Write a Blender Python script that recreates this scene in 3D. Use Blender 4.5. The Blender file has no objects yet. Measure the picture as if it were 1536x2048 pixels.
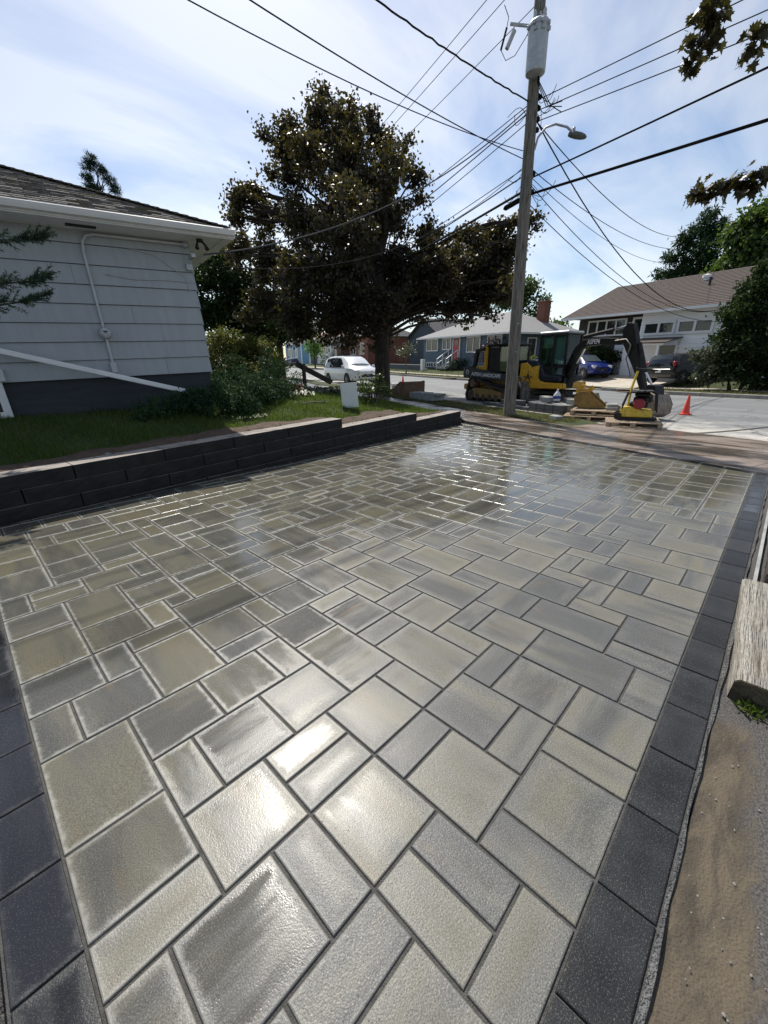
import bpy, bmesh, math, random
import numpy as np
from mathutils import Vector, Matrix, Euler
R = math.radians
SC = bpy.context.scene
COL = SC.collection

# ------------------------------------------------------------------ camera
cam = bpy.data.objects.new('camera', bpy.data.cameras.new('camera'))
COL.objects.link(cam)
cam.data.sensor_fit = 'HORIZONTAL'; cam.data.sensor_width = 36.0
cam.data.lens = 18.972
cam.data.clip_start = 0.05; cam.data.clip_end = 4000
PIT, ROL, YAW = 0.344235, -0.0193525, 0.770991
cF = Vector((math.cos(YAW)*math.cos(PIT), math.sin(YAW)*math.cos(PIT), -math.sin(PIT)))
cR0 = Vector((math.sin(YAW), -math.cos(YAW), 0)); cU0 = cR0.cross(cF)
cR = cR0*math.cos(ROL)+cU0*math.sin(ROL); cU = cU0*math.cos(ROL)-cR0*math.sin(ROL)
cm = Matrix((cR, cU, -cF)).transposed().to_4x4(); cm.translation = (0, 0, 1.418)
cam.matrix_world = cm
SC.camera = cam

# ------------------------------------------------------------------ sky, sun, exposure
SUN_AZ, SUN_EL = R(57), R(55)          # direction to the sun in the X-Y plane, and its height
W = bpy.data.worlds.new('World'); SC.world = W; W.use_nodes = True
nt = W.node_tree; nt.nodes.clear()
def WN(t, **k):
    n = nt.nodes.new(t)
    for a, b in k.items(): setattr(n, a, b)
    return n
sky = WN('ShaderNodeTexSky', sky_type='NISHITA', sun_disc=False)
sky.sun_elevation = SUN_EL; sky.sun_rotation = R(90)-SUN_AZ
sky.air_density = 1.0; sky.dust_density = 1.0; sky.ozone_density = 0.6
tcw = WN('ShaderNodeTexCoord')
# thin high cloud: a dome-projected noise sheet, everywhere in the sky
sepw = WN('ShaderNodeSeparateXYZ'); nt.links.new(tcw.outputs['Generated'], sepw.inputs[0])
zz = WN('ShaderNodeMath', operation='ADD'); zz.inputs[1].default_value = 0.22; nt.links.new(sepw.outputs['Z'], zz.inputs[0])
dx = WN('ShaderNodeMath', operation='DIVIDE'); nt.links.new(sepw.outputs['X'], dx.inputs[0]); nt.links.new(zz.outputs[0], dx.inputs[1])
dy = WN('ShaderNodeMath', operation='DIVIDE'); nt.links.new(sepw.outputs['Y'], dy.inputs[0]); nt.links.new(zz.outputs[0], dy.inputs[1])
cw = WN('ShaderNodeCombineXYZ'); nt.links.new(dx.outputs[0], cw.inputs[0]); nt.links.new(dy.outputs[0], cw.inputs[1])
mp = WN('ShaderNodeMapping'); mp.inputs['Rotation'].default_value = (0, 0, R(-28)); mp.inputs['Scale'].default_value = (0.9, 1.9, 1); mp.inputs['Location'].default_value = (1.7, 0.65, 0)
nt.links.new(cw.outputs[0], mp.inputs[0])
n1 = WN('ShaderNodeTexNoise'); n1.inputs['Scale'].default_value = 1.1; n1.inputs['Detail'].default_value = 7; n1.inputs['Roughness'].default_value = 0.55; n1.inputs['Distortion'].default_value = 0.5
n2 = WN('ShaderNodeTexNoise'); n2.inputs['Scale'].default_value = 0.55; n2.inputs['Detail'].default_value = 3
nt.links.new(mp.outputs[0], n1.inputs['Vector']); nt.links.new(cw.outputs[0], n2.inputs['Vector'])
ad = WN('ShaderNodeMath', operation='MULTIPLY_ADD'); ad.inputs[1].default_value = 0.9; nt.links.new(n2.outputs['Fac'], ad.inputs[0]); nt.links.new(n1.outputs['Fac'], ad.inputs[2])
rp = WN('ShaderNodeValToRGB'); rp.color_ramp.elements[0].position = 0.72; rp.color_ramp.elements[0].color = (0, 0, 0, 1); rp.color_ramp.elements[1].position = 1.34; rp.color_ramp.elements[1].color = (.85, .85, .85, 1)
nt.links.new(ad.outputs[0], rp.inputs[0])
# the cloud sheet is lit by the same sky: brighten and whiten it where cloud is
hs = WN('ShaderNodeHueSaturation'); hs.inputs['Saturation'].default_value = 0.45; hs.inputs['Value'].default_value = 1.2; nt.links.new(sky.outputs[0], hs.inputs['Color'])
blue = WN('ShaderNodeHueSaturation'); blue.inputs['Saturation'].default_value = 1.35; blue.inputs['Value'].default_value = 0.95; nt.links.new(sky.outputs[0], blue.inputs['Color'])
mx = WN('ShaderNodeMixRGB'); nt.links.new(rp.outputs[0], mx.inputs[0]); nt.links.new(blue.outputs[0], mx.inputs[1]); nt.links.new(hs.outputs[0], mx.inputs[2])
bg = WN('ShaderNodeBackground'); bg.inputs['Strength'].default_value = 0.11; nt.links.new(mx.outputs[0], bg.inputs[0])
wo = WN('ShaderNodeOutputWorld'); nt.links.new(bg.outputs[0], wo.inputs[0])
sun = bpy.data.objects.new('sun', bpy.data.lights.new('sun', 'SUN')); COL.objects.link(sun)
sun.data.energy = 4.6; sun.data.angle = R(0.6); sun.data.color = (1, .95, .87)
sd = Vector((math.cos(SUN_EL)*math.cos(SUN_AZ), math.cos(SUN_EL)*math.sin(SUN_AZ), math.sin(SUN_EL)))
sun.rotation_euler = sd.to_track_quat('Z', 'Y').to_euler()
sun.location = (0, 0, 30)
SC.view_settings.view_transform = 'Standard'; SC.view_settings.look = 'None'
SC.view_settings.exposure = 0.24; SC.view_settings.gamma = 1.0; SC.view_settings.use_curve_mapping = False
SC.render.resolution_x = 768; SC.render.resolution_y = 1024

# ------------------------------------------------------------------ helpers: materials
def new_mat(name):
    m = bpy.data.materials.new(name); m.use_nodes = True
    t = m.node_tree; t.nodes.clear()
    o = t.nodes.new('ShaderNodeOutputMaterial'); b = t.nodes.new('ShaderNodeBsdfPrincipled')
    t.links.new(b.outputs[0], o.inputs[0])
    return m, t, b, o
def N(t, ty, ins=None, **k):
    n = t.nodes.new(ty)
    for a, b in k.items(): setattr(n, a, b)
    for a, b in (ins or {}).items():
        if isinstance(b, bpy.types.NodeSocket): t.links.new(b, n.inputs[a])
        else: n.inputs[a].default_value = b
    return n
def mth(t, op, a, b=0.0, c=0.0, clamp=False):
    return N(t, 'ShaderNodeMath', {0: a, 1: b, 2: c}, operation=op, use_clamp=clamp).outputs[0]
def mixc(t, f, a, b, mode='MIX'):
    n = N(t, 'ShaderNodeMixRGB', blend_type=mode)
    for i, v in enumerate((f, a, b)):
        if isinstance(v, bpy.types.NodeSocket): t.links.new(v, n.inputs[i])
        else: n.inputs[i].default_value = (v if i == 0 else (*v, 1) if len(v) == 3 else v)
    return n.outputs[0]
def smooth(t, v, a, b):
    return N(t, 'ShaderNodeMapRange', {'Value': v, 'From Min': a, 'From Max': b}, interpolation_type='SMOOTHSTEP').outputs[0]
MATS = {}
def pm(name, c1, c2=None, sc=6, rough=.7, bump=0., bs=60, metal=0., stretch=(1, 1, 1), spec=.5, coat=0., detail=5, world=False, c3=None, sc3=40, lo=.35, hi=.65, rvar=0.):
    """plain procedural surface: two colours mixed by noise, optional fine speckle and relief"""
    m, t, b, o = new_mat(name)
    tc = N(t, 'ShaderNodeTexCoord')
    src = N(t, 'ShaderNodeNewGeometry').outputs['Position'] if world else tc.outputs['Object']
    mp_ = N(t, 'ShaderNodeMapping', {'Vector': src, 'Scale': stretch}).outputs[0]
    nz = N(t, 'ShaderNodeTexNoise', {'Vector': mp_, 'Scale': sc, 'Detail': detail, 'Roughness': .6}).outputs['Fac']
    f = smooth(t, nz, lo, hi)
    col = mixc(t, f, c1, c2 or tuple(x*.8 for x in c1))
    if c3:
        n3 = N(t, 'ShaderNodeTexNoise', {'Vector': mp_, 'Scale': sc3, 'Detail': 2}).outputs['Fac']
        col = mixc(t, smooth(t, n3, .52, .72), col, c3)
    t.links.new(col, b.inputs['Base Color'])
    b.inputs['Roughness'].default_value = rough; b.inputs['Metallic'].default_value = metal
    b.inputs['Specular IOR Level'].default_value = spec; b.inputs['Coat Weight'].default_value = coat
    b.inputs['Coat Roughness'].default_value = .05
    if rvar: t.links.new(mth(t, 'MULTIPLY_ADD', f, rvar, rough), b.inputs['Roughness'])
    if bump:
        bn = N(t, 'ShaderNodeTexNoise', {'Vector': mp_, 'Scale': bs, 'Detail': 3}).outputs['Fac']
        bp = N(t, 'ShaderNodeBump', {'Height': bn, 'Strength': min(1, bump*4), 'Distance': .02*bump*4}).outputs[0]
        t.links.new(bp, b.inputs['Normal'])
    MATS[name] = m
    return m
def leafmat(name, ca, cb, tr, rough=.45, trw=.35, spec=.3):
    """foliage: colour varies leaf by leaf (attribute lv), light passes through"""
    m, t, b, o = new_mat(name)
    at = N(t, 'ShaderNodeAttribute', attribute_name='lv')
    col = mixc(t, at.outputs['Fac'], ca, cb)
    t.links.new(col, b.inputs['Base Color']); b.inputs['Roughness'].default_value = rough
    b.inputs['Specular IOR Level'].default_value = spec
    tl = N(t, 'ShaderNodeBsdfTranslucent', {'Color': (*tr, 1)})
    ms = N(t, 'ShaderNodeMixShader', {0: trw, 1: b.outputs[0], 2: tl.outputs[0]})
    t.links.new(ms.outputs[0], o.inputs[0])
    MATS[name] = m
    return m
def glassmat(name, tint, rough=.03):
    m, t, b, o = new_mat(name)
    tc = N(t, 'ShaderNodeTexCoord').outputs['Object']
    nz = N(t, 'ShaderNodeTexNoise', {'Vector': tc, 'Scale': 3.0}).outputs['Fac']
    t.links.new(mixc(t, nz, tint, tuple(x*.5 for x in tint)), b.inputs['Base Color'])
    b.inputs['Roughness'].default_value = rough; b.inputs['Specular IOR Level'].default_value = .9
    MATS[name] = m
    return m
def seeglass(name, tint, w=.55):
    m, t, b, o = new_mat(name)
    nz = N(t, 'ShaderNodeTexNoise', {'Scale': 2.0}).outputs['Fac']
    tr = N(t, 'ShaderNodeBsdfTransparent'); t.links.new(mixc(t, nz, tint, tuple(min(1, x*1.15) for x in tint)), tr.inputs[0])
    gl = N(t, 'ShaderNodeBsdfGlossy', {'Roughness': .03})
    fr = N(t, 'ShaderNodeFresnel', {'IOR': 1.5}).outputs[0]
    ms = N(t, 'ShaderNodeMixShader', {0: mth(t, 'MULTIPLY_ADD', fr, .9, .04), 1: tr.outputs[0], 2: gl.outputs[0]})
    t.links.new(ms.outputs[0], o.inputs[0]); MATS[name] = m
    return m

# ------------------------------------------------------------------ helpers: meshes and objects
class MB:
    """collects simple shapes into one mesh"""
    def __init__(s): s.v = []; s.f = []
    def add(s, vs, fs):
        k = len(s.v); s.v += [tuple(x) for x in vs]; s.f += [tuple(i+k for i in f) for f in fs]; return s
    def box(s, c, d, rot=None, taper=1.0):
        h = [x/2 for x in d]; vs = []
        for z in (-1, 1):
            q = taper if z > 0 else 1
            for x, y in ((-1, -1), (1, -1), (1, 1), (-1, 1)):
                p = Vector((x*h[0]*q, y*h[1]*q, z*h[2]))
                if rot is not None: p = rot @ p
                vs.append(p+Vector(c))
        return s.add(vs, [(3, 2, 1, 0), (4, 5, 6, 7), (0, 1, 5, 4), (1, 2, 6, 5), (2, 3, 7, 6), (3, 0, 4, 7)])
    def cbox(s, c, d, b=.01, rot=None):
        """box with chamfered edges"""
        bm = bmesh.new(); bmesh.ops.create_cube(bm, size=1)
        bmesh.ops.scale(bm, vec=d, verts=bm.verts)
        bmesh.ops.bevel(bm, geom=list(bm.edges), offset=b, segments=1, affect='EDGES', profile=.5)
        vs = [(rot @ v.co if rot is not None else v.co.copy())+Vector(c) for v in bm.verts]
        bm.verts.index_update(); fs = [[v.index for v in f.verts] for f in bm.faces]; bm.free()
        return s.add(vs, fs)
    def cyl(s, a, b, r0, r1=None, n=12, cap=True):
        a = Vector(a); b = Vector(b); r1 = r0 if r1 is None else r1
        d = (b-a).normalized(); x = d.orthogonal().normalized(); y = d.cross(x)
        vs = []
        for p, r in ((a, r0), (b, r1)):
            for i in range(n):
                w = 2*math.pi*i/n; vs.append(p+(x*math.cos(w)+y*math.sin(w))*r)
        fs = [(i, (i+1) % n, n+(i+1) % n, n+i) for i in range(n)]
        if cap: fs += [tuple(range(n-1, -1, -1)), tuple(range(n, 2*n))]
        return s.add(vs, fs)
    def tube(s, pts, r, n=6):
        pts = [Vector(p) for p in pts]; rs = r if isinstance(r, (list, tuple)) else [r]*len(pts)
        vs = []; x = None
        for i, p in enumerate(pts):
            d = (pts[min(i+1, len(pts)-1)]-pts[max(i-1, 0)]).normalized()
            x = d.orthogonal().normalized() if x is None else (x-d*x.dot(d)).normalized()
            y = d.cross(x)
            for j in range(n):
                w = 2*math.pi*j/n; vs.append(p+(x*math.cos(w)+y*math.sin(w))*rs[i])
        fs = [(i*n+j, i*n+(j+1) % n, (i+1)*n+(j+1) % n, (i+1)*n+j) for i in range(len(pts)-1) for j in range(n)]
        fs += [tuple(range(n-1, -1, -1)), tuple(range((len(pts)-1)*n, len(pts)*n))]
        return s.add(vs, fs)
    def prism(s, poly, lo, hi, ax='y'):
        """extrude a 2D outline: ax y -> poly in x,z; ax z -> poly in x,y; ax x -> poly in y,z"""
        f = {'y': lambda p, q: (p[0], q, p[1]), 'z': lambda p, q: (p[0], p[1], q), 'x': lambda p, q: (q, p[0], p[1])}[ax]
        n = len(poly); vs = [f(p, lo) for p in poly]+[f(p, hi) for p in poly]
        return s.add(vs, [tuple(range(n-1, -1, -1)), tuple(range(n, 2*n))]+[(i, (i+1) % n, n+(i+1) % n, n+i) for i in range(n)])
    def lathe(s, prof, c=(0, 0, 0), n=20, ax='z'):
        vs = []
        for r, z in prof:
            for i in range(n):
                w = 2*math.pi*i/n; x, y = r*math.cos(w), r*math.sin(w)
                p = {'z': (x, y, z), 'y': (x, z, y), 'x': (z, x, y)}[ax]
                vs.append((p[0]+c[0], p[1]+c[1], p[2]+c[2]))
        m = len(prof)
        fs = [(i*n+j, i*n+(j+1) % n, (i+1)*n+(j+1) % n, (i+1)*n+j) for i in range(m-1) for j in range(n)]
        fs += [tuple(range(n-1, -1, -1)), tuple(range((m-1)*n, m*n))]
        return s.add(vs, fs)
    def quad(s, a, b, c, d): return s.add([a, b, c, d], [(0, 1, 2, 3)])
    def build(s, name, mat, parent=None, smooth=False, bevel=0., loc=None, rot=None, fix=True):
        me = bpy.data.meshes.new(name); me.from_pydata(s.v, [], s.f)
        if fix:
            bm = bmesh.new(); bm.from_mesh(me); bmesh.ops.recalc_face_normals(bm, faces=bm.faces); bm.to_mesh(me); bm.free()
        me.validate()
        if smooth:
            me.polygons.foreach_set('use_smooth', [True]*len(me.polygons))
        me.update()
        return mk(name, me, mat, parent, bevel, loc, rot, smooth)
def mk(name, me, mat, parent=None, bevel=0., loc=None, rot=None, smooth=False):
    o = bpy.data.objects.new(name, me); COL.objects.link(o)
    if mat is not None:
        me.materials.append(MATS[mat] if isinstance(mat, str) else mat)
    if parent is not None: o.parent = parent
    if loc is not None: o.location = loc
    if rot is not None: o.rotation_euler = rot
    if bevel:
        b = o.modifiers.new('bevel', 'BEVEL'); b.width = bevel; b.segments = 2; b.limit_method = 'ANGLE'; b.angle_limit = R(40)
    if smooth and not bevel:
        e = o.modifiers.new('split', 'EDGE_SPLIT'); e.split_angle = R(42)
    return o
def tag(o, label=None, cat=None, group=None, kind=None):
    if label: o['label'] = label
    if cat: o['category'] = cat
    if group: o['group'] = group
    if kind: o['kind'] = kind
    return o
def thing(name, label, cat, loc=(0, 0, 0), rotz=0., group=None):
    o = bpy.data.objects.new(name, None); COL.objects.link(o); o.location = loc; o.rotation_euler = (0, 0, rotz)
    o.empty_display_size = .2
    return tag(o, label, cat, group)
def copy_tree(o, parent=None):
    c = o.copy(); COL.objects.link(c)
    if parent is not None: c.parent = parent
    for ch in list(o.children): copy_tree(ch, c)
    return c
def text(name, s, size, mat, parent, loc, rot, depth=.004, bold=0.0):
    cu = bpy.data.curves.new(name, 'FONT'); cu.body = s; cu.size = size; cu.extrude = depth; cu.offset = bold
    cu.align_x = 'CENTER'; cu.align_y = 'CENTER'; cu.resolution_u = 3
    tmp = bpy.data.objects.new(name, cu); COL.objects.link(tmp)
    dg = bpy.context.evaluated_depsgraph_get(); me = bpy.data.meshes.new_from_object(tmp.evaluated_get(dg))
    bpy.data.objects.remove(tmp); me.name = name
    me.materials.clear()
    return mk(name, me, mat, parent, 0, loc, rot)
def raw_mesh(name, verts, nper, lv=None):
    """fast mesh of loose faces, nper corners each"""
    verts = np.asarray(verts, np.float32).reshape(-1, 3); nv = len(verts); nf = nv//nper
    me = bpy.data.meshes.new(name); me.vertices.add(nv); me.vertices.foreach_set('co', verts.ravel())
    me.loops.add(nv); me.loops.foreach_set('vertex_index', np.arange(nv, dtype=np.int32))
    me.polygons.add(nf); me.polygons.foreach_set('loop_start', np.arange(0, nv, nper, dtype=np.int32))
    try: me.polygons.foreach_set('loop_total', np.full(nf, nper, np.int32))
    except Exception: pass
    if lv is not None:
        a = me.attributes.new('lv', 'FLOAT', 'POINT'); a.data.foreach_set('value', np.repeat(lv, nper).astype(np.float32))
    me.update(calc_edges=True); me.validate()
    return me
def leaf_verts(P, Dr, Nr, ln, wd, rg, fold=.18):
    """diamond leaves at P, growing along Dr, facing Nr"""
    Dr = Dr/np.linalg.norm(Dr, axis=1, keepdims=True)
    S = np.cross(Dr, Nr); S /= np.linalg.norm(S, axis=1, keepdims=True)+1e-9
    Up = np.cross(S, Dr)
    l = ln*rg.uniform(.65, 1.25, (len(P), 1)); w = wd*rg.uniform(.7, 1.2, (len(P), 1))
    m = P+Dr*l*.45
    return np.stack([P, m+S*w*.5+Up*l*fold, P+Dr*l, m-S*w*.5+Up*l*fold], 1)
def foliage(name, blobs, mat, parent=None, dens=260, leaf=(.15, .12), sub=14, subr=.28, droop=.3, seed=1, shell=.55, upb=.6, flat=1.0, out=0.0):
    """leaves gathered in many small sprays inside each blob (x, y, z, r)"""
    rg = np.random.default_rng(seed); VV = []; LV = []
    for b in blobs:
        c = np.array(b[:3]); r = b[3]
        ns = max(3, int(sub*r*r*2.2+2)); d = rg.normal(size=(ns, 3)); d /= np.linalg.norm(d, axis=1, keepdims=True)
        rad = r*(shell+(1-shell)*rg.random((ns, 1)))*np.where(rg.random((ns, 1)) < .25, rg.random((ns, 1)), 1)
        sc = c+d*rad*np.array([1, 1, flat])
        nl = max(3, int(dens*r*r*4/ns))
        P = np.repeat(sc, nl, 0); dd = np.repeat(d, nl, 0)
        tone = np.repeat(rg.random(ns), nl)
        P = P+rg.normal(size=P.shape)*subr*np.array([1, 1, .7])*rg.uniform(.5, 1.2, (len(P), 1))
        Dr = rg.normal(size=P.shape)+dd*out; Dr[:, 2] -= droop
        Nr = rg.normal(size=P.shape)*.7; Nr[:, 2] += upb
        VV.append(leaf_verts(P, Dr, Nr, leaf[0], leaf[1], rg)); LV.append(np.clip(tone*.65+rg.random(len(P))*.45, 0, 1))
    V_ = np.concatenate(VV); lv = np.concatenate(LV)
    return mk(name, raw_mesh(name, V_, 4, lv), mat, parent)
def branch_tree(name, mat, parent, base, blobs, r0, fork, seed=1, rmin=.02, nodes=None):
    """trunk and limbs: every blob centre is reached by a tapering limb that leaves the trunk"""
    rg = random.Random(seed); mb = MB(); base = Vector(base); fork = Vector(fork)
    top = max(b[2] for b in blobs); cx = sum(b[0] for b in blobs)/len(blobs); cy = sum(b[1] for b in blobs)/len(blobs)
    lead = [base-Vector((0, 0, .1)), base+Vector((0, 0, .25)), base.lerp(fork, .5)+Vector((rg.uniform(-.05, .05), rg.uniform(-.05, .05), 0)), fork]
    tip = Vector((cx*.5+fork.x*.5, cy*.5+fork.y*.5, top*.93))
    for k in (.25, .5, .75, 1): lead.append(fork.lerp(tip, k)+Vector((rg.uniform(-.2, .2), rg.uniform(-.2, .2), 0)))
    rad = [r0*1.5, r0*1.12, r0, r0*.92, r0*.62, r0*.42, r0*.24, r0*.08]
    mb.tube(lead, rad, 10)
    for b in blobs:
        t = Vector(b[:3]); hz = t.z-fork.z
        k = min(max((hz*.55-.3)/max(tip.z-fork.z, .1), 0), .9)
        seg = k*4; i = int(seg); p0 = lead[3+i].lerp(lead[min(4+i, 7)], seg-i)
        d = (t-p0).length; rr = max(rmin, min(r0*.34, d*.013+.015))
        mid = p0.lerp(t, .5)+Vector((rg.uniform(-.1, .1)*d, rg.uniform(-.1, .1)*d, .1*d))
        q = [p0, p0.lerp(mid, .55)+Vector((0, 0, .03*d)), mid, mid.lerp(t, .5)+Vector((0, 0, .02*d)), t]
        mb.tube(q, [rr, rr*.85, rr*.65, rr*.4, rr*.15], 5)
        for j in range(3):
            e = t+Vector((rg.gauss(0, 1), rg.gauss(0, 1), rg.gauss(0, .7)))*b[3]*.7
            mb.tube([mid.lerp(t, .6), t.lerp(e, .5), e], [rr*.3, rr*.2, .006], 4)
    return mb.build(name, mat, parent, smooth=True)

# street frame: S runs along the street, T across it (away from the driveway)
DS = Vector((math.sin(R(19)), math.cos(R(19)), 0)); DT = Vector((math.cos(R(19)), -math.sin(R(19)), 0))
def ter(v):
    v = min(v, 70.); x = v-5
    return .027*.5*(x+math.sqrt(x*x+4))
def ST(s, t, dz=0.):
    p = DS*s+DT*t; return Vector((p.x, p.y, ter(p.y)+dz))
def to_st(u, v): return u*DS.x+v*DS.y, u*DT.x+v*DT.y
def far_rise(t): return .12+.13*min(max(t-23.8, 0), 5)
HEAD = math.atan2(-DS.y, -DS.x)      # heading of a car driving towards the camera's right
# ------------------------------------------------------------------ materials
def paver_material(name, dark=False):
    m, t, b, o = new_mat(name)
    pos = N(t, 'ShaderNodeNewGeometry').outputs['Position']
    pr = N(t, 'ShaderNodeAttribute', attribute_name='pr')
    sp = N(t, 'ShaderNodeSeparateColor', {0: pr.outputs['Color']})
    tone, hue, seed = sp.outputs[0], sp.outputs[1], sp.outputs[2]
    sdir = pr.outputs['Alpha']
    # distances to the four edges of the slab, smallest of them
    u1 = N(t, 'ShaderNodeUVMap', uv_map='e1').outputs[0]; u2 = N(t, 'ShaderNodeUVMap', uv_map='e2').outputs[0]
    s1 = N(t, 'ShaderNodeSeparateXYZ', {0: u1}); s2 = N(t, 'ShaderNodeSeparateXYZ', {0: u2})
    ed = mth(t, 'MINIMUM', mth(t, 'MINIMUM', s1.outputs[0], s1.outputs[1]), mth(t, 'MINIMUM', s2.outputs[0], s2.outputs[1]))
    # streaky blend of the concrete, stretched along one side of each slab
    off = N(t, 'ShaderNodeCombineXYZ', {0: mth(t, 'MULTIPLY', seed, 37.), 1: mth(t, 'MULTIPLY', tone, 23.), 2: mth(t, 'MULTIPLY', hue, 11.)}).outputs[0]
    st = N(t, 'ShaderNodeCombineXYZ', {0: mth(t, 'MULTIPLY_ADD', sdir, 3.6, 1.1), 1: mth(t, 'MULTIPLY_ADD', sdir, -3.6, 4.7), 2: 1.}).outputs[0]
    pv = N(t, 'ShaderNodeVectorMath', {0: N(t, 'ShaderNodeVectorMath', {0: pos, 1: st}, operation='MULTIPLY').outputs[0], 1: off}, operation='ADD').outputs[0]
    nz = N(t, 'ShaderNodeTexNoise', {'Vector': pv, 'Scale': 1.5, 'Detail': 5, 'Roughness': .55, 'Distortion': .3}).outputs['Fac']
    k = mth(t, 'MULTIPLY_ADD', mth(t, 'SUBTRACT', tone, .5), .30, nz)
    if dark:
        col = mixc(t, smooth(t, k, .3, .75), (.013, .0145, .0165), (.030, .032, .035))
    else:
        c_a = mixc(t, hue, (.176, .165, .124), (.172, .166, .141))
        c_b = mixc(t, hue, (.142, .142, .129), (.160, .159, .146))
        col = mixc(t, smooth(t, k, .32, .60), (.098, .100, .099), c_b)
        col = mixc(t, smooth(t, k, .44, .74), col, c_a)
        bl = N(t, 'ShaderNodeTexNoise', {'Vector': pv, 'Scale': 3.3, 'Detail': 2}).outputs['Fac']
        col = mixc(t, mth(t, 'MULTIPLY', smooth(t, bl, .60, .80), .40), col, (.20, .145, .085))
    # fine sand-and-stone speckle of the face
    sp1 = N(t, 'ShaderNodeTexNoise', {'Vector': pos, 'Scale': 260., 'Detail': 2}).outputs['Fac']
    sp2 = N(t, 'ShaderNodeTexVoronoi', {'Vector': pos, 'Scale': 170.}).outputs['Distance']
    col = mixc(t, mth(t, 'MULTIPLY', smooth(t, sp1, .50, .66), .50), col, (.035, .035, .035))
    col = mixc(t, mth(t, 'MULTIPLY', smooth(t, sp1, .46, .30), .32 if not dark else .16), col, (.42, .415, .40))
    # water: the whole drive has just been hosed. Towards the near right it has soaked in and only damp is left;
    # elsewhere a film stands on the slabs and draws back from their rims
    sx = N(t, 'ShaderNodeSeparateXYZ', {0: pos})
    big = N(t, 'ShaderNodeTexNoise', {'Vector': pos, 'Scale': .55, 'Detail': 2}).outputs['Fac']
    along = mth(t, 'MULTIPLY', mth(t, 'ABSOLUTE', mth(t, 'SUBTRACT', sx.outputs[0], 2.1)), .50)
    drya = mth(t, 'SUBTRACT', mth(t, 'MULTIPLY', sx.outputs[1], .62), mth(t, 'SUBTRACT', 1.18, along))
    wetr = mth(t, 'ADD', drya, mth(t, 'MULTIPLY', mth(t, 'SUBTRACT', big, .5), 1.3))
    wreg = smooth(t, wetr, -.7, 1.0)
    slab = mth(t, 'ADD', mth(t, 'MULTIPLY', mth(t, 'SUBTRACT', hue, .5), .55), mth(t, 'MULTIPLY', mth(t, 'SUBTRACT', seed, .5), .35))
    rg_ = N(t, 'ShaderNodeTexNoise', {'Vector': pv, 'Scale': 2.6, 'Detail': 5, 'Roughness': .68}).outputs['Fac']
    brk = N(t, 'ShaderNodeTexNoise', {'Vector': pos, 'Scale': 30., 'Detail': 3}).outputs['Fac']
    edn = mth(t, 'ADD', ed, mth(t, 'MULTIPLY', mth(t, 'SUBTRACT', brk, .5), .03))
    film = mth(t, 'ADD', mth(t, 'ADD', mth(t, 'MULTIPLY', smooth(t, edn, -.004, .034), .75), mth(t, 'MULTIPLY', mth(t, 'SUBTRACT', rg_, .5), 1.5)), slab)
    wet = smooth(t, mth(t, 'ADD', film, mth(t, 'MULTIPLY_ADD', wreg, 1.75, -1.62)), -.15, .85)
    near = smooth(t, mth(t, 'ADD', mth(t, 'ADD', mth(t, 'MULTIPLY', smooth(t, ed, .0, .07), 1.0), mth(t, 'MULTIPLY', mth(t, 'SUBTRACT', rg_, .5), 1.8)), mth(t, 'MULTIPLY_ADD', wreg, .9, mth(t, 'MULTIPLY_ADD', slab, .7, -.45))), -.35, 1.25)
    rim = mth(t, 'MULTIPLY', mth(t, 'SUBTRACT', 1., smooth(t, edn, .001, .020)), mth(t, 'MULTIPLY', wreg, .68 if not dark else .06))
    col = mixc(t, rim, col, (.34, .335, .30))
    wcol = mixc(t, 1., col, (.74, .71, .61) if not dark else (.6, .6, .64), 'MULTIPLY')
    col = mixc(t, mth(t, 'MAXIMUM', wet, mth(t, 'MULTIPLY', near, .55)), col, wcol)
    pit = N(t, 'ShaderNodeTexVoronoi', {'Vector': pos, 'Scale': 75.}).outputs['Distance']
    pits = mth(t, 'MULTIPLY', mth(t, 'SUBTRACT', 1., smooth(t, pit, .05, .16)), smooth(t, brk, .45, .6))
    col = mixc(t, mth(t, 'MULTIPLY', pits, .75), col, (.02, .02, .02))
    t.links.new(col, b.inputs['Base Color'])
    damp = mth(t, 'ADD', mth(t, 'MULTIPLY_ADD', near, -.10, .38), mth(t, 'MULTIPLY', sp1, .12))
    rw = mth(t, 'MULTIPLY_ADD', sp1, .06, .05)
    mixr = N(t, 'ShaderNodeMix', {0: wet, 2: damp, 3: rw}); t.links.new(mixr.outputs[0], b.inputs['Roughness'])
    t.links.new(mth(t, 'MULTIPLY_ADD', wreg, .34, .16 if not dark else .14), b.inputs['Specular IOR Level'])
    h1 = mth(t, 'MULTIPLY_ADD', sp2, -.5, sp1)
    bs_ = mth(t, 'MULTIPLY_ADD', wet, -.04, mth(t, 'MULTIPLY_ADD', near, -.20, .30))
    lowf = N(t, 'ShaderNodeTexNoise', {'Vector': pos, 'Scale': 45., 'Detail': 2}).outputs['Fac']
    hh = mth(t, 'ADD', mth(t, 'MULTIPLY_ADD', lowf, .35, h1), mth(t, 'MULTIPLY', pits, -1.2))
    bp = N(t, 'ShaderNodeBump', {'Height': hh, 'Strength': bs_, 'Distance': .0022})
    t.links.new(bp.outputs[0], b.inputs['Normal'])
    MATS[name] = m
paver_material('paver'); paver_material('border', True)
pm('joint', (.055, .053, .049), (.090, .087, .080), sc=30, rough=.9, bump=.15, bs=300, world=True, c3=(.11, .105, .095), sc3=400)
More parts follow.
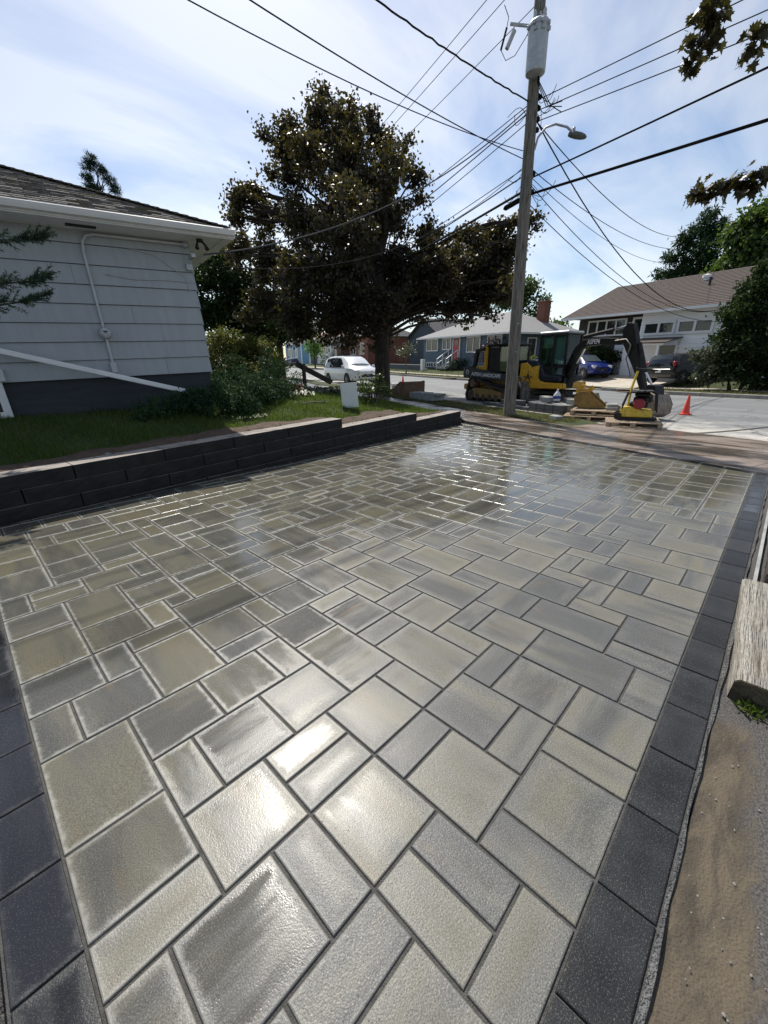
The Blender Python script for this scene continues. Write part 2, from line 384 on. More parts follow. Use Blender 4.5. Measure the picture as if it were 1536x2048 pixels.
def wall_mat():
    """split dark block; sunlight on the upward faces is put into their colour"""
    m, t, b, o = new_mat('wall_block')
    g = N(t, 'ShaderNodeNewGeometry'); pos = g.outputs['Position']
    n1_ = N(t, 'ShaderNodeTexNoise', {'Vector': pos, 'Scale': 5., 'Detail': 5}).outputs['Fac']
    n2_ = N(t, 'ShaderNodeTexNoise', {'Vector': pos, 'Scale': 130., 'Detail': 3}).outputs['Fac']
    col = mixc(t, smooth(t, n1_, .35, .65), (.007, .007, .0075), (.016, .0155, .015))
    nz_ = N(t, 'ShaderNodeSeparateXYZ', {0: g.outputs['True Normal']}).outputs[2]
    dust_or_sunlit = mth(t, 'MULTIPLY', smooth(t, nz_, .75, .98), mth(t, 'MULTIPLY_ADD', smooth(t, n1_, .3, .6), .35, .62))  # upward faces turn pale tan: sunlight painted into the block colour
    col = mixc(t, dust_or_sunlit, col, (.34, .305, .27))
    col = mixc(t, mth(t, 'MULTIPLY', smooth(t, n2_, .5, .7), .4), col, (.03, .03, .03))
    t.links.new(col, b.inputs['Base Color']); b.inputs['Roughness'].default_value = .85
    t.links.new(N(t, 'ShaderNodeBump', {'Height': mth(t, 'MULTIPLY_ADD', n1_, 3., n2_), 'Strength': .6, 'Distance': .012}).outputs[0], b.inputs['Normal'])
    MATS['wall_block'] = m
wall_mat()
pm('soil', (.062, .040, .028), (.105, .068, .048), sc=7, rough=.95, bump=.5, bs=25, world=True, c3=(.11, .075, .05), sc3=60)
pm('turf', (.030, .052, .012), (.055, .075, .02), sc=1.6, rough=.95, bump=.4, bs=60, world=True, c3=(.085, .085, .03), sc3=14)
leafmat('grass_blade', (.035, .075, .014), (.105, .135, .03), (.15, .22, .03), rough=.5, trw=.35)
leafmat('dry_grass', (.085, .095, .03), (.21, .19, .08), (.2, .2, .06), rough=.6, trw=.3)

def wet_concrete(name):
    m, t, b, o = new_mat(name)
    pos = N(t, 'ShaderNodeNewGeometry').outputs['Position']
    a = N(t, 'ShaderNodeMapping', {'Vector': pos, 'Rotation': (0, 0, R(19)), 'Scale': (1.6, .55, 1)}).outputs[0]
    n1_ = N(t, 'ShaderNodeTexNoise', {'Vector': a, 'Scale': .9, 'Detail': 6, 'Roughness': .62, 'Distortion': .7}).outputs['Fac']
    n2_ = N(t, 'ShaderNodeTexNoise', {'Vector': a, 'Scale': 2.2, 'Detail': 6, 'Roughness': .65}).outputs['Fac']
    n3_ = N(t, 'ShaderNodeTexNoise', {'Vector': pos, 'Scale': 90, 'Detail': 2}).outputs['Fac']
    col = mixc(t, smooth(t, n2_, .35, .65), (.20, .150, .112), (.29, .235, .19))
    col = mixc(t, mth(t, 'MULTIPLY', smooth(t, n1_, .42, .62), .85), col, (.080, .070, .062))
    col = mixc(t, mth(t, 'MULTIPLY', smooth(t, n2_, .56, .72), .7), col, (.115, .072, .042))
    col = mixc(t, mth(t, 'MULTIPLY', smooth(t, n3_, .5, .7), .35), col, (.09, .085, .08))
    t.links.new(col, b.inputs['Base Color'])
    t.links.new(mth(t, 'MULTIPLY_ADD', smooth(t, n1_, .36, .58), -.36, .48), b.inputs['Roughness'])
    t.links.new(N(t, 'ShaderNodeBump', {'Height': n3_, 'Strength': .25, 'Distance': .004}).outputs[0], b.inputs['Normal'])
    MATS[name] = m
wet_concrete('wet_concrete')
def street_mat(name):
    m, t, b, o = new_mat(name)
    pos = N(t, 'ShaderNodeNewGeometry').outputs['Position']
    a = N(t, 'ShaderNodeMapping', {'Vector': pos, 'Rotation': (0, 0, R(19)), 'Scale': (1.0, .35, 1)}).outputs[0]
    n1_ = N(t, 'ShaderNodeTexNoise', {'Vector': a, 'Scale': .8, 'Detail': 6, 'Roughness': .6, 'Distortion': .4}).outputs['Fac']
    n2_ = N(t, 'ShaderNodeTexNoise', {'Vector': pos, 'Scale': 1.7, 'Detail': 7, 'Roughness': .7}).outputs['Fac']
    n3_ = N(t, 'ShaderNodeTexNoise', {'Vector': pos, 'Scale': 70, 'Detail': 3}).outputs['Fac']
    col = mixc(t, smooth(t, n1_, .3, .7), (.135, .143, .145), (.205, .21, .208))
    # stone dust and sand from the work, thick by the near kerb and thinning across the road
    sx = N(t, 'ShaderNodeSeparateXYZ', {0: pos})
    tt = mth(t, 'ADD', mth(t, 'MULTIPLY', sx.outputs[0], DT.x), mth(t, 'MULTIPLY', sx.outputs[1], DT.y))
    dust_or_sunlit = smooth(t, mth(t, 'MULTIPLY_ADD', n2_, 5.0, mth(t, 'MULTIPLY_ADD', tt, -.45, 3.6)), .3, 2.2)
    col = mixc(t, mth(t, 'MULTIPLY', dust_or_sunlit, .85), col, mixc(t, n1_, (.46, .41, .33), (.60, .575, .52)))
    col = mixc(t, mth(t, 'MULTIPLY', smooth(t, n3_, .5, .72), .4), col, (.12, .12, .115))
    cr = N(t, 'ShaderNodeTexVoronoi', {'Vector': N(t, 'ShaderNodeVectorMath', {0: a, 1: N(t, 'ShaderNodeVectorMath', {0: n2_, 1: (.6, .6, .6)}, operation='MULTIPLY').outputs[0]}, operation='ADD').outputs[0], 'Scale': .55}, feature='DISTANCE_TO_EDGE').outputs['Distance']
    col = mixc(t, mth(t, 'MULTIPLY', mth(t, 'SUBTRACT', 1., smooth(t, cr, .003, .011)), .7), col, (.06, .06, .06))
    t.links.new(col, b.inputs['Base Color']); b.inputs['Roughness'].default_value = .8
    t.links.new(N(t, 'ShaderNodeBump', {'Height': n3_, 'Strength': .5, 'Distance': .008}).outputs[0], b.inputs['Normal'])
    MATS[name] = m
street_mat('street')
pm('curb', (.27, .25, .22), (.36, .34, .30), sc=3, rough=.85, bump=.1, bs=60, world=True, c3=(.14, .13, .12), sc3=25)
pm('walk', (.42, .37, .30), (.50, .45, .37), sc=1.2, rough=.85, bump=.08, bs=80, world=True, c3=(.33, .29, .24), sc3=9)
pm('asphalt', (.045, .044, .043), (.075, .072, .068), sc=2.5, rough=.9, bump=.5, bs=120, world=True, c3=(.16, .15, .14), sc3=150)
pm('edge_concrete', (.10, .10, .10), (.155, .155, .15), sc=8, rough=.85, bump=.3, bs=110, world=True, c3=(.07, .07, .07), sc3=180)
pm('pebble', (.15, .14, .125), (.26, .25, .235), sc=4, rough=.8)
pm('timber_weathered', (.29, .265, .22), (.43, .405, .35), sc=5, rough=.9, bump=.5, bs=26, stretch=(.25, 5, 5), c3=(.13, .10, .075), sc3=9)
pm('timber_end', (.06, .048, .03), (.12, .095, .06), sc=12, rough=.95, bump=.4, bs=40)
pm('timber_dark', (.030, .022, .018), (.055, .042, .034), sc=6, rough=.85, bump=.3, bs=30, stretch=(.4, 3, 3))
pm('ground', (.05, .07, .02), (.09, .10, .04), sc=.4, rough=.95, world=True)
# paint, wood, metals
pm('siding_grey', (.335, .362, .385), (.37, .395, .415), sc=2, rough=.6, bump=.06, bs=14, stretch=(6, 6, .6))
pm('foundation', (.026, .031, .040), (.036, .042, .052), sc=3, rough=.8, bump=.15, bs=20, stretch=(.5, 1, 3))
pm('white_paint', (.72, .73, .74), (.80, .80, .80), sc=4, rough=.45)
pm('trim_white', (.66, .67, .68), (.74, .74, .74), sc=4, rough=.5)
pm('pipe_grey', (.44, .46, .48), (.52, .53, .54), sc=6, rough=.45)
pm('shingle_brown', (.115, .102, .095), (.24, .22, .205), sc=9, rough=.9, bump=.3, bs=120, c3=(.13, .11, .05), sc3=4)
pm('shingle_grey', (.22, .22, .22), (.32, .315, .31), sc=14, rough=.95, bump=.2, bs=80, stretch=(1, 1, 3), c3=(.17, .17, .175), sc3=26)
pm('shingle_tan', (.070, .054, .047), (.108, .085, .074), sc=14, rough=.95, bump=.2, bs=80, c3=(.09, .07, .06), sc3=26)
pm('shingle_dark', (.05, .05, .055), (.08, .08, .085), sc=14, rough=.95)
pm('shake_blue', (.085, .125, .17), (.115, .165, .215), sc=3, rough=.8, bump=.1, bs=40, stretch=(1, 1, 5))
pm('siding_white', (.80, .82, .84), (.85, .86, .87), sc=2, rough=.55, stretch=(1, 1, 6))
pm('brick_red', (.17, .062, .042), (.24, .095, .065), sc=9, rough=.85, bump=.15, bs=60, c3=(.11, .05, .04), sc3=30)
pm('brick_brown', (.085, .045, .032), (.13, .07, .05), sc=7, rough=.85, bump=.15, bs=60)
pm('siding_navy', (.035, .05, .07), (.055, .07, .095), sc=3, rough=.7, stretch=(1, 1, 5))
pm('siding_sky', (.10, .25, .42), (.14, .30, .48), sc=3, rough=.6, stretch=(1, 1, 5))
pm('roof_rose', (.42, .27, .22), (.5, .34, .28), sc=9, rough=.9)
pm('wood_dark_panel', (.030, .022, .018), (.055, .04, .032), sc=3, rough=.7, stretch=(4, 4, .5))
pm('door_red', (.36, .022, .035), (.42, .03, .045), sc=3, rough=.4)
pm('black_paint', (.005, .005, .006), (.012, .012, .013), sc=5, rough=.42, spec=.35)
pm('black_matte', (.012, .012, .012), (.025, .024, .023), sc=9, rough=.75)
pm('navy_paint', (.008, .012, .020), (.014, .018, .028), sc=4, rough=.4, spec=.4)
pm('rubber', (.018, .017, .016), (.05, .044, .037), sc=6, rough=.9, bump=.2, bs=40)
pm('muddy', (.05, .04, .03), (.13, .10, .07), sc=7, rough=.95, bump=.2, bs=40)
pm('yellow_paint', (.56, .29, .012), (.64, .35, .02), sc=4, rough=.38, c3=(.32, .19, .05), sc3=16)
pm('yellow_dull', (.20, .12, .028), (.30, .18, .04), sc=5, rough=.6, c3=(.16, .11, .05), sc3=14)
pm('yellow_bright', (.62, .44, .03), (.68, .50, .05), sc=4, rough=.4, c3=(.40, .29, .08), sc3=18)
pm('steel', (.30, .30, .31), (.42, .42, .43), sc=6, rough=.35, metal=.9)
pm('chrome', (.75, .75, .76), (.85, .85, .86), sc=3, rough=.12, metal=1.)
pm('worn_steel', (.17, .16, .15), (.27, .25, .23), sc=8, rough=.55, metal=.5, c3=(.15, .09, .05), sc3=14)
pm('clay_steel', (.21, .17, .135), (.30, .25, .20), sc=7, rough=.75, metal=.1, c3=(.12, .09, .07), sc3=18)
pm('rust', (.13, .075, .045), (.20, .12, .075), sc=8, rough=.8)
pm('galv', (.38, .40, .42), (.48, .50, .52), sc=7, rough=.5, metal=.35)
pm('pole_wood', (.17, .15, .125), (.29, .265, .23), sc=6, rough=.9, bump=.4, bs=18, stretch=(6, 6, .35), c3=(.07, .055, .045), sc3=7)
pm('lamp_grey', (.09, .095, .092), (.13, .135, .13), sc=7, rough=.5)
pm('wire', (.010, .010, .011), (.018, .018, .018), sc=3, rough=.9, spec=.1)
pm('wire_grey', (.07, .075, .08), (.10, .10, .105), sc=3, rough=.95, spec=.05)
pm('bark', (.035, .027, .022), (.075, .06, .048), sc=9, rough=.95, bump=.6, bs=20, stretch=(2, 2, .5))
pm('bark_grey', (.10, .09, .08), (.17, .155, .14), sc=9, rough=.95, bump=.3, bs=25)
pm('pallet_wood', (.36, .27, .18), (.50, .40, .29), sc=6, rough=.9, bump=.2, bs=20, stretch=(.5, 4, 4), c3=(.24, .18, .12), sc3=10)
pm('block_dark', (.062, .066, .074), (.10, .104, .112), sc=6, rough=.85, bump=.2, bs=60, c3=(.15, .15, .15), sc3=60)
pm('block_grey', (.24, .25, .24), (.34, .35, .335), sc=5, rough=.85, bump=.15, bs=60)
pm('cone_orange', (.78, .055, .03), (.85, .08, .04), sc=3, rough=.5)
pm('bag_white', (.62, .62, .66), (.75, .75, .78), sc=6, rough=.5)
pm('bag_blue', (.03, .04, .28), (.05, .06, .36), sc=6, rough=.5)
pm('engine_red', (.22, .012, .025), (.30, .02, .035), sc=5, rough=.45)
pm('board_white', (.58, .63, .60), (.64, .68, .65), sc=3, rough=.5)
pm('car_white', (.66, .69, .72), (.70, .72, .75), sc=2, rough=.25, coat=.6)
pm('car_blue', (.006, .018, .15), (.009, .024, .19), sc=2, rough=.22, coat=.7)
pm('car_black', (.012, .012, .014), (.018, .018, .021), sc=2, rough=.2, coat=.7)
pm('car_navy', (.016, .022, .06), (.022, .03, .075), sc=2, rough=.25, coat=.6)
pm('lamp_red', (.30, .012, .016), (.36, .018, .02), sc=3, rough=.2)
pm('lamp_clear', (.55, .58, .6), (.7, .72, .74), sc=8, rough=.12)
pm('plate', (.7, .7, .72), (.75, .75, .76), sc=3, rough=.5)
pm('letter_white', (.70, .70, .68), (.75, .75, .74), sc=3, rough=.6)
pm('letter_black', (.012, .012, .012), (.02, .02, .02), sc=3, rough=.6)
pm('meter_glass', (.30, .32, .34), (.5, .52, .54), sc=20, rough=.1)
pm('drain', (.015, .014, .013), (.03, .028, .026), sc=4, rough=.8)
glassmat('window_dark', (.020, .026, .028)); glassmat('window_curtain', (.045, .05, .05)); glassmat('car_glass', (.025, .035, .04)); glassmat('windshield', (.10, .13, .15))
seeglass('cab_glass', (.70, .86, .80))
# leaves
leafmat('leaf_maple', (.018, .0145, .012), (.052, .044, .031), (.16, .14, .03), rough=.45, trw=.19)
leafmat('leaf_maple_near', (.018, .015, .009), (.045, .040, .020), (.15, .14, .025), rough=.42, trw=.15)
leafmat('leaf_green', (.025, .05, .012), (.065, .10, .025), (.12, .20, .03), trw=.3)
leafmat('leaf_bright', (.05, .12, .015), (.10, .20, .03), (.15, .32, .03), trw=.4)
leafmat('leaf_dark', (.011, .024, .010), (.032, .056, .018), (.06, .10, .02), trw=.2, rough=.65, spec=.12)
leafmat('leaf_yellowgreen', (.035, .048, .011), (.095, .108, .026), (.17, .19, .03), trw=.33)
leafmat('leaf_purple', (.018, .010, .018), (.06, .04, .055), (.10, .04, .05), trw=.2)
leafmat('leaf_spotted', (.06, .08, .045), (.22, .24, .17), (.12, .15, .06), trw=.2)
leafmat('leaf_hosta', (.05, .075, .045), (.18, .20, .15), (.10, .14, .05), trw=.2)
leafmat('needle', (.014, .040, .018), (.052, .098, .040), (.05, .09, .03), trw=.15, rough=.7, spec=.12)
leafmat('needle_blue', (.014, .034, .022), (.055, .090, .058), (.05, .09, .05), trw=.12, rough=.7, spec=.12)
leafmat('leaf_red', (.10, .03, .02), (.17, .07, .035), (.2, .06, .03), trw=.25)
# ------------------------------------------------------------------ ground and driveway
MODULE, OU, OV = .15244, -.1177, .0893
T_END = 6.70                       # where the field of pavers stops, measured across the street
def z_wall(u): return .474+.019*u
def v_wall(u): return 5.315+.066*u

def lawn_z(u, v):
    s, t = to_st(u, v); dt = max(6.9-t, 0)
    z = ter(v)+(.44+.012*min(max(u, -3), 5))*(1-math.exp(-dt/1.5))+.13*min(max(v-6, 0), 2)*min(dt/5, 1)
    zw = z_wall(u)-.03 if u < 4.78 else (z_wall(u)-.185 if u < 7.05 else z_wall(u)-.33)
    k = min(max((v-v_wall(u)-.25)/1.0, 0), 1) if u < 9 else 1
    z = zw*(1-k)+z*k if u < 9 else z
    if t > 6.9: z -= .05
    return z

gr = MB()
gr.quad((-700, -700, -.9), (900, -700, -.9), (900, 900, -.9), (-700, 900, -.9))
tag(gr.build('ground', 'ground'), kind='structure')

def clip(poly, n, d):
    """keep the side where n.p <= d"""
    out = []
    for i, p in enumerate(poly):
        q = poly[(i+1) % len(poly)]
        a = n[0]*p[0]+n[1]*p[1]-d; b = n[0]*q[0]+n[1]*q[1]-d
        if a <= 0: out.append(p)
        if a*b < 0:
            k = a/(a-b); out.append((p[0]+(q[0]-p[0])*k, p[1]+(q[1]-p[1])*k))
    return out
bed = clip([(-.275, -.066), (10.2, -.066), (10.2, 6.2), (-.275, 6.2)], (DT.x, DT.y), 6.86)
drive = MB().prism(bed, -.12, -.0075, 'z').build('driveway', 'joint'); tag(drive, kind='structure')

prng = random.Random(11)
def slab_mesh(mb, uvs, prs, rect, poly, tone, z0, tilt, gap=.0052, ch=.0045):
    """one chamfered slab (convex outline) added to mb, with edge distances and random values"""
    u0, v0, u1, v1 = rect
    cx, cy = (u0+u1)/2, (v0+v1)/2
    n = len(poly); px = sum(p[0] for p in poly)/n; py = sum(p[1] for p in poly)/n
    def inset(d):
        o = []
        for i in range(n):
            a, b, c = Vector(poly[i-1]).to_2d(), Vector(poly[i]).to_2d(), Vector(poly[(i+1) % n]).to_2d()
            e1 = (b-a).normalized(); e2 = (c-b).normalized(); n1 = Vector((-e1.y, e1.x)); n2 = Vector((-e2.y, e2.x))
            k = 1+n1.dot(n2); o.append(b+(n1+n2)*(d/max(k, .2)))
        return o
    rings = [(inset(gap), -.06), (inset(gap), -ch*.9), (inset(gap+ch*.35), -ch*.3), (inset(gap+ch), 0)]
    vs = []
    for ring, z in rings:
        for p in ring: vs.append((p.x, p.y, z+z0+tilt[0]*(p.x-px)+tilt[1]*(p.y-py)))
    fs = [tuple(range(3*n, 4*n))]
    for k in range(3):
        for i in range(n): fs.append((k*n+i, k*n+(i+1) % n, (k+1)*n+(i+1) % n, (k+1)*n+i))
    mb.add(vs, fs)
    for f in fs:
        for i in f:
            x, y = vs[i][0], vs[i][1]
            uvs.append((x-u0-gap, y-v0-gap, u1-gap-x, v1-gap-y)); prs.append(tone)
def finish_slab(name, mb, uvs, prs, mat, parent, org=(0, 0, 0)):
    me = bpy.data.meshes.new(name); me.from_pydata([(a-org[0], b-org[1], c-org[2]) for a, b, c in mb.v], [], mb.f)
    e1 = me.uv_layers.new(name='e1'); e2 = me.uv_layers.new(name='e2')
    e1.data.foreach_set('uv', np.array([(a, b) for a, b, c, d in uvs], np.float32).ravel())
    e2.data.foreach_set('uv', np.array([(c, d) for a, b, c, d in uvs], np.float32).ravel())
    at = me.attributes.new('pr', 'FLOAT_COLOR', 'CORNER'); at.data.foreach_set('color', np.array(prs, np.float32).ravel())
    me.update()
    return mk(name, me, mat, parent, 0, org)

RECTS = '0 6 2 2;0 5 2 1;1 3 2 2;2 5 2 2;3 3 1 2;0 8 2 3;0 11 1 2;1 11 2 2;2 9 2 2;2 7 1 2;3 7 2 2;4 6 2 1;5 7 2 2;6 5 2 2;6 4 2 1;8 3 2 2;8 2 2 1;6 2 2 2;9 0 1 2;10 0 2 2;7 0 2 2;6 0 1 2;4 0 2 1;2 2 2 1;4 9 2 2;6 9 1 2;7 10 2 2;7 7 2 3;5 11 2 1;5 12 2 2;7 12 1 2;8 12 2 2;9 11 2 1;9 9 2 2;9 8 2 1;9 5 2 3;8 5 1 2;11 5 1 2;10 4 2 1;10 2 2 2;12 1 2 3;12 4 2 2;12 6 2 1;14 5 2 2;13 7 2 3;11 7 2 2;15 7 1 2;16 4 2 2;14 2 2 3;16 2 1 2;17 3 2 1;17 0 2 3;15 0 2 2;14 0 1 2;12 0 2 1;19 2 2 1;19 0 2 2;21 0 2 1;21 1 2 3;23 0 2 2;23 2 2 2;25 0 2 3;27 2 2 1;31 2 2 1;31 3 1 2;27 3 2 3;25 3 2 2;25 5 2 1;24 4 1 2;22 4 2 1;21 4 1 2;18 4 1 2;19 5 2 1;19 3 2 2;20 6 2 3;18 6 2 2;16 6 2 3;18 8 2 3;20 9 1 2;21 9 2 3;22 8 2 1;22 5 2 3;24 7 2 2;24 6 2 1;23 9 1 2;24 9 2 2;23 11 2 1;0 15 2 3;0 18 2 2;2 17 2 3;2 15 2 2;0 13 2 2;2 13 1 2;3 14 2 1;3 11 2 3;4 15 1 2;4 17 2 2;4 19 2 1;5 14 3 2;6 16 2 2;6 18 2 1;5 20 1 2;3 20 2 2;2 23 2 2;4 23 2 2;2 25 2 3;1 21 2 1;3 28 3 2;6 22 2 3;9 23 2 1;9 20 2 3;8 17 2 2;8 16 2 1;8 14 2 2;10 17 2 2;10 15 1 2;11 15 2 2;10 12 2 3;12 13 2 2;12 10 2 3;13 15 2 2;15 15 1 2;14 14 2 1;14 12 2 2;14 10 1 2;15 9 2 3;16 12 1 2;16 14 2 2;17 13 2 1;16 16 2 2;18 14 1 2;19 13 2 3;14 17 2 1;14 18 3 2;17 18 1 2;18 17 2 2;18 16 2 1;18 19 2 1;20 16 1 2;21 16 2 2;20 18 2 3;22 18 2 2;16 20 1 2;17 20 2 2;19 21 2 2;17 22 2 1;8 24 2 2;8 26 2 2;8 28 2 1;10 27 2 2;10 24 2 3;9 29 2 2;11 29 1 2;13 26 1 2;12 28 2 2;11 22 2 2;13 25 2 1;12 20 2 2;12 17 2 3;29 1 2 3;29 4 2 1;17 9 1 2'
occ = {}
rects = []
for r_ in RECTS.split(';'):
    a, b, c, d = map(int, r_.split()); rects.append((a, b, c, d))
    for i in range(a, a+c):
        for j in range(b, b+d): occ[(i, j)] = 1
# the rest of the field goes on in the same three sizes
frng = random.Random(5)
for i in range(0, 70):
    for j in range(0, 40):
        if (i, j) in occ: continue
        if to_st(OU+i*MODULE, OV+j*MODULE)[1] > T_END+.05: continue
        if OV+j*MODULE > v_wall(OU+i*MODULE)+.1: continue
        sz = [(1, 2), (2, 1), (2, 2), (2, 2), (2, 2), (3, 2), (2, 3), (2, 3)]; frng.shuffle(sz)
        best = (1, 1)
        for c, d in sz:
            if all((i+x, j+y) not in occ for x in range(c) for y in range(d)): best = (c, d); break
        rects.append((i, j, *best))
        for x in range(best[0]):
            for y in range(best[1]): occ[(i+x, j+y)] = 1
cands = []
for (i, j, c, d) in rects:
    rc = (OU+i*MODULE, OV+j*MODULE, OU+(i+c)*MODULE, OV+(j+d)*MODULE)
    poly = clip([(rc[0], rc[1]), (rc[2], rc[1]), (rc[2], rc[3]), (rc[0], rc[3])], (DT.x, DT.y), T_END)
    if len(poly) < 3: continue
    area = abs(sum(poly[k-1][0]*poly[k][1]-poly[k][0]*poly[k-1][1] for k in range(len(poly)))/2)
    if area < .004: continue
    cx, cy = (rc[0]+rc[2])/2, (rc[1]+rc[3])/2
    dist = math.hypot(cx, cy)
    cands.append((area/(dist**3), rc, poly, c, d))
cands.sort(key=lambda q: -q[0])
smb, suv, spr = MB(), [], []
for k, (sc_, rc, poly, c, d) in enumerate(cands):
    sdir = 0. if c > d else 1.
    if c == d or prng.random() < .2: sdir = float(prng.random() < .5)
    tone = (prng.random(), prng.random(), prng.random(), sdir)
    z0 = prng.uniform(-.0012, .0008); tl = (prng.uniform(-.0035, .0035), prng.uniform(-.0035, .0035))
    if k < 298:
        mb, uv_, pr_ = MB(), [], []
        slab_mesh(mb, uv_, pr_, rc, poly, tone, z0, tl)
        finish_slab('paver', mb, uv_, pr_, 'paver', drive, ((rc[0]+rc[2])/2, (rc[1]+rc[3])/2, 0))
    else: slab_mesh(smb, suv, spr, rc, poly, tone, z0, tl)
o = finish_slab('far_pavers', smb, suv, spr, 'paver', drive); tag(o, kind='stuff')
# dark border course: near edge, right-hand edge and the skewed end by the sidewalk
def border(rc, poly=None):
    mb, uv_, pr_ = MB(), [], []
    poly = poly or [(rc[0], rc[1]), (rc[2], rc[1]), (rc[2], rc[3]), (rc[0], rc[3])]
    slab_mesh(mb, uv_, pr_, rc, poly, (prng.random(), prng.random(), prng.random(), 1.), prng.uniform(-.001, .001), (prng.uniform(-.004, .004), prng.uniform(-.004, .004)), gap=.0028, ch=.004)
    finish_slab('border_paver', mb, uv_, pr_, 'border', drive, ((rc[0]+rc[2])/2, (rc[1]+rc[3])/2, 0))
for i in range(-1, 53, 2):
    rc = (OU+i*MODULE, OV-MODULE, OU+(i+2)*MODULE, OV)
    poly = clip([(rc[0], rc[1]), (rc[2], rc[1]), (rc[2], rc[3]), (rc[0], rc[3])], (DT.x, DT.y), 6.85)
    if len(poly) > 2 and rc[0] < 7.3: border(rc, poly)
for j in range(0, 34, 2): border((OU-MODULE, OV+j*MODULE, OU, OV+(j+2)*MODULE))
s0 = to_st(7.3, .09)[0]
for k in range(22):
    a, b = s0+k*MODULE*2, s0+(k+1)*MODULE*2
    P = [ST(x, y) for x, y in ((a, T_END), (b, T_END), (b, T_END+.155), (a, T_END+.155))]
    pl = [(p.x, p.y) for p in P][::-1]
    if pl[0][1] > 5.95: break
    cxx = sum(p[0] for p in pl)/4; cyy = sum(p[1] for p in pl)/4
    border((cxx-.15, cyy-.15, cxx+.15, cyy+.15), pl)

# ------------------------------------------------------------------ retaining wall: every block is laid on its own
wall = thing('retaining_wall', 'low dark concrete block retaining wall stepping down beside the wet paver driveway', 'wall', (0, 5.3, 0))
wd = Vector((1, .066, .019)).normalized(); wn = Vector((-.066, 1, 0)).normalized(); wu = wd.cross(wn)
wrot = Matrix((wd, wn, wu)).transposed()
brng = random.Random(3)
CH_ = .158
def split_block(L_, D_, H_):
    """block with a rough split front: the face is a grid of small uneven facets"""
    nx, nz = 12, 4; m = MB(); b_ = .003
    for k in range(nz+1):
        for i in range(nx+1):
            x = -L_/2+L_*i/nx; z = -H_/2+H_*k/nz
            e = 1 if (0 < i < nx and 0 < k < nz) else 0
            m.v.append((x+(b_ if i == 0 else -b_ if i == nx else brng.uniform(-.01, .01)), -D_/2+(brng.uniform(-.012, .004) if e else brng.uniform(.001, .004)), z+(b_*.5 if k == 0 else -b_*.5 if k == nz else 0)))
    for k in range(nz):
        for i in range(nx): q = k*(nx+1)+i; m.f.append((q, q+1, q+nx+2, q+nx+1))
    k0 = len(m.v); y0 = -D_/2+.018
    m.v += [(-L_/2, y0, -H_/2), (L_/2, y0, -H_/2), (L_/2, y0, H_/2), (-L_/2, y0, H_/2), (-L_/2, D_/2, -H_/2), (L_/2, D_/2, -H_/2), (L_/2, D_/2, H_/2), (-L_/2, D_/2, H_/2)]
    c = [k0+i for i in range(8)]
    m.f += [(c[4], c[5], c[6], c[7]), (c[0], c[4], c[7], c[3]), (c[1], c[2], c[6], c[5]), (c[3], c[7], c[6], c[2]), (c[0], c[1], c[5], c[4])]
    m.f += [tuple(range(nx+1))[::1]+(c[1], c[0]), tuple(range(nz*(nx+1), (nz+1)*(nx+1)))[::-1]+(c[3], c[2])]
    m.f += [tuple(k*(nx+1) for k in range(nz+1))[::-1]+(c[0], c[3]), tuple(k*(nx+1)+nx for k in range(nz+1))+(c[2], c[1])]
    return m
for k, end in ((0, 9.02), (1, 8.96), (2, 7.05), (3, 4.78)):
    x = -2.6+(.47 if k % 2 else 0)+.02
    while x < end-.02:
        ln = .95
        x1 = min(x+ln, end)
        if end-x1 < .25: x1 = end
        zc = z_wall((x+x1)/2)-CH_*(3-k)-CH_/2
        mb = split_block(x1-x-.006, .30, CH_-.004)
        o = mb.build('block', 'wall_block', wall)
        o.matrix_parent_inverse = Matrix.Identity(4)
        M4 = wrot.to_4x4(); M4.translation = Vector(((x+x1)/2, v_wall((x+x1)/2)+.15+brng.uniform(-.004, .004)+.006*k, zc))-Vector((0, 5.3, 0))
        o.matrix_local = M4
        x = x1

# ------------------------------------------------------------------ lawn behind the wall
lm = MB(); NU, NV = 66, 84
gu = [-6+i*.33 for i in range(NU)]; gv = [0+j*1.0 for j in range(NV)]
idx = {}
def lv_(u, k):
    # k in 0..1 measured from the back of the wall, finer near it
    return v_wall(min(u, 9))+.12+(k**2.2)*46
for i, u in enumerate(gu):
    for j in range(NV):
        v = lv_(u, j/(NV-1)); idx[(i, j)] = len(lm.v); lm.v.append((u, v, lawn_z(u, v)))
for i in range(NU-1):
    for j in range(NV-1):
        q = [idx[(i, j)], idx[(i+1, j)], idx[(i+1, j+1)], idx[(i, j+1)]]
        if max(to_st(lm.v[a][0], lm.v[a][1])[1] for a in q) > 7.5: continue
        lm.f.append(tuple(q))
tag(lm.build('lawn', 'turf', smooth=True), kind='structure')
rg = np.random.default_rng(4)
def bed_w(u):   # width of bare soil behind the wall
    return .30+.34*math.exp(-((u-2.4)/1.3)**2)+.08*math.sin(u*2.1)+.25*math.exp(-((u-6.4)/1.2)**2)+.06*math.sin(u*7.3)
sb = MB(); pu = [-2.6+i*.12 for i in range(96)]
for i, u in enumerate(pu):
    for j in range(6):
        v = v_wall(u)+.28+j/5*max(.05, bed_w(u)); z = lawn_z(u, v)+.022*(1 if 0 < j < 5 else -.3)+brng.uniform(0, .018)
        sb.v.append((u, v, z))
for i in range(len(pu)-1):
    for j in range(5): sb.f.append((i*6+j, (i+1)*6+j, (i+1)*6+j+1, i*6+j+1))
tag(sb.build('soil_strip', 'soil', smooth=True), kind='structure')
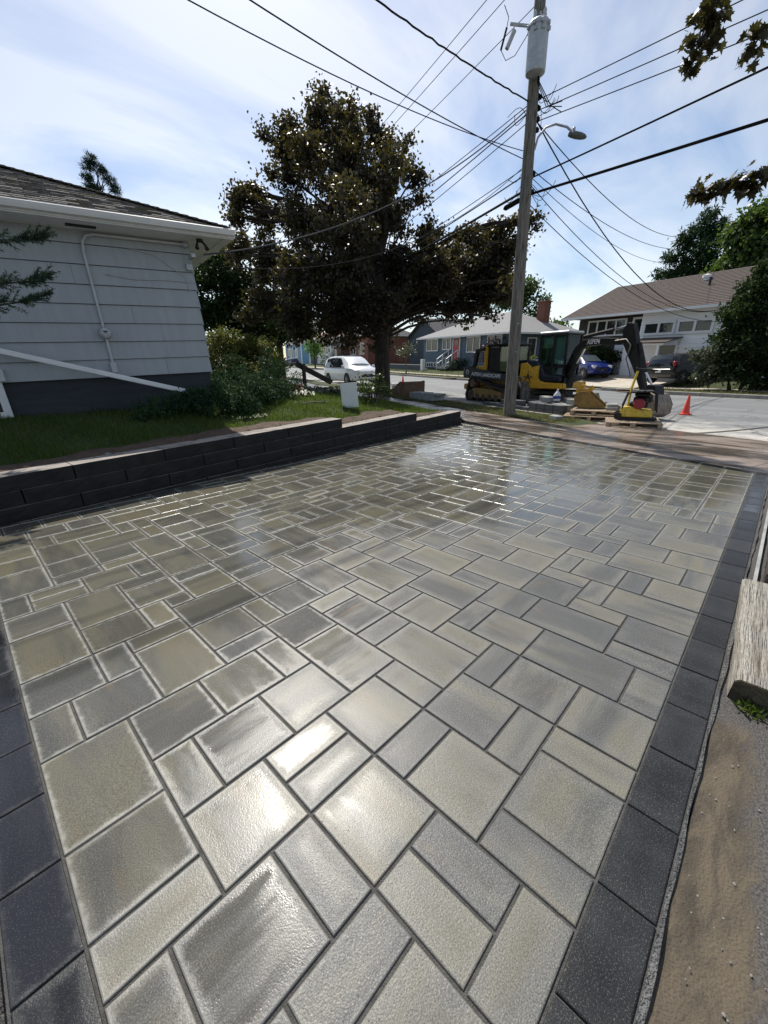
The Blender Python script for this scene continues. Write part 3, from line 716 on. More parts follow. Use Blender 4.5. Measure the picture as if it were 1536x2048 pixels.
def blades(name, pts, h, mat, parent=None, wd_=.006, lean=.5):
    P = np.array(pts); n = len(P)
    a = rg.uniform(0, 2*np.pi, n); d = np.stack([np.cos(a), np.sin(a), np.zeros(n)], 1); s = np.stack([-np.sin(a), np.cos(a), np.zeros(n)], 1)
    hh = h*rg.uniform(.4, 1.2, (n, 1))*np.where(rg.random((n, 1)) < .06, 1.9, 1)*(.7+.6*(.5+.5*np.sin(P[:, :1]*5.3+P[:, 1:2]*3.7))); w = wd_*rg.uniform(.7, 1.4, (n, 1))
    tip = P+d*hh*rg.uniform(0, lean, (n, 1)); tip[:, 2] += hh[:, 0]
    V_ = np.stack([P-s*w, P+s*w, tip], 1)
    cl_ = .5+.5*np.sin(P[:, 0]*3.1+np.sin(P[:, 1]*4.3)*1.5)*np.sin(P[:, 1]*2.7+np.cos(P[:, 0]*1.9)*2)
    return mk(name, raw_mesh(name, V_, 3, np.clip(rg.random(n)*.65+cl_*.4, 0, 1)), mat, parent)
pts = []
for k in range(95000):
    u = rg.uniform(-2.2, 9.6); v = v_wall(u)+.26+3.4*rg.random()**1.5
    if v-v_wall(u)-.24 < bed_w(u)*rg.uniform(.75, 1.1) and rg.random() < .96: continue
    if to_st(u, v)[1] > 6.86: continue
    pts.append((u, v, lawn_z(u, v)-.004))
tag(blades('grass', pts, .058, 'grass_blade', lean=.8), 'short green lawn grass behind the retaining wall', 'grass', kind='stuff')
# small stones and clods on the bare soil
for k in range(9):
    u = [1.15, 1.9, 3.1, 2.2, 5.6, 6.2, 6.9, .4, 3.7][k]; v = v_wall(u)+.3+.04*(k % 3)
    bm = bmesh.new(); bmesh.ops.create_icosphere(bm, subdivisions=1, radius=.03+.012*(k % 2))
    for q in bm.verts: q.co = Vector((q.co.x*1.3, q.co.y, q.co.z*.7))*brng.uniform(.75, 1.2)
    me = bpy.data.meshes.new('stone'); bm.to_mesh(me); bm.free()
    if k == 0: tag(mk('stone', me, 'pebble', loc=(u, v, lawn_z(u, v)+.03)), 'pale stone lying on the soil behind the wall, nearest the house', 'stone')
    else: mk('clod', me, 'soil', loc=(u, v, lawn_z(u, v)+.02))['kind'] = 'stuff'

# ------------------------------------------------------------------ sidewalk, verge, street
def sheet(name, s0, s1, t0, t1, dz, mat, ns=60, nt=4, fz=None, kind='structure', wob=0.):
    mb = MB()
    for i in range(ns+1):
        for j in range(nt+1):
            s = s0+(s1-s0)*i/ns; t = t0+(t1-t0)*j/nt
            if wob and j in (0, nt): t += wob*math.sin(s*3.1+j)*math.sin(s*1.3)
            p = ST(s, t); p.z += dz if fz is None else fz(s, t); mb.v.append(tuple(p))
    for i in range(ns):
        for j in range(nt): mb.f.append((i*(nt+1)+j, i*(nt+1)+j+1, (i+1)*(nt+1)+j+1, (i+1)*(nt+1)+j))
    o = mb.build(name, mat, smooth=True)
    return tag(o, kind=kind)
sheet('street', -60, 150, 6.0, 21.2, -.05, 'street', 180, 8)
# sidewalk flags: long slabs butted along the street
sw = thing('sidewalk', None, None); sw['kind'] = 'structure'
k = -16.
while k < 60:
    a = k; b = k+1.55
    mb = MB(); P = []
    t1 = 8.45
    for z in (-.12, 0):
        for s, t in ((a+.004, 6.86), (b-.004, 6.86), (b-.004, t1), (a+.004, t1)):
            p = ST(s, t); P.append((p.x, p.y, p.z+z-.004))
    mb.add(P, [(3, 2, 1, 0), (4, 5, 6, 7), (0, 1, 5, 4), (1, 2, 6, 5), (2, 3, 7, 6), (3, 0, 4, 7)])
    mb.build('flag', 'wet_concrete', sw, bevel=.006)
    k = b
# concrete apron that carries the drive out to the road
sheet('apron', -1.5, 6.7, 8.455, 9.9, 0, 'wet_concrete', 24, 5, fz=lambda s, t: -.006-.032*(t-8.45)/1.4)
# grass verge between sidewalk and kerb, with its kerb stones
sheet('verge', 6.75, 60, 8.46, 9.55, .012, 'turf', 120, 5, fz=lambda s, t: .012+.02*math.sin(s*2.3)*math.sin(t*5)*(8.5 < t < 9.5)-(.05 if s < 6.9 else 0), wob=.04)
vp = []
for k in range(15000):
    s = 6.7+17*rg.random()**1.3; t = rg.uniform(8.44, 9.6)+.05*math.sin(s*4)
    if s < 7.0+.5*abs(t-9): continue
    p = ST(s, t); vp.append((p.x, p.y, p.z+.005))
tag(blades('verge_grass', vp, .07, 'dry_grass', lean=.9, wd_=.007), 'dry trampled grass on the verge beside the road', 'grass', kind='stuff')
kb = thing('kerb', None, None); kb['kind'] = 'structure'
k = 8.0
while k < 58:
    mb = MB(); P = []
    for z in (-.1, .035):
        for s, t in ((k+.005, 9.56), (k+1.79, 9.56), (k+1.79, 9.70), (k+.005, 9.70)):
            p = ST(s, t); P.append((p.x, p.y, p.z+z))
    mb.add(P, [(3, 2, 1, 0), (4, 5, 6, 7), (0, 1, 5, 4), (1, 2, 6, 5), (2, 3, 7, 6), (3, 0, 4, 7)])
    mb.build('kerb_stone', 'curb', kb, bevel=.015); k += 1.8
# far side: kerb, verge, sidewalk, lawns
kf = thing('far_kerb', None, None); kf['kind'] = 'structure'
k = -14.
while k < 100:
    mb = MB(); P = []
    low = 15.2 < k+.9 < 20.5
    for z in (-.15, .02 if low else .10):
        for s, t in ((k+.006, 20.6), (k+2.39, 20.6), (k+2.39, 20.8), (k+.006, 20.8)):
            p = ST(s, t); P.append((p.x, p.y, p.z+z))
    mb.add(P, [(3, 2, 1, 0), (4, 5, 6, 7), (0, 1, 5, 4), (1, 2, 6, 5), (2, 3, 7, 6), (3, 0, 4, 7)])
    mb.build('kerb_stone', 'curb', kf, bevel=.02); k += 2.4
sheet('far_verge', -20, 120, 20.78, 22.4, .09, 'turf', 120, 4)
sheet('far_walk', -20, 120, 22.38, 23.9, .115, 'walk', 120, 2)
sheet('far_lawn', -30, 130, 23.88, 60, 0, 'turf', 120, 12, fz=lambda s, t: far_rise(t)-.005)
sheet('far_drive', 13.6, 19.6, 20.75, 27.2, 0, 'walk', 10, 12, fz=lambda s, t: max(far_rise(t)+.004, .125) if t > 22 else .03+.1*(t-20.75)/1.25)
vp = []
for k in range(16000):
    s = rg.uniform(3, 45); t = rg.uniform(20.8, 22.4) if k % 3 else rg.uniform(23.9, 26.5)
    if 13.6 < s < 19.6: continue
    p = ST(s, t); vp.append((p.x, p.y, p.z+(.09 if t < 23 else far_rise(t))))
tag(blades('far_grass', vp, .09, 'dry_grass', lean=.8, wd_=.014), 'sunlit grass of the verges and lawns across the street', 'grass', kind='stuff')
# storm drain mouths in the far kerb
for s, lab in ((13.0, 'dark storm drain opening in the far kerb behind the orange cone'), (28.4, 'dark storm drain opening in the far kerb near the blue house')):
    dr = thing('storm_drain', lab, 'storm drain', ST(s, 20.55, -.03), math.atan2(DS.y, DS.x), group='storm drains in the far kerb')
    MB().cbox((0, 0, .045), (1.5, .09, .07), .01).build('throat', 'drain', dr)
    MB().cbox((0, .14, .02), (1.3, .28, .03), .008).build('grate', 'rust', dr)
    MB().cbox((0, -.06, .118), (1.7, .2, .05), .012).build('lid', 'curb', dr)
tm = MB()      # curved tyre mark on the dusty road
arc = [(6.9+2.6*math.cos(a_), 13.2+6.2*math.sin(a_)) for a_ in [R(150+i*4) for i in range(-14, 18)]]
for i in range(len(arc)-1):
    p, q = ST(*arc[i], -.045), ST(*arc[i+1], -.045); d = (q-p).normalized(); n_ = Vector((-d.y, d.x, 0))*.05
    tm.quad(p-n_, q-n_, q+n_, p+n_)
tag(tm.build('tyre_mark', 'asphalt'), kind='structure')

# ------------------------------------------------------------------ right-hand side of the drive
mb = MB(); bb = []
for i in range(110):
    u = .2+i*.065
    bb.append(-.084-.004*math.sin(u*3.1)-.003*math.sin(u*17))
for i in range(110):
    u = .2+i*.065
    for v, z in ((-.064, -.035), (-.066, -.004), (bb[i]+.006, -.008), (bb[i], -.05)): mb.v.append((u, v, z+.002*math.sin(u*41)))
for i in range(109):
    for j in range(3): mb.f.append((i*4+j, (i+1)*4+j, (i+1)*4+j+1, i*4+j+1))
tag(mb.build('edge_haunch', 'edge_concrete', smooth=True), kind='structure')
def side_mat():
    m, t, b, o = new_mat('side_path')
    pos = N(t, 'ShaderNodeNewGeometry').outputs['Position']
    sx = N(t, 'ShaderNodeSeparateXYZ', {0: pos})
    n1_ = N(t, 'ShaderNodeTexNoise', {'Vector': N(t, 'ShaderNodeMapping', {'Vector': pos, 'Rotation': (0, 0, R(35)), 'Scale': (1.0, 3.0, 1)}).outputs[0], 'Scale': 4.5, 'Detail': 7, 'Roughness': .68, 'Distortion': .6}).outputs['Fac']
    n2_ = N(t, 'ShaderNodeTexNoise', {'Vector': pos, 'Scale': 150., 'Detail': 4}).outputs['Fac']
    n3_ = N(t, 'ShaderNodeTexVoronoi', {'Vector': pos, 'Scale': 95.}).outputs['Distance']
    sand = mixc(t, smooth(t, n1_, .35, .65), (.045, .036, .024), (.108, .086, .056))
    asp = mixc(t, smooth(t, n2_, .4, .65), (.045, .042, .040), (.115, .107, .10))
    e = mth(t, 'ADD', mth(t, 'ADD', sx.outputs[1], mth(t, 'MULTIPLY_ADD', n1_, .22, .125)), mth(t, 'MULTIPLY', mth(t, 'SUBTRACT', 1.35, sx.outputs[0]), .06))
    up = smooth(t, sx.outputs[0], 1.86, 1.98)
    k = mth(t, 'MULTIPLY', smooth(t, e, -.03, .03), mth(t, 'SUBTRACT', 1., up))
    col = mixc(t, k, asp, sand)
    col = mixc(t, mth(t, 'MULTIPLY', smooth(t, n2_, .52, .68), .5), col, (.06, .052, .045))
    t.links.new(col, b.inputs['Base Color']); b.inputs['Roughness'].default_value = .85
    hh = mth(t, 'MULTIPLY_ADD', n3_, -.25, n2_)
    t.links.new(N(t, 'ShaderNodeBump', {'Height': hh, 'Strength': .7, 'Distance': .007}).outputs[0], b.inputs['Normal'])
    MATS['side_path'] = m
side_mat()
mb = MB()
for i in range(60):
    for j in range(14):
        u = -1.5+i*.16; v = -.078-.28*(j**1.5)
        mb.v.append((u, v, -.022-.004*math.sin(u*9+j)-.0012*j+(.006*math.sin(u*23)*math.cos(v*31))))
for i in range(59):
    for j in range(13): mb.f.append((i*14+j, i*14+j+1, (i+1)*14+j+1, (i+1)*14+j))
tag(mb.build('side_path', 'side_path', smooth=True), kind='structure')
sheet('back_yard', -60, 4, -60, 6.5, -.11, 'asphalt', 10, 10)
mb = MB().quad((-12, -3, -.035), (-.279, -3, -.03), (-.279, 5.35, -.03), (-12, 4.5, -.035)); tag(mb.build('yard_pad', 'asphalt'), kind='structure')
# weathered landscape timber lying along the edge
tb = thing('landscape_timber', 'weathered grey landscape timber lying beside the dark border pavers', 'timber', (2.12, -.335, -.045), R(2.6))
prof = [(-.17, .0), (-.174, .02), (-.172, .112), (-.158, .126), (.21, .130), (.226, .116), (.23, .02), (.226, 0)]
mb = MB(); nst = 26
for i in range(nst):
    x = i*1.18/(nst-1)
    for (y, z) in prof: mb.v.append((x, y+.004*math.sin(x*9+z*30), z+.003*math.sin(x*13+y*40)))
for i in range(nst-1):
    for j in range(8): mb.f.append((i*8+j, i*8+(j+1) % 8, (i+1)*8+(j+1) % 8, (i+1)*8+j))
mb.f.append(tuple(range((nst-1)*8, nst*8)))
mb.build('beam', 'timber_weathered', tb, smooth=True)
e_ = MB(); e_.add([(-.004, y*.985, z*.985+.001) for y, z in prof]+[(.01, y*.985, z*.985+.001) for y, z in prof], [tuple(range(8)), tuple(range(15, 7, -1))]+[(i, (i+1) % 8, 8+(i+1) % 8, 8+i) for i in range(8)])
e_.build('cut_end', 'timber_end', tb)
ck = MB()
for (x, y, l) in ((.12, .02, .2), (.4, -.06, .3), (.55, .05, .16), (.2, .08, .12), (.72, -.02, .25), (.9, .06, .18), (.62, -.1, .15)):
    ck.tube([(x, y, .124), (x+l*.5, y+.008, .1275), (x+l, y-.004, .124)], [.0012, .0034, .001], 5)
ck.build('crack', 'timber_dark', tb)
# stacked timbers farther along, shade put into the colour, with a pale edging strip
for k, (u0, u1, top) in enumerate(((3.42, 3.78, .03), (3.80, 4.42, -.02), (4.44, 5.35, .02), (5.37, 6.2, .0))):
    t_ = thing('stacked_timber', ['short', 'second', 'third', 'farthest'][k]+' dark timber of the row beyond the weathered beam, shade put into its colour', 'timber', ((u0+u1)/2, -.42, -.06), 0, group='dark timbers along the edge')
    MB().cbox((0, 0, top-.0+.03), (u1-u0, .52, .20), .015).build('beam', 'timber_dark', t_)
es = MB().prism([(3.4, -.010), (6.5, -.010), (6.5, .012), (3.4, .006)], -.128, -.108, 'y')
tag(es.build('edging_strip', 'block_grey'), 'thin pale edging strip along the dark timbers', 'edging')
# weeds by the timber end and pale pebbles
for (u, v, n, lab) in ((2.06, -.19, 46, 'small green weed growing under the cut end of the timber'), (2.03, -.30, 60, 'leafy weed clump in the shade of the timber end')):
    q = np.array([(u, v, -.02)]*n)+rg.normal(size=(n, 3))*np.array([.022, .03, .003])
    Dr = rg.normal(size=(n, 3)); Dr[:, 2] = np.abs(Dr[:, 2])+.6
    me = raw_mesh('weed', leaf_verts(q, Dr, rg.normal(size=(n, 3))+np.array([0, 0, .5]), .05, .016, rg), 4, rg.random(n))
    tag(mk('weed', me, 'grass_blade'), lab, 'weed')
for k in range(170):
    u = .5+prng.random()*1.75; v = -.1-.5*prng.random()
    bm = bmesh.new(); bmesh.ops.create_icosphere(bm, subdivisions=1, radius=prng.uniform(.0012, .0034)*(2.2 if k % 40 == 0 else 1))
    for q in bm.verts: q.co = Vector((q.co.x*1.3, q.co.y, q.co.z*.7))*prng.uniform(.75, 1.25)
    me = bpy.data.meshes.new('pebble'); bm.to_mesh(me); bm.free()
    if k == 0: pb0 = []
    pb0.append((me, (u, v, -.019)))
V_ = []; F_ = []
for me, l in pb0:
    k = len(V_); V_ += [tuple(Vector(l)+q.co) for q in me.vertices]; F_ += [tuple(i+k for i in f.vertices) for f in me.polygons]
tag(MB().add(V_, F_).build('gravel', 'pebble', smooth=True), 'pale grit scattered on the sandy path', 'gravel', kind='stuff')
# ------------------------------------------------------------------ grey house on the left
def frame_root(o, org, X, Y, Z):
    M4 = Matrix((X, Y, Z)).transposed().to_4x4(); M4.translation = org; o.matrix_world = M4; return o
hl = thing('grey_house', 'grey clapboard house with dark foundation and hipped shingle roof beside the lawn', 'house')
frame_root(hl, (3.48, 7.76, 1.39), Vector((.9883, -.1495, .031)), Vector((.1495, .9888, 0)), Vector((-.0306, .0046, .9995)))
MB().box((-4.0, 4.5, -.62), (7.96, 8.96, 1.24)).build('foundation', 'foundation', hl)
MB().box((-4.0, 4.51, 1.02), (7.97, 8.95, 2.05)).build('wall', 'siding_grey', hl)
shj = random.Random(2)
for k in range(8):
    z0 = k*.265; z1 = min(z0+.255, 2.03)
    cuts = [-8]+sorted(-7.4+shj.random()*7.0 for _ in range(1))+[.014]
    for xa, xb in zip(cuts, cuts[1:]):
        j_ = shj.uniform(-.0015, .0015)
        MB().prism([(-.036+j_, z0+.004), (0, z0+.004), (0, z1+.006), (-.012+j_, z1+.006)], xa+.0015, xb-.0015, 'x').build('siding_board', 'siding_grey', hl)
    for xn in range(19):
        x_ = -7.2+xn*.405+shj.uniform(-.02, .02); MB().lathe([(.006, -.037), (.005, -.0395)], (x_, 0, z0+.022), 6, 'y').build('nail_head', 'pipe_grey', hl)
    MB().prism([(-8e-9, z0-.012), (.030, z0-.012), (.010, z1), (-8e-9, z1)], -.02, 9, 'y').build('siding_board', 'siding_grey', hl)
EV, EZ, SL = .53, 2.15, .43
HD = (9+2*EV)/2
MB().box((-3.9, 4.5, 2.045), (8+2*EV-.04, 9+2*EV-.04, .03)).build('soffit', 'trim_white', hl)
MB().box((-3.9, -EV+.01, 2.10), (8+2*EV, .022, .11)).build('fascia', 'trim_white', hl)
MB().box((EV-.09, 4.5, 2.10), (.022, 9+2*EV-.06, .14)).build('fascia', 'trim_white', hl)
gp = [(-EV-.095, 2.15), (-EV-.105, 2.14), (-EV-.09, 2.105), (-EV-.07, 2.07), (-EV-.01, 2.065), (-EV-.004, 2.155), (-EV-.02, 2.155), (-EV-.025, 2.085), (-EV-.065, 2.085), (-EV-.085, 2.12)]
MB().prism(gp, -8.5, EV+.08, 'x').build('gutter', 'white_paint', hl)
# roof body and laid shingle courses on the slope in view
ux0, ux1, uy0, uy1 = -8.5, EV, -EV-.02, 9+EV
rz = EZ+HD*SL; rxa, rxb = ux0+HD, ux1-HD
rf = MB(); rf.add([(ux0, uy0, EZ), (ux1, uy0, EZ), (ux1, uy1, EZ), (ux0, uy1, EZ), (min(rxa, -3.95), 4.5, rz), (max(rxb, -4.0), 4.5, rz), (ux0, uy0, EZ-.03), (ux1, uy0, EZ-.03), (ux1, uy1, EZ-.03), (ux0, uy1, EZ-.03)],
       [(0, 1, 5, 4), (1, 2, 5), (2, 3, 4, 5), (3, 0, 4), (6, 7, 1, 0), (7, 8, 2, 1), (8, 9, 3, 2), (9, 6, 0, 3), (9, 8, 7, 6)])
roof = rf.build('roof', 'shingle_brown', hl)
sh = MB(); shr = random.Random(8)
row = 0; step = .135
while row*step < 4.6:
    y = uy0-.015+row*step; z = EZ+(y-uy0)*SL; x = -5.6+(row % 2)*.15+shr.uniform(-.02, .02)
    xr = ux1-(y-uy0)-.02
    while x < xr-.1:
        w = min(.30, xr-x); th = .014+shr.uniform(0, .016); dy = shr.uniform(-.008, .008)
        a, b = (y+dy, z+dy*SL), (y+step*1.25, z+step*1.25*SL)
        sh.add([(x+.006, a[0], a[1]+.004), (x+w-.006, a[0], a[1]+.004), (x+w-.006, b[0], b[1]+.003), (x+.006, b[0], b[1]+.003),
                (x+.006, a[0], a[1]+.004+th), (x+w-.006, a[0], a[1]+.004+th), (x+w-.006, b[0], b[1]+.006), (x+.006, b[0], b[1]+.006)],
               [(4, 5, 6, 7), (0, 1, 5, 4), (1, 2, 6, 5), (3, 0, 4, 7)])
        x += .30
    row += 1
tag(sh.build('shingle', 'shingle_brown', roof), kind='stuff')
hd = Vector((-1, 1, SL)).normalized(); hs_ = Vector((1, 1, 0)).normalized(); hu = hd.cross(hs_)*-1
for k in range(34):
    c = Vector((ux1, uy0, EZ))+hd*(.1+k*.165)+hu.normalized()*.028
    MB().cbox((0, 0, 0), (.24, .20, .012), .003).build('hip_cap', 'shingle_brown', roof).matrix_local = (lambda M: (setattr(M, 'translation', c), M)[1])(Matrix((hd, hs_, hd.cross(hs_))).transposed().to_4x4() @ Matrix.Rotation(R(-4), 4, 'Y'))
MB().box((-1.47, -.26, 2.024), (.36, .10, .012)).build('soffit_vent', 'black_matte', hl)
# electric service: conduit, meter, weatherhead
cp = [(-1.5, -.06, .12)]+[(-1.5, -.06, z) for z in (.5, 1.2, 1.75)]+[(-1.48, -.06, 1.88), (-1.42, -.06, 1.96), (-1.32, -.06, 1.985), (-.2, -.06, 1.985), (-.02, -.06, 1.985)]
MB().tube(cp, .020, 10).build('conduit', 'pipe_grey', hl, smooth=True)
MB().lathe([(.035, 0), (.05, -.05), (.03, -.09)], (-.02, -.06, 1.985), 10, 'x').build('weatherhead', 'galv', hl)
mt = MB().lathe([(.085, -.03), (.088, -.10), (.075, -.13)], (-1.5, 0, .65), 20, 'y').build('electric_meter', 'galv', hl, smooth=True)
MB().lathe([(.066, -.128), (.064, -.165), (.045, -.175)], (-1.5, 0, .65), 20, 'y').build('dial_glass', 'meter_glass', mt, smooth=True)
MB().box((-1.5, -.178, .665), (.05, .003, .02)).build('register', 'black_matte', mt)
MB().cbox((-1.5, -.06, .14), (.085, .07, .16), .01).build('junction_box', 'pipe_grey', hl)
MB().cbox((-2.92, -.06, .10), (.14, .10, .17), .01).build('wall_vent', 'pipe_grey', hl)
MB().tube([(-1.3, -.045, 1.48), (-.9, -.045, 1.43), (-.5, -.045, 1.45), (.0, -.045, 1.44)], .006, 5).build('cable', 'pipe_grey', hl)
MB().tube([(-.9, -.045, 1.86), (-.55, -.045, 1.80), (-.3, -.045, 1.62), (-.12, -.045, 1.5), (-.1, -.045, 1.28)], .006, 5).build('cable', 'pipe_grey', hl)
MB().cbox((-.05, -.06, 1.66), (.10, .06, .10), .008).build('splice_box', 'galv', hl)
MB().box((-.02, -.2, 1.79), (.06, .22, .05)).build('wire_bracket', 'galv', hl)
fl = MB().cyl((.12, -.3, 2.03), (.12, -.3, 2.00), .05, n=12).build('flood_light', 'black_matte', hl)
for dx_ in (-.07, .07): MB().tube([(.12, -.3, 2.0), (.12+dx_*.6, -.32, 1.985), (.12+dx_, -.35, 1.93), (.12+dx_*1.1, -.37, 1.88)], [.014, .016, .022, .034], 8).build('lamp_head', 'black_matte', fl, smooth=True)
# long white downspout that leads water off to the shrubs
dsr = Matrix((Vector((2.2, -.3, -.70)).normalized(), Vector((.0, 1, 0)), Vector((.3, 0, 1)).normalized())).transposed()
a, b = Vector((-3.6, -.12, .67)), Vector((-.55, -.34, -.29))
dd = (b-a); rx = dd.normalized(); ry = Vector((0, 1, 0)); ry = (ry-rx*ry.dot(rx)).normalized(); rzv = rx.cross(ry)
MB().cbox((a+b)/2, (dd.length, .065, .075), .008, Matrix((rx, ry, rzv)).transposed()).build('downspout', 'white_paint', hl)
wf = MB(); wf.box((-3.3, -.03, -.02), (.78, .06, .085)); wf.box((-3.3, -.03, -.44), (.78, .06, .09)); wf.box((-2.955, -.03, -.23), (.09, .06, .33)); wf.box((-3.645, -.03, -.23), (.09, .06, .33))
wb_ = wf.build('basement_window', 'trim_white', hl); MB().box((-3.3, -.012, -.23), (.6, .012, .34)).build('pane', 'window_dark', wb_)
for k in range(9):
    o = MB().cbox((-4.1+k*.52, -.10, -.655), (.50, .16, .07), .012).build('edging_stone', 'block_grey', hl)
for dx_, z in ((-.0, 1.55), (-.0, 1.35)): pass

# ------------------------------------------------------------------ houses across the street
def far_root(name, label, s, t, dz=None):
    o = thing(name, label, 'house')
    p = ST(s, t, far_rise(t) if dz is None else dz)
    X = Vector((-DS.x, -DS.y, -.0255)).normalized(); Y = DT.copy(); Z = X.cross(Y).normalized(); Y = Z.cross(X)
    return frame_root(o, p, X, Y, Z)
def window(par, x0, x1, z0, z1, y=-.0, n=2, fr=.09, mat='window_dark', side=None, frame='white_paint'):
    """framed window set proud of a wall; side='x' puts it on the wall that faces +x at x=y"""
    def P(x, d, z): return (x, y-d, z) if side is None else (y+d, x, z)
    def bar(mb, a0, a1, b0, b1, d):
        c = P((a0+a1)/2, d/2, (b0+b1)/2)
        mb.box(c, (abs(a1-a0), d, b1-b0) if side is None else (d, abs(a1-a0), b1-b0))
    m = MB(); bar(m, x0, x1, z0, z0+fr, .08); bar(m, x0, x1, z1-fr, z1, .08)
    for i in range(n+1):
        c = x0+fr/2+(x1-x0-fr)*i/n; bar(m, c-fr/2, c+fr/2, z0+fr, z1-fr, .079)
    w = m.build('window', frame, par)
    for i in range(n):
        a = x0+fr+(x1-x0-fr)*i/n; b = x0+(x1-x0-fr)*(i+1)/n
        q = MB(); bar(q, a-.002, b+.002, z0+fr-.002, z1-fr+.002, .03); q.build('pane', mat, w)
    return w
def courses(par, name, mat, x0, x1, z0, z1, step, y, th=.02, side=None, gaps=None):
    k = 0; z = z0
    while z < z1-.02:
        zt = min(z+step, z1)
        m = MB()
        pf = [(y-th, z+.004), (y-.001, z+.004), (y-.001, zt+.0), (y-th*.35, zt+.0)]
        if side is None: m.prism(pf, x0, x1, 'x')
        else: m.prism([(y+th, z+.004), (y+.001, z+.004), (y+.001, zt), (y+th*.35, zt)], x0, x1, 'y')
        m.build(name, mat, par); z += step
def hip(par, x0, x1, y0, y1, z, sl, mat, ov=.5):
    x0 -= ov; x1 += ov; y0 -= ov; y1 += ov; h = (y1-y0)/2; cy = (y0+y1)/2; rz_ = z+h*sl
    m = MB().add([(x0, y0, z), (x1, y0, z), (x1, y1, z), (x0, y1, z), (x0+h, cy, rz_), (x1-h, cy, rz_), (x0, y0, z-.04), (x1, y0, z-.04), (x1, y1, z-.04), (x0, y1, z-.04)],
        [(0, 1, 5, 4), (1, 2, 5), (2, 3, 4, 5), (3, 0, 4), (6, 7, 1, 0), (7, 8, 2, 1), (8, 9, 3, 2), (9, 6, 0, 3), (9, 8, 7, 6)])
    r = m.build('roof', mat, par)
    g = MB(); g.box(((x0+x1)/2, y0-.04, z-.08), (x1-x0+.1, .1, .13)); g.build('gutter', 'white_paint', r)
    g = MB(); g.box((x1+.04, (y0+y1)/2, z-.08), (.1, y1-y0, .13)); g.build('gutter', 'white_paint', r)
    MB().box(((x0+x1)/2, (y0+y1)/2, z-.075), (x1-x0-.02, y1-y0-.02, .05)).build('soffit', 'trim_white', r)
    # shingle courses as thin raised strips on the two slopes in view
    rows = int(h/.28); c = MB()
    for i in range(rows):
        ya = y0+i*h/rows; yb = ya+h/rows*1.02; za = z+(ya-y0)*sl; zb = z+(yb-y0)*sl; d = ya-y0
        c.add([(x0+d, ya, za+.03), (x1-d, ya, za+.03), (x1-d-.1, yb, zb+.005), (x0+d+.1, yb, zb+.005), (x0+d, ya, za), (x1-d, ya, za)], [(0, 1, 2, 3), (4, 5, 1, 0)])
        c.add([(x1-d, y0+d, za+.03), (x1-d, y1-d, za+.03), (x1-d-.1*1, y1-d, zb+.005), (x1-d-.1, y0+d, zb+.005), (x1-d, y0+d, za), (x1-d, y1-d, za)], [(0, 1, 2, 3), (4, 5, 1, 0)])
    return r

# blue shingled bungalow
bh = far_root('blue_house', 'blue shingled bungalow with red front door and grey hipped roof', 42.6, 27)
MB().box((6.85, 4.6, 1.0), (13.6, 9.1, 4.1)).build('wall', 'shake_blue', bh)
courses(bh, 'shake_course', 'shake_blue', 0.02, 13.68, .45, 3.05, .26, .05)
courses(bh, 'shake_course', 'shake_blue', .04, 9.1, .2, 3.05, .26, 13.65, side='x')
r_ = hip(bh, 0, 13.7, 0, 9.2, 3.14, .42, 'shingle_grey', .55)
MB().cbox((11.4, 6.2, 4.9), (.95, .75, 2.1), .03).build('chimney', 'brick_red', r_)
MB().cbox((11.4, 6.2, 5.98), (1.08, .88, .10), .02).build('chimney_cap', 'brick_red', r_)
MB().cyl((4.6, 2.2, 4.2), (4.6, 2.2, 4.75), .05, n=8).build('vent_pipe', 'black_matte', r_)
window(bh, .7, 3.0, 1.75, 3.0, n=2); window(bh, 3.85, 5.4, 1.85, 3.0, n=2); window(bh, 8.0, 10.0, 1.55, 3.0, n=2); window(bh, 11.0, 12.9, 1.7, 3.0, n=2)
window(bh, 2.2, 3.3, .9, 2.75, y=13.67, n=1, side='x', mat='window_curtain')
window(bh, .8, 2.2, .1, .62, n=3, fr=.06); window(bh, 2.35, 3.4, .1, .62, n=3, fr=.06)
dr = MB(); dr.box((5.72, -.04, 1.85), (.1, .09, 2.3)); dr.box((6.88, -.04, 1.85), (.1, .09, 2.3)); dr.box((6.3, -.04, 2.97), (1.26, .09, .1))
dr = dr.build('door_frame', 'white_paint', bh)
MB().box((6.3, -.02, 1.82), (1.02, .04, 2.0)).build('door', 'door_red', bh)
MB().lathe([(.32, 0), (.3, -.012)], (6.3, -.045, 2.5), 14, 'y').build('fan_light', 'window_curtain', bh)
st_ = MB()
for k in range(5): st_.box((6.0-k*.0, -1.15+.28*k-.2, .09+.08*k), (1.5, .3+.0, .16*(k+1)))
st_.build('step', 'block_grey', bh)
for x in (5.2, 6.8):
    rl = MB().tube([(x, -1.6, .95), (x, -.15, 1.85)], .045, 6); rl.tube([(x, -1.6, .5), (x, -.15, 1.35)], .03, 6)
    for y, z0, z1 in ((-1.6, 0, .95), (-.9, .3, 1.38), (-.18, .8, 1.85)): rl.tube([(x, y, z0), (x, y, z1)], .045, 6)
    rl.build('stair_rail', 'white_paint', bh)
MB().box((4.9, -.12, 1.3), (.5, .2, .35)).build('mail_box', 'black_matte', bh)
gw = far_root('garden_wall', 'low pale garden wall with white end post beside the blue house', 47.5, 25.2)
gw['category'] = 'wall'
MB().cbox((3.6, 0, .3), (7.6, .22, .5), .02).build('wall', 'siding_navy', gw); MB().cbox((3.6, 0, .57), (7.8, .3, .07), .01).build('coping', 'block_grey', gw)
MB().cbox((7.7, 0, .55), (.45, .35, 1.2), .02).build('post', 'white_paint', gw)

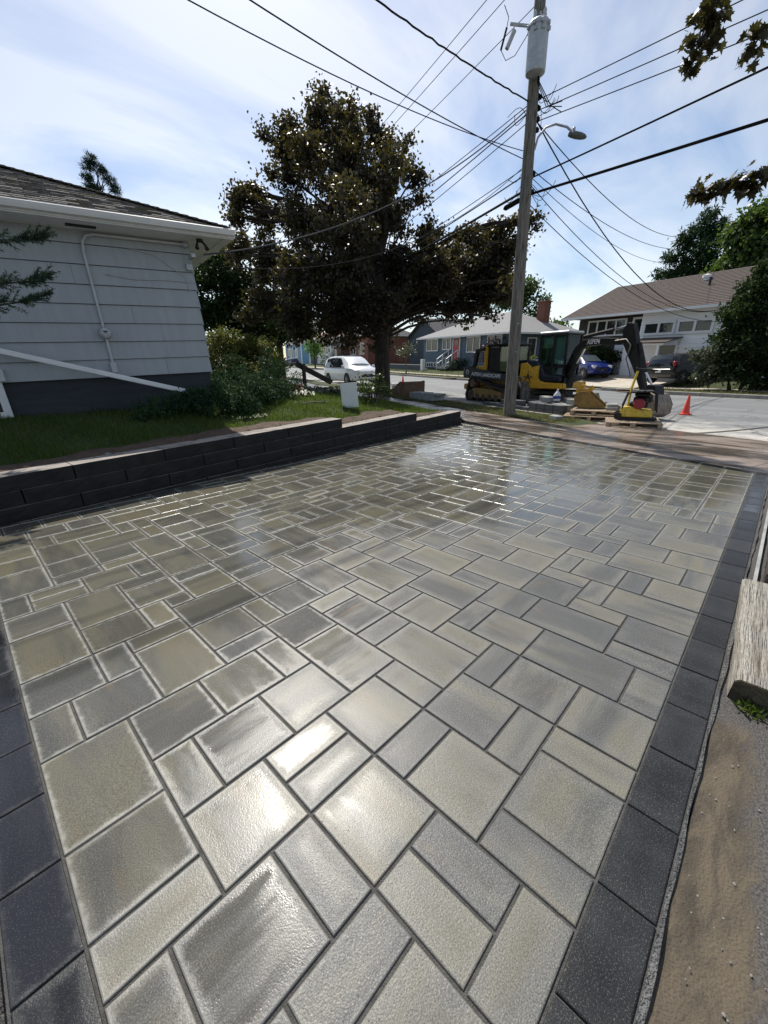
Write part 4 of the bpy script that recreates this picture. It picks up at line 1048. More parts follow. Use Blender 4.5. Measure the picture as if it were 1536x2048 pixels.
# white split-level house with brown roof
wh = far_root('white_house', 'white sided split level house with brown roof and strip windows', 22.5, 27)
MB().box((2.5, 5, 1.75), (5.0, 8.6, 3.7)).build('wall', 'wood_dark_panel', wh)
MB().box((11.3, 5, 1.75), (12.4, 9.9, 3.72)).build('wall', 'siding_white', wh)
courses(wh, 'siding_board', 'siding_white', 5.1, 17.5, -.05, 3.62, .235, .05, th=.035)
courses(wh, 'siding_board', 'siding_white', .05, 1.6, -.05, 3.62, .235, 5.1, side='x')
MB().box((4.72, .15, 1.0), (.75, .6, 2.2)).build('garage_pier', 'siding_white', wh)
MB().box((4.1, .68, 1.05), (1.9, .1, 2.1)).build('garage_door', 'siding_white', wh)
for k in range(4): MB().box((4.1, .62, .3+k*.5), (1.8, .04, .44)).build('door_panel', 'siding_white', wh)
x0, x1, y0, y1, z, sl = -.55, 17.8, -.55, 10.6, 3.72, .425
cy = (y0+y1)/2; rz_ = z+(cy-y0)*sl
r_ = MB().add([(x0, y0, z), (x1, y0, z), (x1, cy, rz_), (x0, cy, rz_), (x1, y1, z), (x0, y1, z), (x0, y0, z-.05), (x1, y0, z-.05), (x1, y1, z-.05), (x0, y1, z-.05)],
    [(0, 1, 2, 3), (3, 2, 4, 5), (6, 7, 1, 0), (8, 9, 5, 4), (0, 3, 5, 9, 6), (1, 7, 8, 4, 2), (9, 8, 7, 6)]).build('roof', 'shingle_tan', wh)
c = MB(); rows = 22
for i in range(rows):
    ya = y0+i*(cy-y0)/rows; yb = ya+(cy-y0)/rows*1.03; za = z+(ya-y0)*sl; zb = z+(yb-y0)*sl
    c.add([(x0, ya, za+.03), (x1, ya, za+.03), (x1, yb, zb+.006), (x0, yb, zb+.006), (x0, ya, za), (x1, ya, za)], [(0, 1, 2, 3), (4, 5, 1, 0)])
tag(c.build('shingle_course', 'shingle_tan', r_), kind='stuff')
MB().box(((x0+x1)/2, y0-.05, z-.07), (x1-x0, .11, .14)).build('gutter', 'white_paint', r_)
m_ = MB(); m_.add([(x0-.03, y0, z-.12), (x0-.03, cy, rz_-.12), (x0-.03, cy, rz_+.03), (x0-.03, y0, z+.03), (x0+.03, y0, z-.12), (x0+.03, cy, rz_-.12), (x0+.03, cy, rz_+.03), (x0+.03, y0, z+.03)], [(0, 1, 2, 3), (7, 6, 5, 4), (0, 4, 5, 1), (3, 2, 6, 7), (0, 3, 7, 4)]).build('barge_board', 'white_paint', r_)
MB().box(((x0+x1)/2, y0+.4, z-.075), (x1-x0-.04, .86, .05)).build('soffit', 'trim_white', r_)
MB().cbox((9.6, 6.0, 6.2), (.8, .6, 1.5), .03).build('chimney', 'brick_red', r_); MB().cbox((9.35, 6.0, 7.05), (.3, .3, .3), .03).build('chimney_pot', 'brick_red', r_)
MB().lathe([(.16, 0), (.16, .22), (.24, .24), (.24, .38), (.06, .45)], (6.3, 3.7, 5.4), 14).build('roof_vent', 'white_paint', r_, smooth=True)
MB().cyl((7.1, 2.6, 4.95), (7.1, 2.6, 5.5), .06, n=8).build('vent_pipe', 'black_matte', r_)
MB().cbox((4.2, 3.3, 5.33), (.3, .2, .1), .01, Matrix.Rotation(R(23), 3, 'X')).build('roof_vent', 'black_matte', r_)
window(wh, .8, 3.7, 2.45, 3.5, y=.70, n=4, fr=.1, mat='window_curtain'); window(wh, 4.1, 5.05, 2.3, 3.5, y=.70, n=1, fr=.12)
window(wh, 5.3, 7.2, 2.35, 3.12, y=.02, n=2, fr=.13, mat='window_curtain'); window(wh, 7.3, 9.2, 2.35, 3.12, y=.02, n=2, fr=.13)
# entrance canopy on a post
po = MB(); po.add([(5.5, -1.5, 1.75), (7.6, -1.5, 1.75), (7.6, .05, 1.75), (5.5, .05, 1.75), (5.5, -1.5, 1.86), (7.6, -1.5, 1.86), (7.6, .05, 2.15), (5.5, .05, 2.15)], [(3, 2, 1, 0), (4, 5, 6, 7), (0, 1, 5, 4), (1, 2, 6, 5), (2, 3, 7, 6), (3, 0, 4, 7)])
po = po.build('canopy', 'white_paint', wh)
MB().add([(5.4, -1.6, 1.87), (7.75, -1.6, 1.87), (7.75, .06, 2.17), (5.4, .06, 2.17), (5.4, -1.6, 1.92), (7.75, -1.6, 1.92), (7.75, .06, 2.22), (5.4, .06, 2.22)], [(3, 2, 1, 0), (4, 5, 6, 7), (0, 1, 5, 4), (1, 2, 6, 5), (2, 3, 7, 6), (3, 0, 4, 7)]).build('canopy_roof', 'shingle_tan', po)
MB().box((7.3, -1.4, .85), (.13, .13, 1.8)).build('post', 'white_paint', wh)
d_ = MB(); d_.box((6.55, -.03, .95), (.1, .1, 2.0)); d_.box((7.55, -.03, .95), (.1, .1, 2.0)); d_.box((7.05, -.03, 1.98), (1.1, .1, .1)); d_ = d_.build('door_frame', 'white_paint', wh)
MB().box((7.05, -.02, .95), (.9, .04, 1.95)).build('door', 'window_dark', wh)

# houses farther up the street
nh = far_root('navy_house', 'dark blue gabled house behind the blue bungalow', 52.5, 31)
MB().prism([(0, -.3), (7.5, -.3), (7.5, 3.4), (3.75, 5.4), (0, 3.4)], 0, 8, 'y').build('wall', 'siding_navy', nh)
for sx_, a, b in ((0, (-.35, 3.2), (3.75, 5.5)), (1, (3.75, 5.5), (7.85, 3.2))): MB().prism([a, b, (b[0], b[1]+.12), (a[0], a[1]+.12)], -.4, 8.3, 'y').build('roof', 'shingle_dark', nh)
window(nh, 4.6, 5.8, 1.9, 3.0, n=2); MB().tube([(6.9, -.08, 0), (6.9, -.08, 3.4)], .05, 6).build('downspout', 'white_paint', nh)
bk = far_root('brick_house', 'red brick house with front steps half hidden by the maple', 67.0, 26.5)
MB().box((5.2, 4, 1.9), (10.4, 8, 4.6)).build('wall', 'brick_red', bk)
MB().box((1.6, -.6, 1.2), (3.2, 1.3, 3.2)).build('porch', 'brick_brown', bk)
MB().prism([(-.4, 2.9), (1.6, 4.3), (3.6, 2.9)], -1.6, 3, 'y').build('porch_roof', 'shingle_dark', bk)
r_ = hip(bk, 0, 10.4, 0, 8, 4.2, .45, 'shingle_dark', .4)
window(bk, 4.2, 6.2, 1.6, 3.2, n=2); window(bk, 7.4, 9.2, 1.6, 3.2, n=2); window(bk, .5, 1.3, 1.2, 2.4, y=-1.25, n=1)
MB().box((6.8, -.05, .05), (3.4, .12, .9)).build('base', 'block_grey', bk)
s_ = MB()
for k in range(5): s_.box((4.0, -2.3+k*.3, .1+.1*k), (1.5, .3, .2*(k+1)))
s_.build('step', 'brick_red', bk)
for x in (3.2, 4.8): MB().tube([(x, -2.4, 0), (x, -2.4, 1.0), (x, -.9, 2.0), (x, -.9, 1.0)], .035, 6).build('stair_rail', 'wire_grey', bk)
pk = far_root('rose_roof_house', 'pale house with rose roof and white bay window behind the minivan', 86, 27)
MB().box((6.5, 4, 2.1), (13, 8, 4.6)).build('wall', 'trim_white', pk)
hip(pk, 0, 13, 0, 8, 4.4, .5, 'roof_rose', .5)
window(pk, 7.2, 11.8, 1.6, 3.9, n=4, fr=.22); MB().box((3.0, -.02, 1.9), (4.0, .1, 3.6)).build('wall_panel', 'siding_navy', pk)
sk = far_root('sky_blue_house', 'sky blue house with white trim far up the street', 104, 27)
MB().box((6.5, 4, 2.1), (13, 8, 4.6)).build('wall', 'siding_sky', sk)
hip(sk, 0, 13, 0, 8, 4.4, .45, 'shingle_dark', .5)
window(sk, 2, 5, 1.6, 3.6, n=3, fr=.2); window(sk, 7.5, 10, 1.6, 3.6, n=2, fr=.2)
for x in (0.1, 6.3, 12.9): MB().box((x, -.06, 2.1), (.35, .1, 4.4)).build('corner_board', 'white_paint', sk)
# ------------------------------------------------------------------ vegetation: crown masses as (x, y, z, radius) in metres
MAPLE = [[12.78,14.94,11.12,0.41],[12.43,15.33,10.58,0.56],[11.94,14.66,10.17,0.54],[12.29,13.32,9.78,0.58],[15.03,16.51,11.67,0.71],[13.77,13.84,10.38,0.39],[11.37,15.78,9.79,0.54],[11.18,15.5,9.66,0.53],[10.28,13.24,8.24,0.77],[12.41,15.61,9.54,0.91],[14.68,18.32,11.14,1.07],[12.96,14.19,9.18,0.92],[14.76,16.34,10.56,1.04],[14.33,15.39,10.06,1.0],[14.36,13.7,9.71,0.57],[14.74,14.05,9.91,0.58],[11.06,16.92,9.93,0.37],[15.7,13.59,9.95,0.4],[14.95,13.35,8.99,0.56],[16.9,14.87,9.97,0.62],[11.81,16.2,8.6,0.85],[12.68,17.32,9.32,0.9],[12.89,14.28,8.19,1.15],[14.4,16.37,9.07,1.31],[14.5,16.25,8.78,1.32],[12.26,11.63,7.4,0.73],[15.99,15.32,9.03,0.97],[11.63,17.31,9.02,0.4],[9.43,16.2,7.29,0.49],[9.58,16.41,7.4,0.5],[9.88,17.69,7.58,0.3],[11.23,17.48,7.4,0.81],[12.32,19.12,8.1,0.88],[10.72,14.09,6.41,0.96],[12.33,16.24,7.05,1.11],[13.61,18.04,7.74,1.22],[10.23,11.33,5.33,1.1],[13.65,14.9,7.02,1.43],[15.38,16.77,7.72,1.61],[14.56,13.14,7.17,0.86],[16.05,14.56,7.6,0.95],[15.35,12.58,7.87,0.37],[8.42,15.15,5.36,0.6],[11.11,19.88,6.65,0.79],[10.47,16.42,5.62,0.91],[10.89,17.06,5.72,0.95],[9.44,12.48,4.34,1.18],[10.42,13.64,4.64,1.29],[13.26,17.69,5.53,1.66],[10.28,11.3,4.1,1.17],[14.3,15.79,5.21,1.63],[15.25,16.21,5.32,1.71],[14.57,13.1,5.32,1.03],[15.66,13.72,5.52,1.1],[15.58,14.03,5.53,1.11],[15.46,12.02,6.48,0.46],[13.57,11.24,3.93,0.87],[16.86,13.72,4.66,1.06],[14.02,10.4,4.64,0.79],[16.08,11.91,5.21,0.9],[15.71,10.51,5.37,0.73],[16.13,10.92,5.49,0.75],[17.92,10.62,6.1,0.67],[19.38,11.51,6.53,0.72],[17.88,9.97,6.6,0.39],[18.01,8.95,6.64,0.31],[14.46,10.42,3.89,0.87],[16.45,11.56,4.36,0.97],[17.82,10.98,4.87,0.87],[19.32,11.84,5.25,0.93],[15.53,8.58,3.94,0.5],[17.47,9.66,4.2,0.57],[9.87,16.27,3.95,0.65],[10.34,17.34,4.05,0.69],[9.8,17.48,3.42,0.47],[10.12,14.42,3.28,0.91],[11.31,15.97,3.46,1.01],[12.5,14.32,3.52,1.34],[13.7,15.66,3.7,1.47],[13.98,16.45,3.57,1.53],[12.38,12.06,3.04,1.06],[12.46,12.33,3.28,1.07],[14.61,14.47,3.28,1.26],[15.98,13.17,3.64,1.04],[15.66,12.81,3.64,1.02],[16.28,11.49,3.34,0.72],[15.98,11.36,3.37,0.71],[16.91,10.99,2.74,0.37],[16.81,9.69,2.91,0.27],[11.75,16.49,2.88,0.54]]
DARKTREE = [[14.1,29.27,8.11,0.83],[14.29,29.41,8.16,0.83],[14.82,29.32,8.89,0.96],[14.3,27.79,8.38,0.96],[15.46,28.1,8.85,0.84],[15.24,27.6,8.81,0.84],[13.38,29.56,6.86,0.85],[12.91,28.61,6.72,0.85],[13.89,27.39,6.95,1.29],[14.26,27.83,7.01,1.29],[15.45,27.46,6.78,1.16],[15.9,28.24,7.1,1.16],[13.33,29.58,5.01,1.18],[13.29,28.58,4.94,1.18],[13.92,27.74,4.98,1.36],[14.32,28.93,5.04,1.36],[15.15,27.74,5.1,1.22],[15.45,27.97,5.07,1.22],[16.48,28.03,4.04,1.27],[15.46,26.63,3.66,1.27],[16.9,25.71,4.04,1.27],[17.73,26.88,4.4,1.27]]
YELBUSH = [[6.0,12.94,2.2,0.37],[6.3,13.27,2.21,0.37],[6.5,12.83,2.22,0.37],[6.57,13.15,2.3,0.37],[6.98,13.0,1.97,0.44],[7.18,13.04,2.1,0.44],[7.44,12.56,1.96,0.45],[7.72,12.72,1.96,0.45],[7.63,12.19,1.56,0.34],[7.53,12.12,1.59,0.34],[5.86,13.0,1.5,0.35],[5.89,13.28,1.5,0.35],[6.5,13.07,1.54,0.5],[6.49,12.88,1.5,0.5],[6.73,12.29,1.25,0.52],[6.86,12.34,1.26,0.52]]
PINETOP = [[6.93,24.04,10.08,0.17],[6.73,24.07,9.8,0.17],[7.1,23.94,9.9,0.16],[6.67,24.17,9.3,0.21],[7.28,23.91,9.61,0.18],[7.49,23.81,9.41,0.18],[6.85,24.02,9.01,0.21],[7.6,23.84,9.08,0.18]]
TREE_BEHIND = [[47.95,25.2,10.48,1.01],[49.31,26.0,10.56,1.01],[49.93,24.35,9.9,1.01],[49.97,24.21,9.94,1.01],[49.8,22.6,8.21,0.71],[50.35,22.8,8.26,0.71],[49.42,24.9,8.28,1.14],[49.26,24.7,8.67,1.14],[48.09,26.48,8.45,1.31],[49.02,26.62,8.56,1.31],[50.2,23.55,7.04,0.94],[50.45,23.47,7.16,0.94],[48.76,27.31,10.2,0.92],[48.05,26.88,10.13,0.92],[51.31,21.52,5.56,0.73],[51.05,21.32,5.58,0.73],[51.47,20.52,5.43,0.73],[50.97,20.35,5.25,0.73]]
HEMLOCK = [[43.54,7.11,11.87,0.43],[43.13,7.06,11.91,0.43],[43.02,7.37,11.04,0.63],[42.81,7.27,10.98,0.63],[43.02,6.41,10.79,0.56],[43.16,6.5,10.81,0.56],[43.16,8.29,10.45,0.79],[43.37,8.23,10.29,0.79],[42.5,6.76,9.43,0.97],[43.28,6.87,9.82,0.97],[42.9,9.13,9.15,0.55],[42.6,9.09,9.14,0.55],[43.43,7.9,8.81,0.87],[43.18,7.68,8.57,0.87],[43.32,6.1,8.22,0.98],[43.66,6.4,8.34,0.98],[43.0,9.69,8.2,0.35],[42.56,9.68,8.15,0.35],[43.28,8.84,7.98,0.76],[43.7,8.92,8.02,0.76],[42.88,6.96,7.37,1.02],[43.19,7.0,7.18,1.02]]
RIGHTTREE = [[39.92,4.22,9.99,0.76],[39.75,4.4,9.97,0.76],[40.77,3.53,10.49,0.95],[39.81,3.42,10.29,0.95],[39.6,5.05,9.35,0.67],[40.12,5.06,9.39,0.67],[39.35,3.92,8.54,1.0],[39.33,3.55,8.37,1.0],[40.96,3.03,8.52,1.09],[39.84,2.89,8.11,1.09],[40.25,4.58,7.58,1.05],[39.31,4.66,7.4,1.05],[39.37,3.16,7.08,1.25],[39.53,3.16,7.03,1.25],[38.98,4.81,6.71,0.78],[40.32,5.13,6.96,0.78],[38.85,2.08,6.18,1.13],[40.11,2.2,6.4,1.13]]
YEW = [[25.19,2.13,4.22,0.56],[25.09,2.1,4.26,0.56],[24.96,1.59,4.62,0.72],[25.73,1.65,4.76,0.72],[24.9,2.28,3.48,0.69],[24.71,2.21,3.33,0.69],[25.25,1.51,3.4,0.84],[25.39,1.6,3.56,0.84],[24.81,2.22,2.58,0.72],[25.44,2.23,2.39,0.72],[26.18,1.69,2.17,0.98],[24.39,1.26,2.11,0.98],[25.57,0.64,2.11,0.95],[24.6,0.54,1.89,0.95],[24.75,2.33,1.32,0.62],[24.77,2.29,1.45,0.62],[24.62,1.46,1.25,0.82],[24.53,1.51,1.24,0.82],[25.89,0.68,0.78,0.8],[24.99,0.79,0.91,0.8],[25.5,2.71,0.88,0.39],[25.31,2.74,0.96,0.39]]
VIBURNUM = [[24.77,3.42,1.76,0.34],[24.86,3.34,1.77,0.34],[24.64,2.95,1.86,0.37],[24.56,2.88,1.86,0.37],[25.03,3.09,1.36,0.47],[24.95,3.08,1.29,0.47],[24.56,2.62,1.52,0.37],[24.67,2.63,1.53,0.37],[24.68,3.15,0.9,0.35],[24.95,3.21,0.96,0.35],[25.27,2.77,0.84,0.47],[24.5,2.58,0.85,0.47]]
DARKBUSH = [[25.56,8.15,1.92,0.5],[25.06,8.16,1.92,0.5],[25.49,7.6,1.71,0.45],[25.09,7.46,1.69,0.45],[25.54,8.18,1.14,0.52],[25.23,8.16,1.1,0.52],[25.63,7.47,1.02,0.41],[25.06,7.35,1.11,0.41],[25.75,7.17,1.72,0.3],[25.26,6.98,1.63,0.3]]
GREENBUSH = [[27.11,13.09,1.86,0.43],[26.91,12.46,1.61,0.43],[26.85,13.14,1.27,0.44],[27.06,12.35,0.84,0.37]]
HANG1 = [[4.47,1.01,3.8,0.06],[4.48,1.05,3.73,0.06],[4.5,0.95,3.69,0.05],[4.49,1.04,3.6,0.07],[4.48,0.95,3.61,0.04],[4.48,1.06,3.5,0.04],[4.47,1.07,3.44,0.02]]
HANG2 = [[4.53,0.7,3.54,0.05],[4.54,0.72,3.47,0.04],[4.53,0.74,3.45,0.03]]
HANG3 = [[4.31,0.78,2.61,0.05],[4.34,0.84,2.6,0.04],[4.36,0.72,2.6,0.04],[4.36,0.65,2.63,0.03],[4.37,0.56,2.63,0.05],[4.36,0.48,2.63,0.06],[4.38,0.53,2.58,0.04]]
MAPLE += [[15.17,12.09,5.44,0.67],[15.48,12.44,5.78,0.67],[15.9,11.89,4.68,0.81],[15.47,11.47,4.64,0.81],[16.57,11.23,5.25,0.75],[15.94,11.02,5.03,0.75],[16.86,10.88,4.41,0.81],[17.41,10.96,4.31,0.81],[17.26,10.21,5.03,0.67],[17.11,10.03,4.84,0.67],[17.79,9.95,5.45,0.47],[17.69,9.98,5.49,0.47],[17.52,9.36,5.86,0.35],[17.83,9.55,5.84,0.35],[17.58,9.12,6.58,0.24],[17.72,9.2,6.62,0.24],[15.39,11.65,3.74,0.8],[15.59,11.75,3.83,0.8],[17.18,9.44,3.8,0.5],[17.76,9.73,3.89,0.5],[17.21,10.56,3.39,0.63],[17.01,10.38,3.44,0.63],[10.03,17.76,7.3,0.43],[9.72,17.25,7.12,0.43],[10.26,16.8,8.0,0.42],[10.2,16.97,8.07,0.42],[15.09,12.54,8.58,0.43],[15.08,12.51,8.52,0.43],[14.1,14.03,10.26,0.37],[14.34,14.06,10.22,0.37],[11.6,16.08,9.41,0.63],[11.79,16.28,9.63,0.63]]
def tree(name, label, base, blobs, mat, r0, fork, cat='tree', seed=1, bark='bark', group=None, **k):
    o = thing(name, label, cat, (0, 0, 0), group=group)
    branch_tree('trunk', bark, o, base, blobs, r0, fork, seed=seed)
    foliage('crown', blobs, mat, o, seed=seed, **k)
    return o
def bush(name, label, blobs, mat, base=None, cat='shrub', stems=7, sr=.018, seed=1, bark='bark', **k):
    o = thing(name, label, cat)
    rr = random.Random(seed); mb = MB()
    cx = sum(b[0] for b in blobs)/len(blobs); cy = sum(b[1] for b in blobs)/len(blobs)
    bz = base if base is not None else min(b[2] for b in blobs)-.3
    for i in range(stems):
        b = blobs[rr.randrange(len(blobs))]
        p = Vector((cx*.6+b[0]*.4+rr.uniform(-.1, .1), cy*.6+b[1]*.4+rr.uniform(-.1, .1), bz)); q = Vector(b[:3])
        mb.tube([p, p.lerp(q, .5)+Vector((rr.uniform(-.08, .08), rr.uniform(-.08, .08), .1)), q], [sr, sr*.7, sr*.3], 5)
    mb.build('stem', bark, o, smooth=True)
    foliage('foliage', blobs, mat, o, seed=seed, **k)
    return o
MB_Z = lawn_z(14.43, 13.96)
MAPLE = [(b[0], b[1], b[2]+(.25 if b[1] < 12.3 and b[2] > 4.2 else .45 if b[1] < 13.3 and b[2] < 4.2 else 0), b[3]*(1.25 if b[1] < 12.3 and b[2] > 4.2 else .75 if b[1] < 13.3 and b[2] < 4.2 else .9)) for b in MAPLE]
maple = tree('copper_maple', 'large dark copper leaved maple standing by the kerb behind the lawn', (14.43, 13.96, .15), MAPLE, 'leaf_maple', .36, (14.4, 13.9, 2.5), seed=2, dens=330, leaf=(.125, .11), sub=7, subr=.19, droop=.55, shell=.72, upb=.7)
foliage('inner_crown', [(b[0], b[1], b[2], b[3]*.62) for b in MAPLE], 'leaf_maple', maple, dens=150, leaf=(.22, .20), sub=9, subr=.16, droop=.4, seed=77, shell=.2)
tree('shade_tree', 'dark green tree behind the corner of the grey house', (15.2, 28.2, .5), DARKTREE, 'leaf_dark', .3, (15.2, 28.2, 3.0), seed=3, dens=150, leaf=(.22, .2), sub=10, subr=.35)
tree('pine', 'slim pine top rising above the grey house roof', (7.05, 24, .3), PINETOP, 'needle_blue', .10, (7.05, 24, 8.6), seed=4, dens=3800, leaf=(.20, .020), sub=160, subr=.05, droop=-.8, out=1.0)
tree('tall_tree', 'loose green tree behind the blue bungalow and its chimney', (49.3, 25, .8), TREE_BEHIND, 'leaf_green', .3, (49.3, 25, 5.5), seed=5, dens=70, leaf=(.32, .26), sub=7, subr=.4)
tree('hemlock', 'feathery conifer rising behind the white house roof', (43, 7.2, .5), HEMLOCK, 'needle', .22, (43.0, 7.1, 6.0), seed=6, dens=170, leaf=(.42, .10), sub=14, subr=.2, droop=.4, out=1.0)
tree('broadleaf_tree', 'full green broadleaf tree behind the white house at the right', (39.8, 3.6, .5), RIGHTTREE, 'leaf_green', .35, (39.8, 3.6, 4.0), seed=7, dens=150, leaf=(.3, .26), sub=9, subr=.34)
bush('yew_hedge', 'tall dark evergreen at the right edge beside the white house', YEW, 'leaf_dark', base=.1, cat='evergreen', stems=6, sr=.05, seed=8, dens=420, leaf=(.16, .10), sub=16, subr=.17, shell=.75)
bush('viburnum', 'leafy green shrub with reddish tips beside the dark hatchback', VIBURNUM, 'leaf_spotted', base=.2, seed=9, dens=260, leaf=(.15, .11), sub=14, subr=.12)
DARKBUSH = [(b[0]*1.25, b[1]*1.25, 1.418+(b[2]-1.418)*1.25, b[3]*1.25) for b in DARKBUSH]
bush('driveway_shrub', 'dark leafy shrub behind the blue car', DARKBUSH, 'leaf_dark', base=.2, seed=10, dens=320, leaf=(.14, .11), sub=14, subr=.14)
bush('rhododendron', 'rounded green bush behind the utility pole', GREENBUSH, 'leaf_yellowgreen', base=.4, seed=11, dens=260, leaf=(.15, .08), sub=14, subr=.14)
bush('low_hedge', 'low bright green bush between the loader and the excavator', [(24.0, 11.5, .75, .42), (24.3, 10.9, .7, .4), (24.8, 10.4, .7, .38)], 'leaf_bright', base=.2, seed=12, dens=300, leaf=(.11, .08), sub=14, subr=.12)
bush('foundation_shrub', 'dark shrub at the foot of the blue house steps', [(36.4, 24.2, 1.6, .55), (36.9, 23.5, 1.5, .5), (35.8, 24.9, 1.5, .5)], 'leaf_dark', base=1.0, seed=13, dens=160, leaf=(.17, .13))
bush('smokebush', 'purple leaved shrub in front of the blue house corner', [(34.7, 19.9, 3.0, .6), (34.9, 19.3, 2.6, .7), (34.4, 20.6, 2.4, .7), (35.1, 18.9, 3.2, .5), (34.8, 19.8, 1.8, .7)], 'leaf_purple', base=1.0, seed=14, dens=120, leaf=(.2, .17))
bush('clipped_shrub', 'round clipped green shrub in front of the rose roof house', [(49.5, 59.5, 3.0, 1.2), (50.6, 58, 2.9, 1.2), (48.5, 61, 2.8, 1.0)], 'leaf_green', base=1.6, seed=15, dens=60, leaf=(.25, .2))
tree('street_tree', 'bright green young street tree beyond the white minivan', ST(66, 21.6, .1), [(*(ST(66, 21.6)+Vector(q[:3])), q[3]) for q in ((0, 0, 2.4, .9), (.5, -.4, 3.2, 1.0), (-.5, .4, 3.3, 1.0), (0, 0, 4.2, 1.0), (.2, .2, 5.1, .8), (-.2, 0, 5.7, .5), (.6, .3, 2.6, .7))], 'leaf_bright', .11, ST(66, 21.6, 1.8), seed=16, dens=90, leaf=(.22, .18))
tree('sapling', 'thin young tree with sparse leaves on the verge across the street', ST(37, 21.5, .1), [(*(ST(37, 21.5)+Vector(q[:3])), q[3]) for q in ((0, 0, 2.2, .45), (.45, -.5, 2.3, .4), (-.4, .5, 2.2, .4), (.1, -.2, 2.7, .35), (-.2, .6, 1.9, .3))], 'leaf_spotted', .05, ST(37, 21.5, 1.5), seed=17, dens=90, leaf=(.2, .15), bark='bark_grey')
t2 = ST(35, 8.6)
tree('second_maple', 'farther copper maple whose trunk shows beside the parked blue car', (t2.x, t2.y, .6), [(t2.x+a, t2.y+b, c+.8, r) for a, b, c, r in ((0, 0, 6, 1.6), (-1.5, .5, 5, 1.4), (1.2, -.8, 5.2, 1.4), (-.8, -.6, 3.6, 1.2), (1, .6, 3.8, 1.2), (0, 0, 7.6, 1.3), (-2, 1, 3.4, 1.0), (1.8, -1.4, 3.9, 1.0))], 'leaf_maple', .28, (t2.x, t2.y, 3.0), seed=18, dens=150, leaf=(.22, .2), sub=9, subr=.3)
YELBUSH += [(b[0]*1.12, b[1]*1.12, b[2], b[3]*1.25) for b in YELBUSH]
bush('forsythia', 'yellow green bushy shrub behind the juniper', YELBUSH, 'leaf_yellowgreen', base=.85, seed=19, dens=800, leaf=(.10, .045), sub=36, subr=.10, droop=.1)
JUN = [(2.1, 7.3, .80, .16), (2.35, 7.28, .84, .2), (2.75, 7.22, .9, .28), (3.2, 7.12, .92, .34), (3.75, 7.35, .98, .42), (4.25, 7.65, 1.0, .46), (4.75, 7.95, 1.0, .42), (5.2, 8.25, .95, .36), (4.1, 8.25, 1.1, .45), (4.7, 8.6, 1.12, .42), (3.6, 7.0, .8, .26)]
bush('juniper', 'spreading green juniper at the corner of the grey house', JUN, 'needle', base=.62, stems=9, seed=20, dens=3600, leaf=(.085, .022), sub=70, subr=.07, droop=-.25, out=1.1, shell=.6, flat=.75)
bush('dwarf_conifer', 'dense dark conifer behind the spreading juniper', [(6.0, 10.2, 1.0, .45), (6.5, 10.3, 1.2, .5), (6.3, 10.4, 1.6, .4), (6.9, 10.4, 1.0, .4), (5.5, 10.2, 1.1, .4), (5.3, 10.6, 1.5, .35)], 'needle', base=.75, stems=6, seed=21, dens=1000, leaf=(.09, .022), sub=40, subr=.08, droop=-.2, out=1.0)
bush('red_barberry', 'small reddish shrub at the end of the juniper', [(5.55, 8.3, 1.02, .16), (5.75, 8.4, .95, .15)], 'leaf_red', base=.75, stems=5, sr=.008, seed=22, dens=1500, leaf=(.045, .025), sub=40, subr=.06)
bush('lawn_shrub', 'open leafy shrub with bare stems behind the white board', [(7.1, 7.35, 1.0, .22), (7.35, 7.25, 1.1, .2), (6.95, 7.55, 1.08, .2), (7.55, 7.2, .95, .17), (7.3, 7.55, .88, .2), (7.0, 7.3, .82, .16)], 'leaf_green', base=.55, stems=16, sr=.014, seed=23, dens=620, leaf=(.075, .04), sub=30, subr=.09)
def hosta(name, label, c, r, n, seed, mat='leaf_hosta', ln=.26):
    o = thing(name, label, 'plant', (c[0], c[1], lawn_z(c[0], c[1])))
    rg2 = np.random.default_rng(seed); P = rg2.normal(size=(n, 3))*np.array([r*.35, r*.35, .0]); P[:, 2] = .02
    a = rg2.uniform(0, 2*np.pi, n); e = rg2.uniform(.35, 1.1, n)
    D1 = np.stack([np.cos(a)*np.cos(e), np.sin(a)*np.cos(e), np.sin(e)], 1); up = np.tile([0, 0, 1.], (n, 1))+rg2.normal(size=(n, 3))*.15
    l = ln*rg2.uniform(.7, 1.2, (n, 1)); S = np.cross(D1, up); S /= np.linalg.norm(S, axis=1, keepdims=True)
    mid = P+D1*l*.6; D2 = D1.copy(); D2[:, 2] -= 1.2; D2 /= np.linalg.norm(D2, axis=1, keepdims=True); tip = mid+D2*l*.5
    w = ln*.16
    V1 = np.stack([P, mid-S*w, tip, mid+S*w], 1)
    mk('leaves', raw_mesh('leaves', V1, 4, rg2.random(n)), mat, o)
    return o
hosta('hosta', 'pale edged hosta clump left of the white board', (8.0, 10.3), .9, 150, 31)
hosta('hosta', 'pale edged hosta clump nearest the white minivan', (8.9, 10.5), .9, 130, 32)
hosta('hosta', 'light green hosta by the foot of the wooden rail', (7.2, 10.4), .6, 80, 33, 'leaf_spotted')
hosta('hosta', 'low hosta at the end of the juniper on the lawn', (5.9, 8.55), .5, 90, 34, 'leaf_spotted', .2)
hosta('periwinkle', 'low leafy ground cover in front of the juniper', (3.55, 6.75), .45, 260, 35, 'leaf_green', .06)
hosta('periwinkle', 'low ground cover leaves at the house corner', (3.0, 6.95), .35, 160, 36, 'leaf_green', .06)
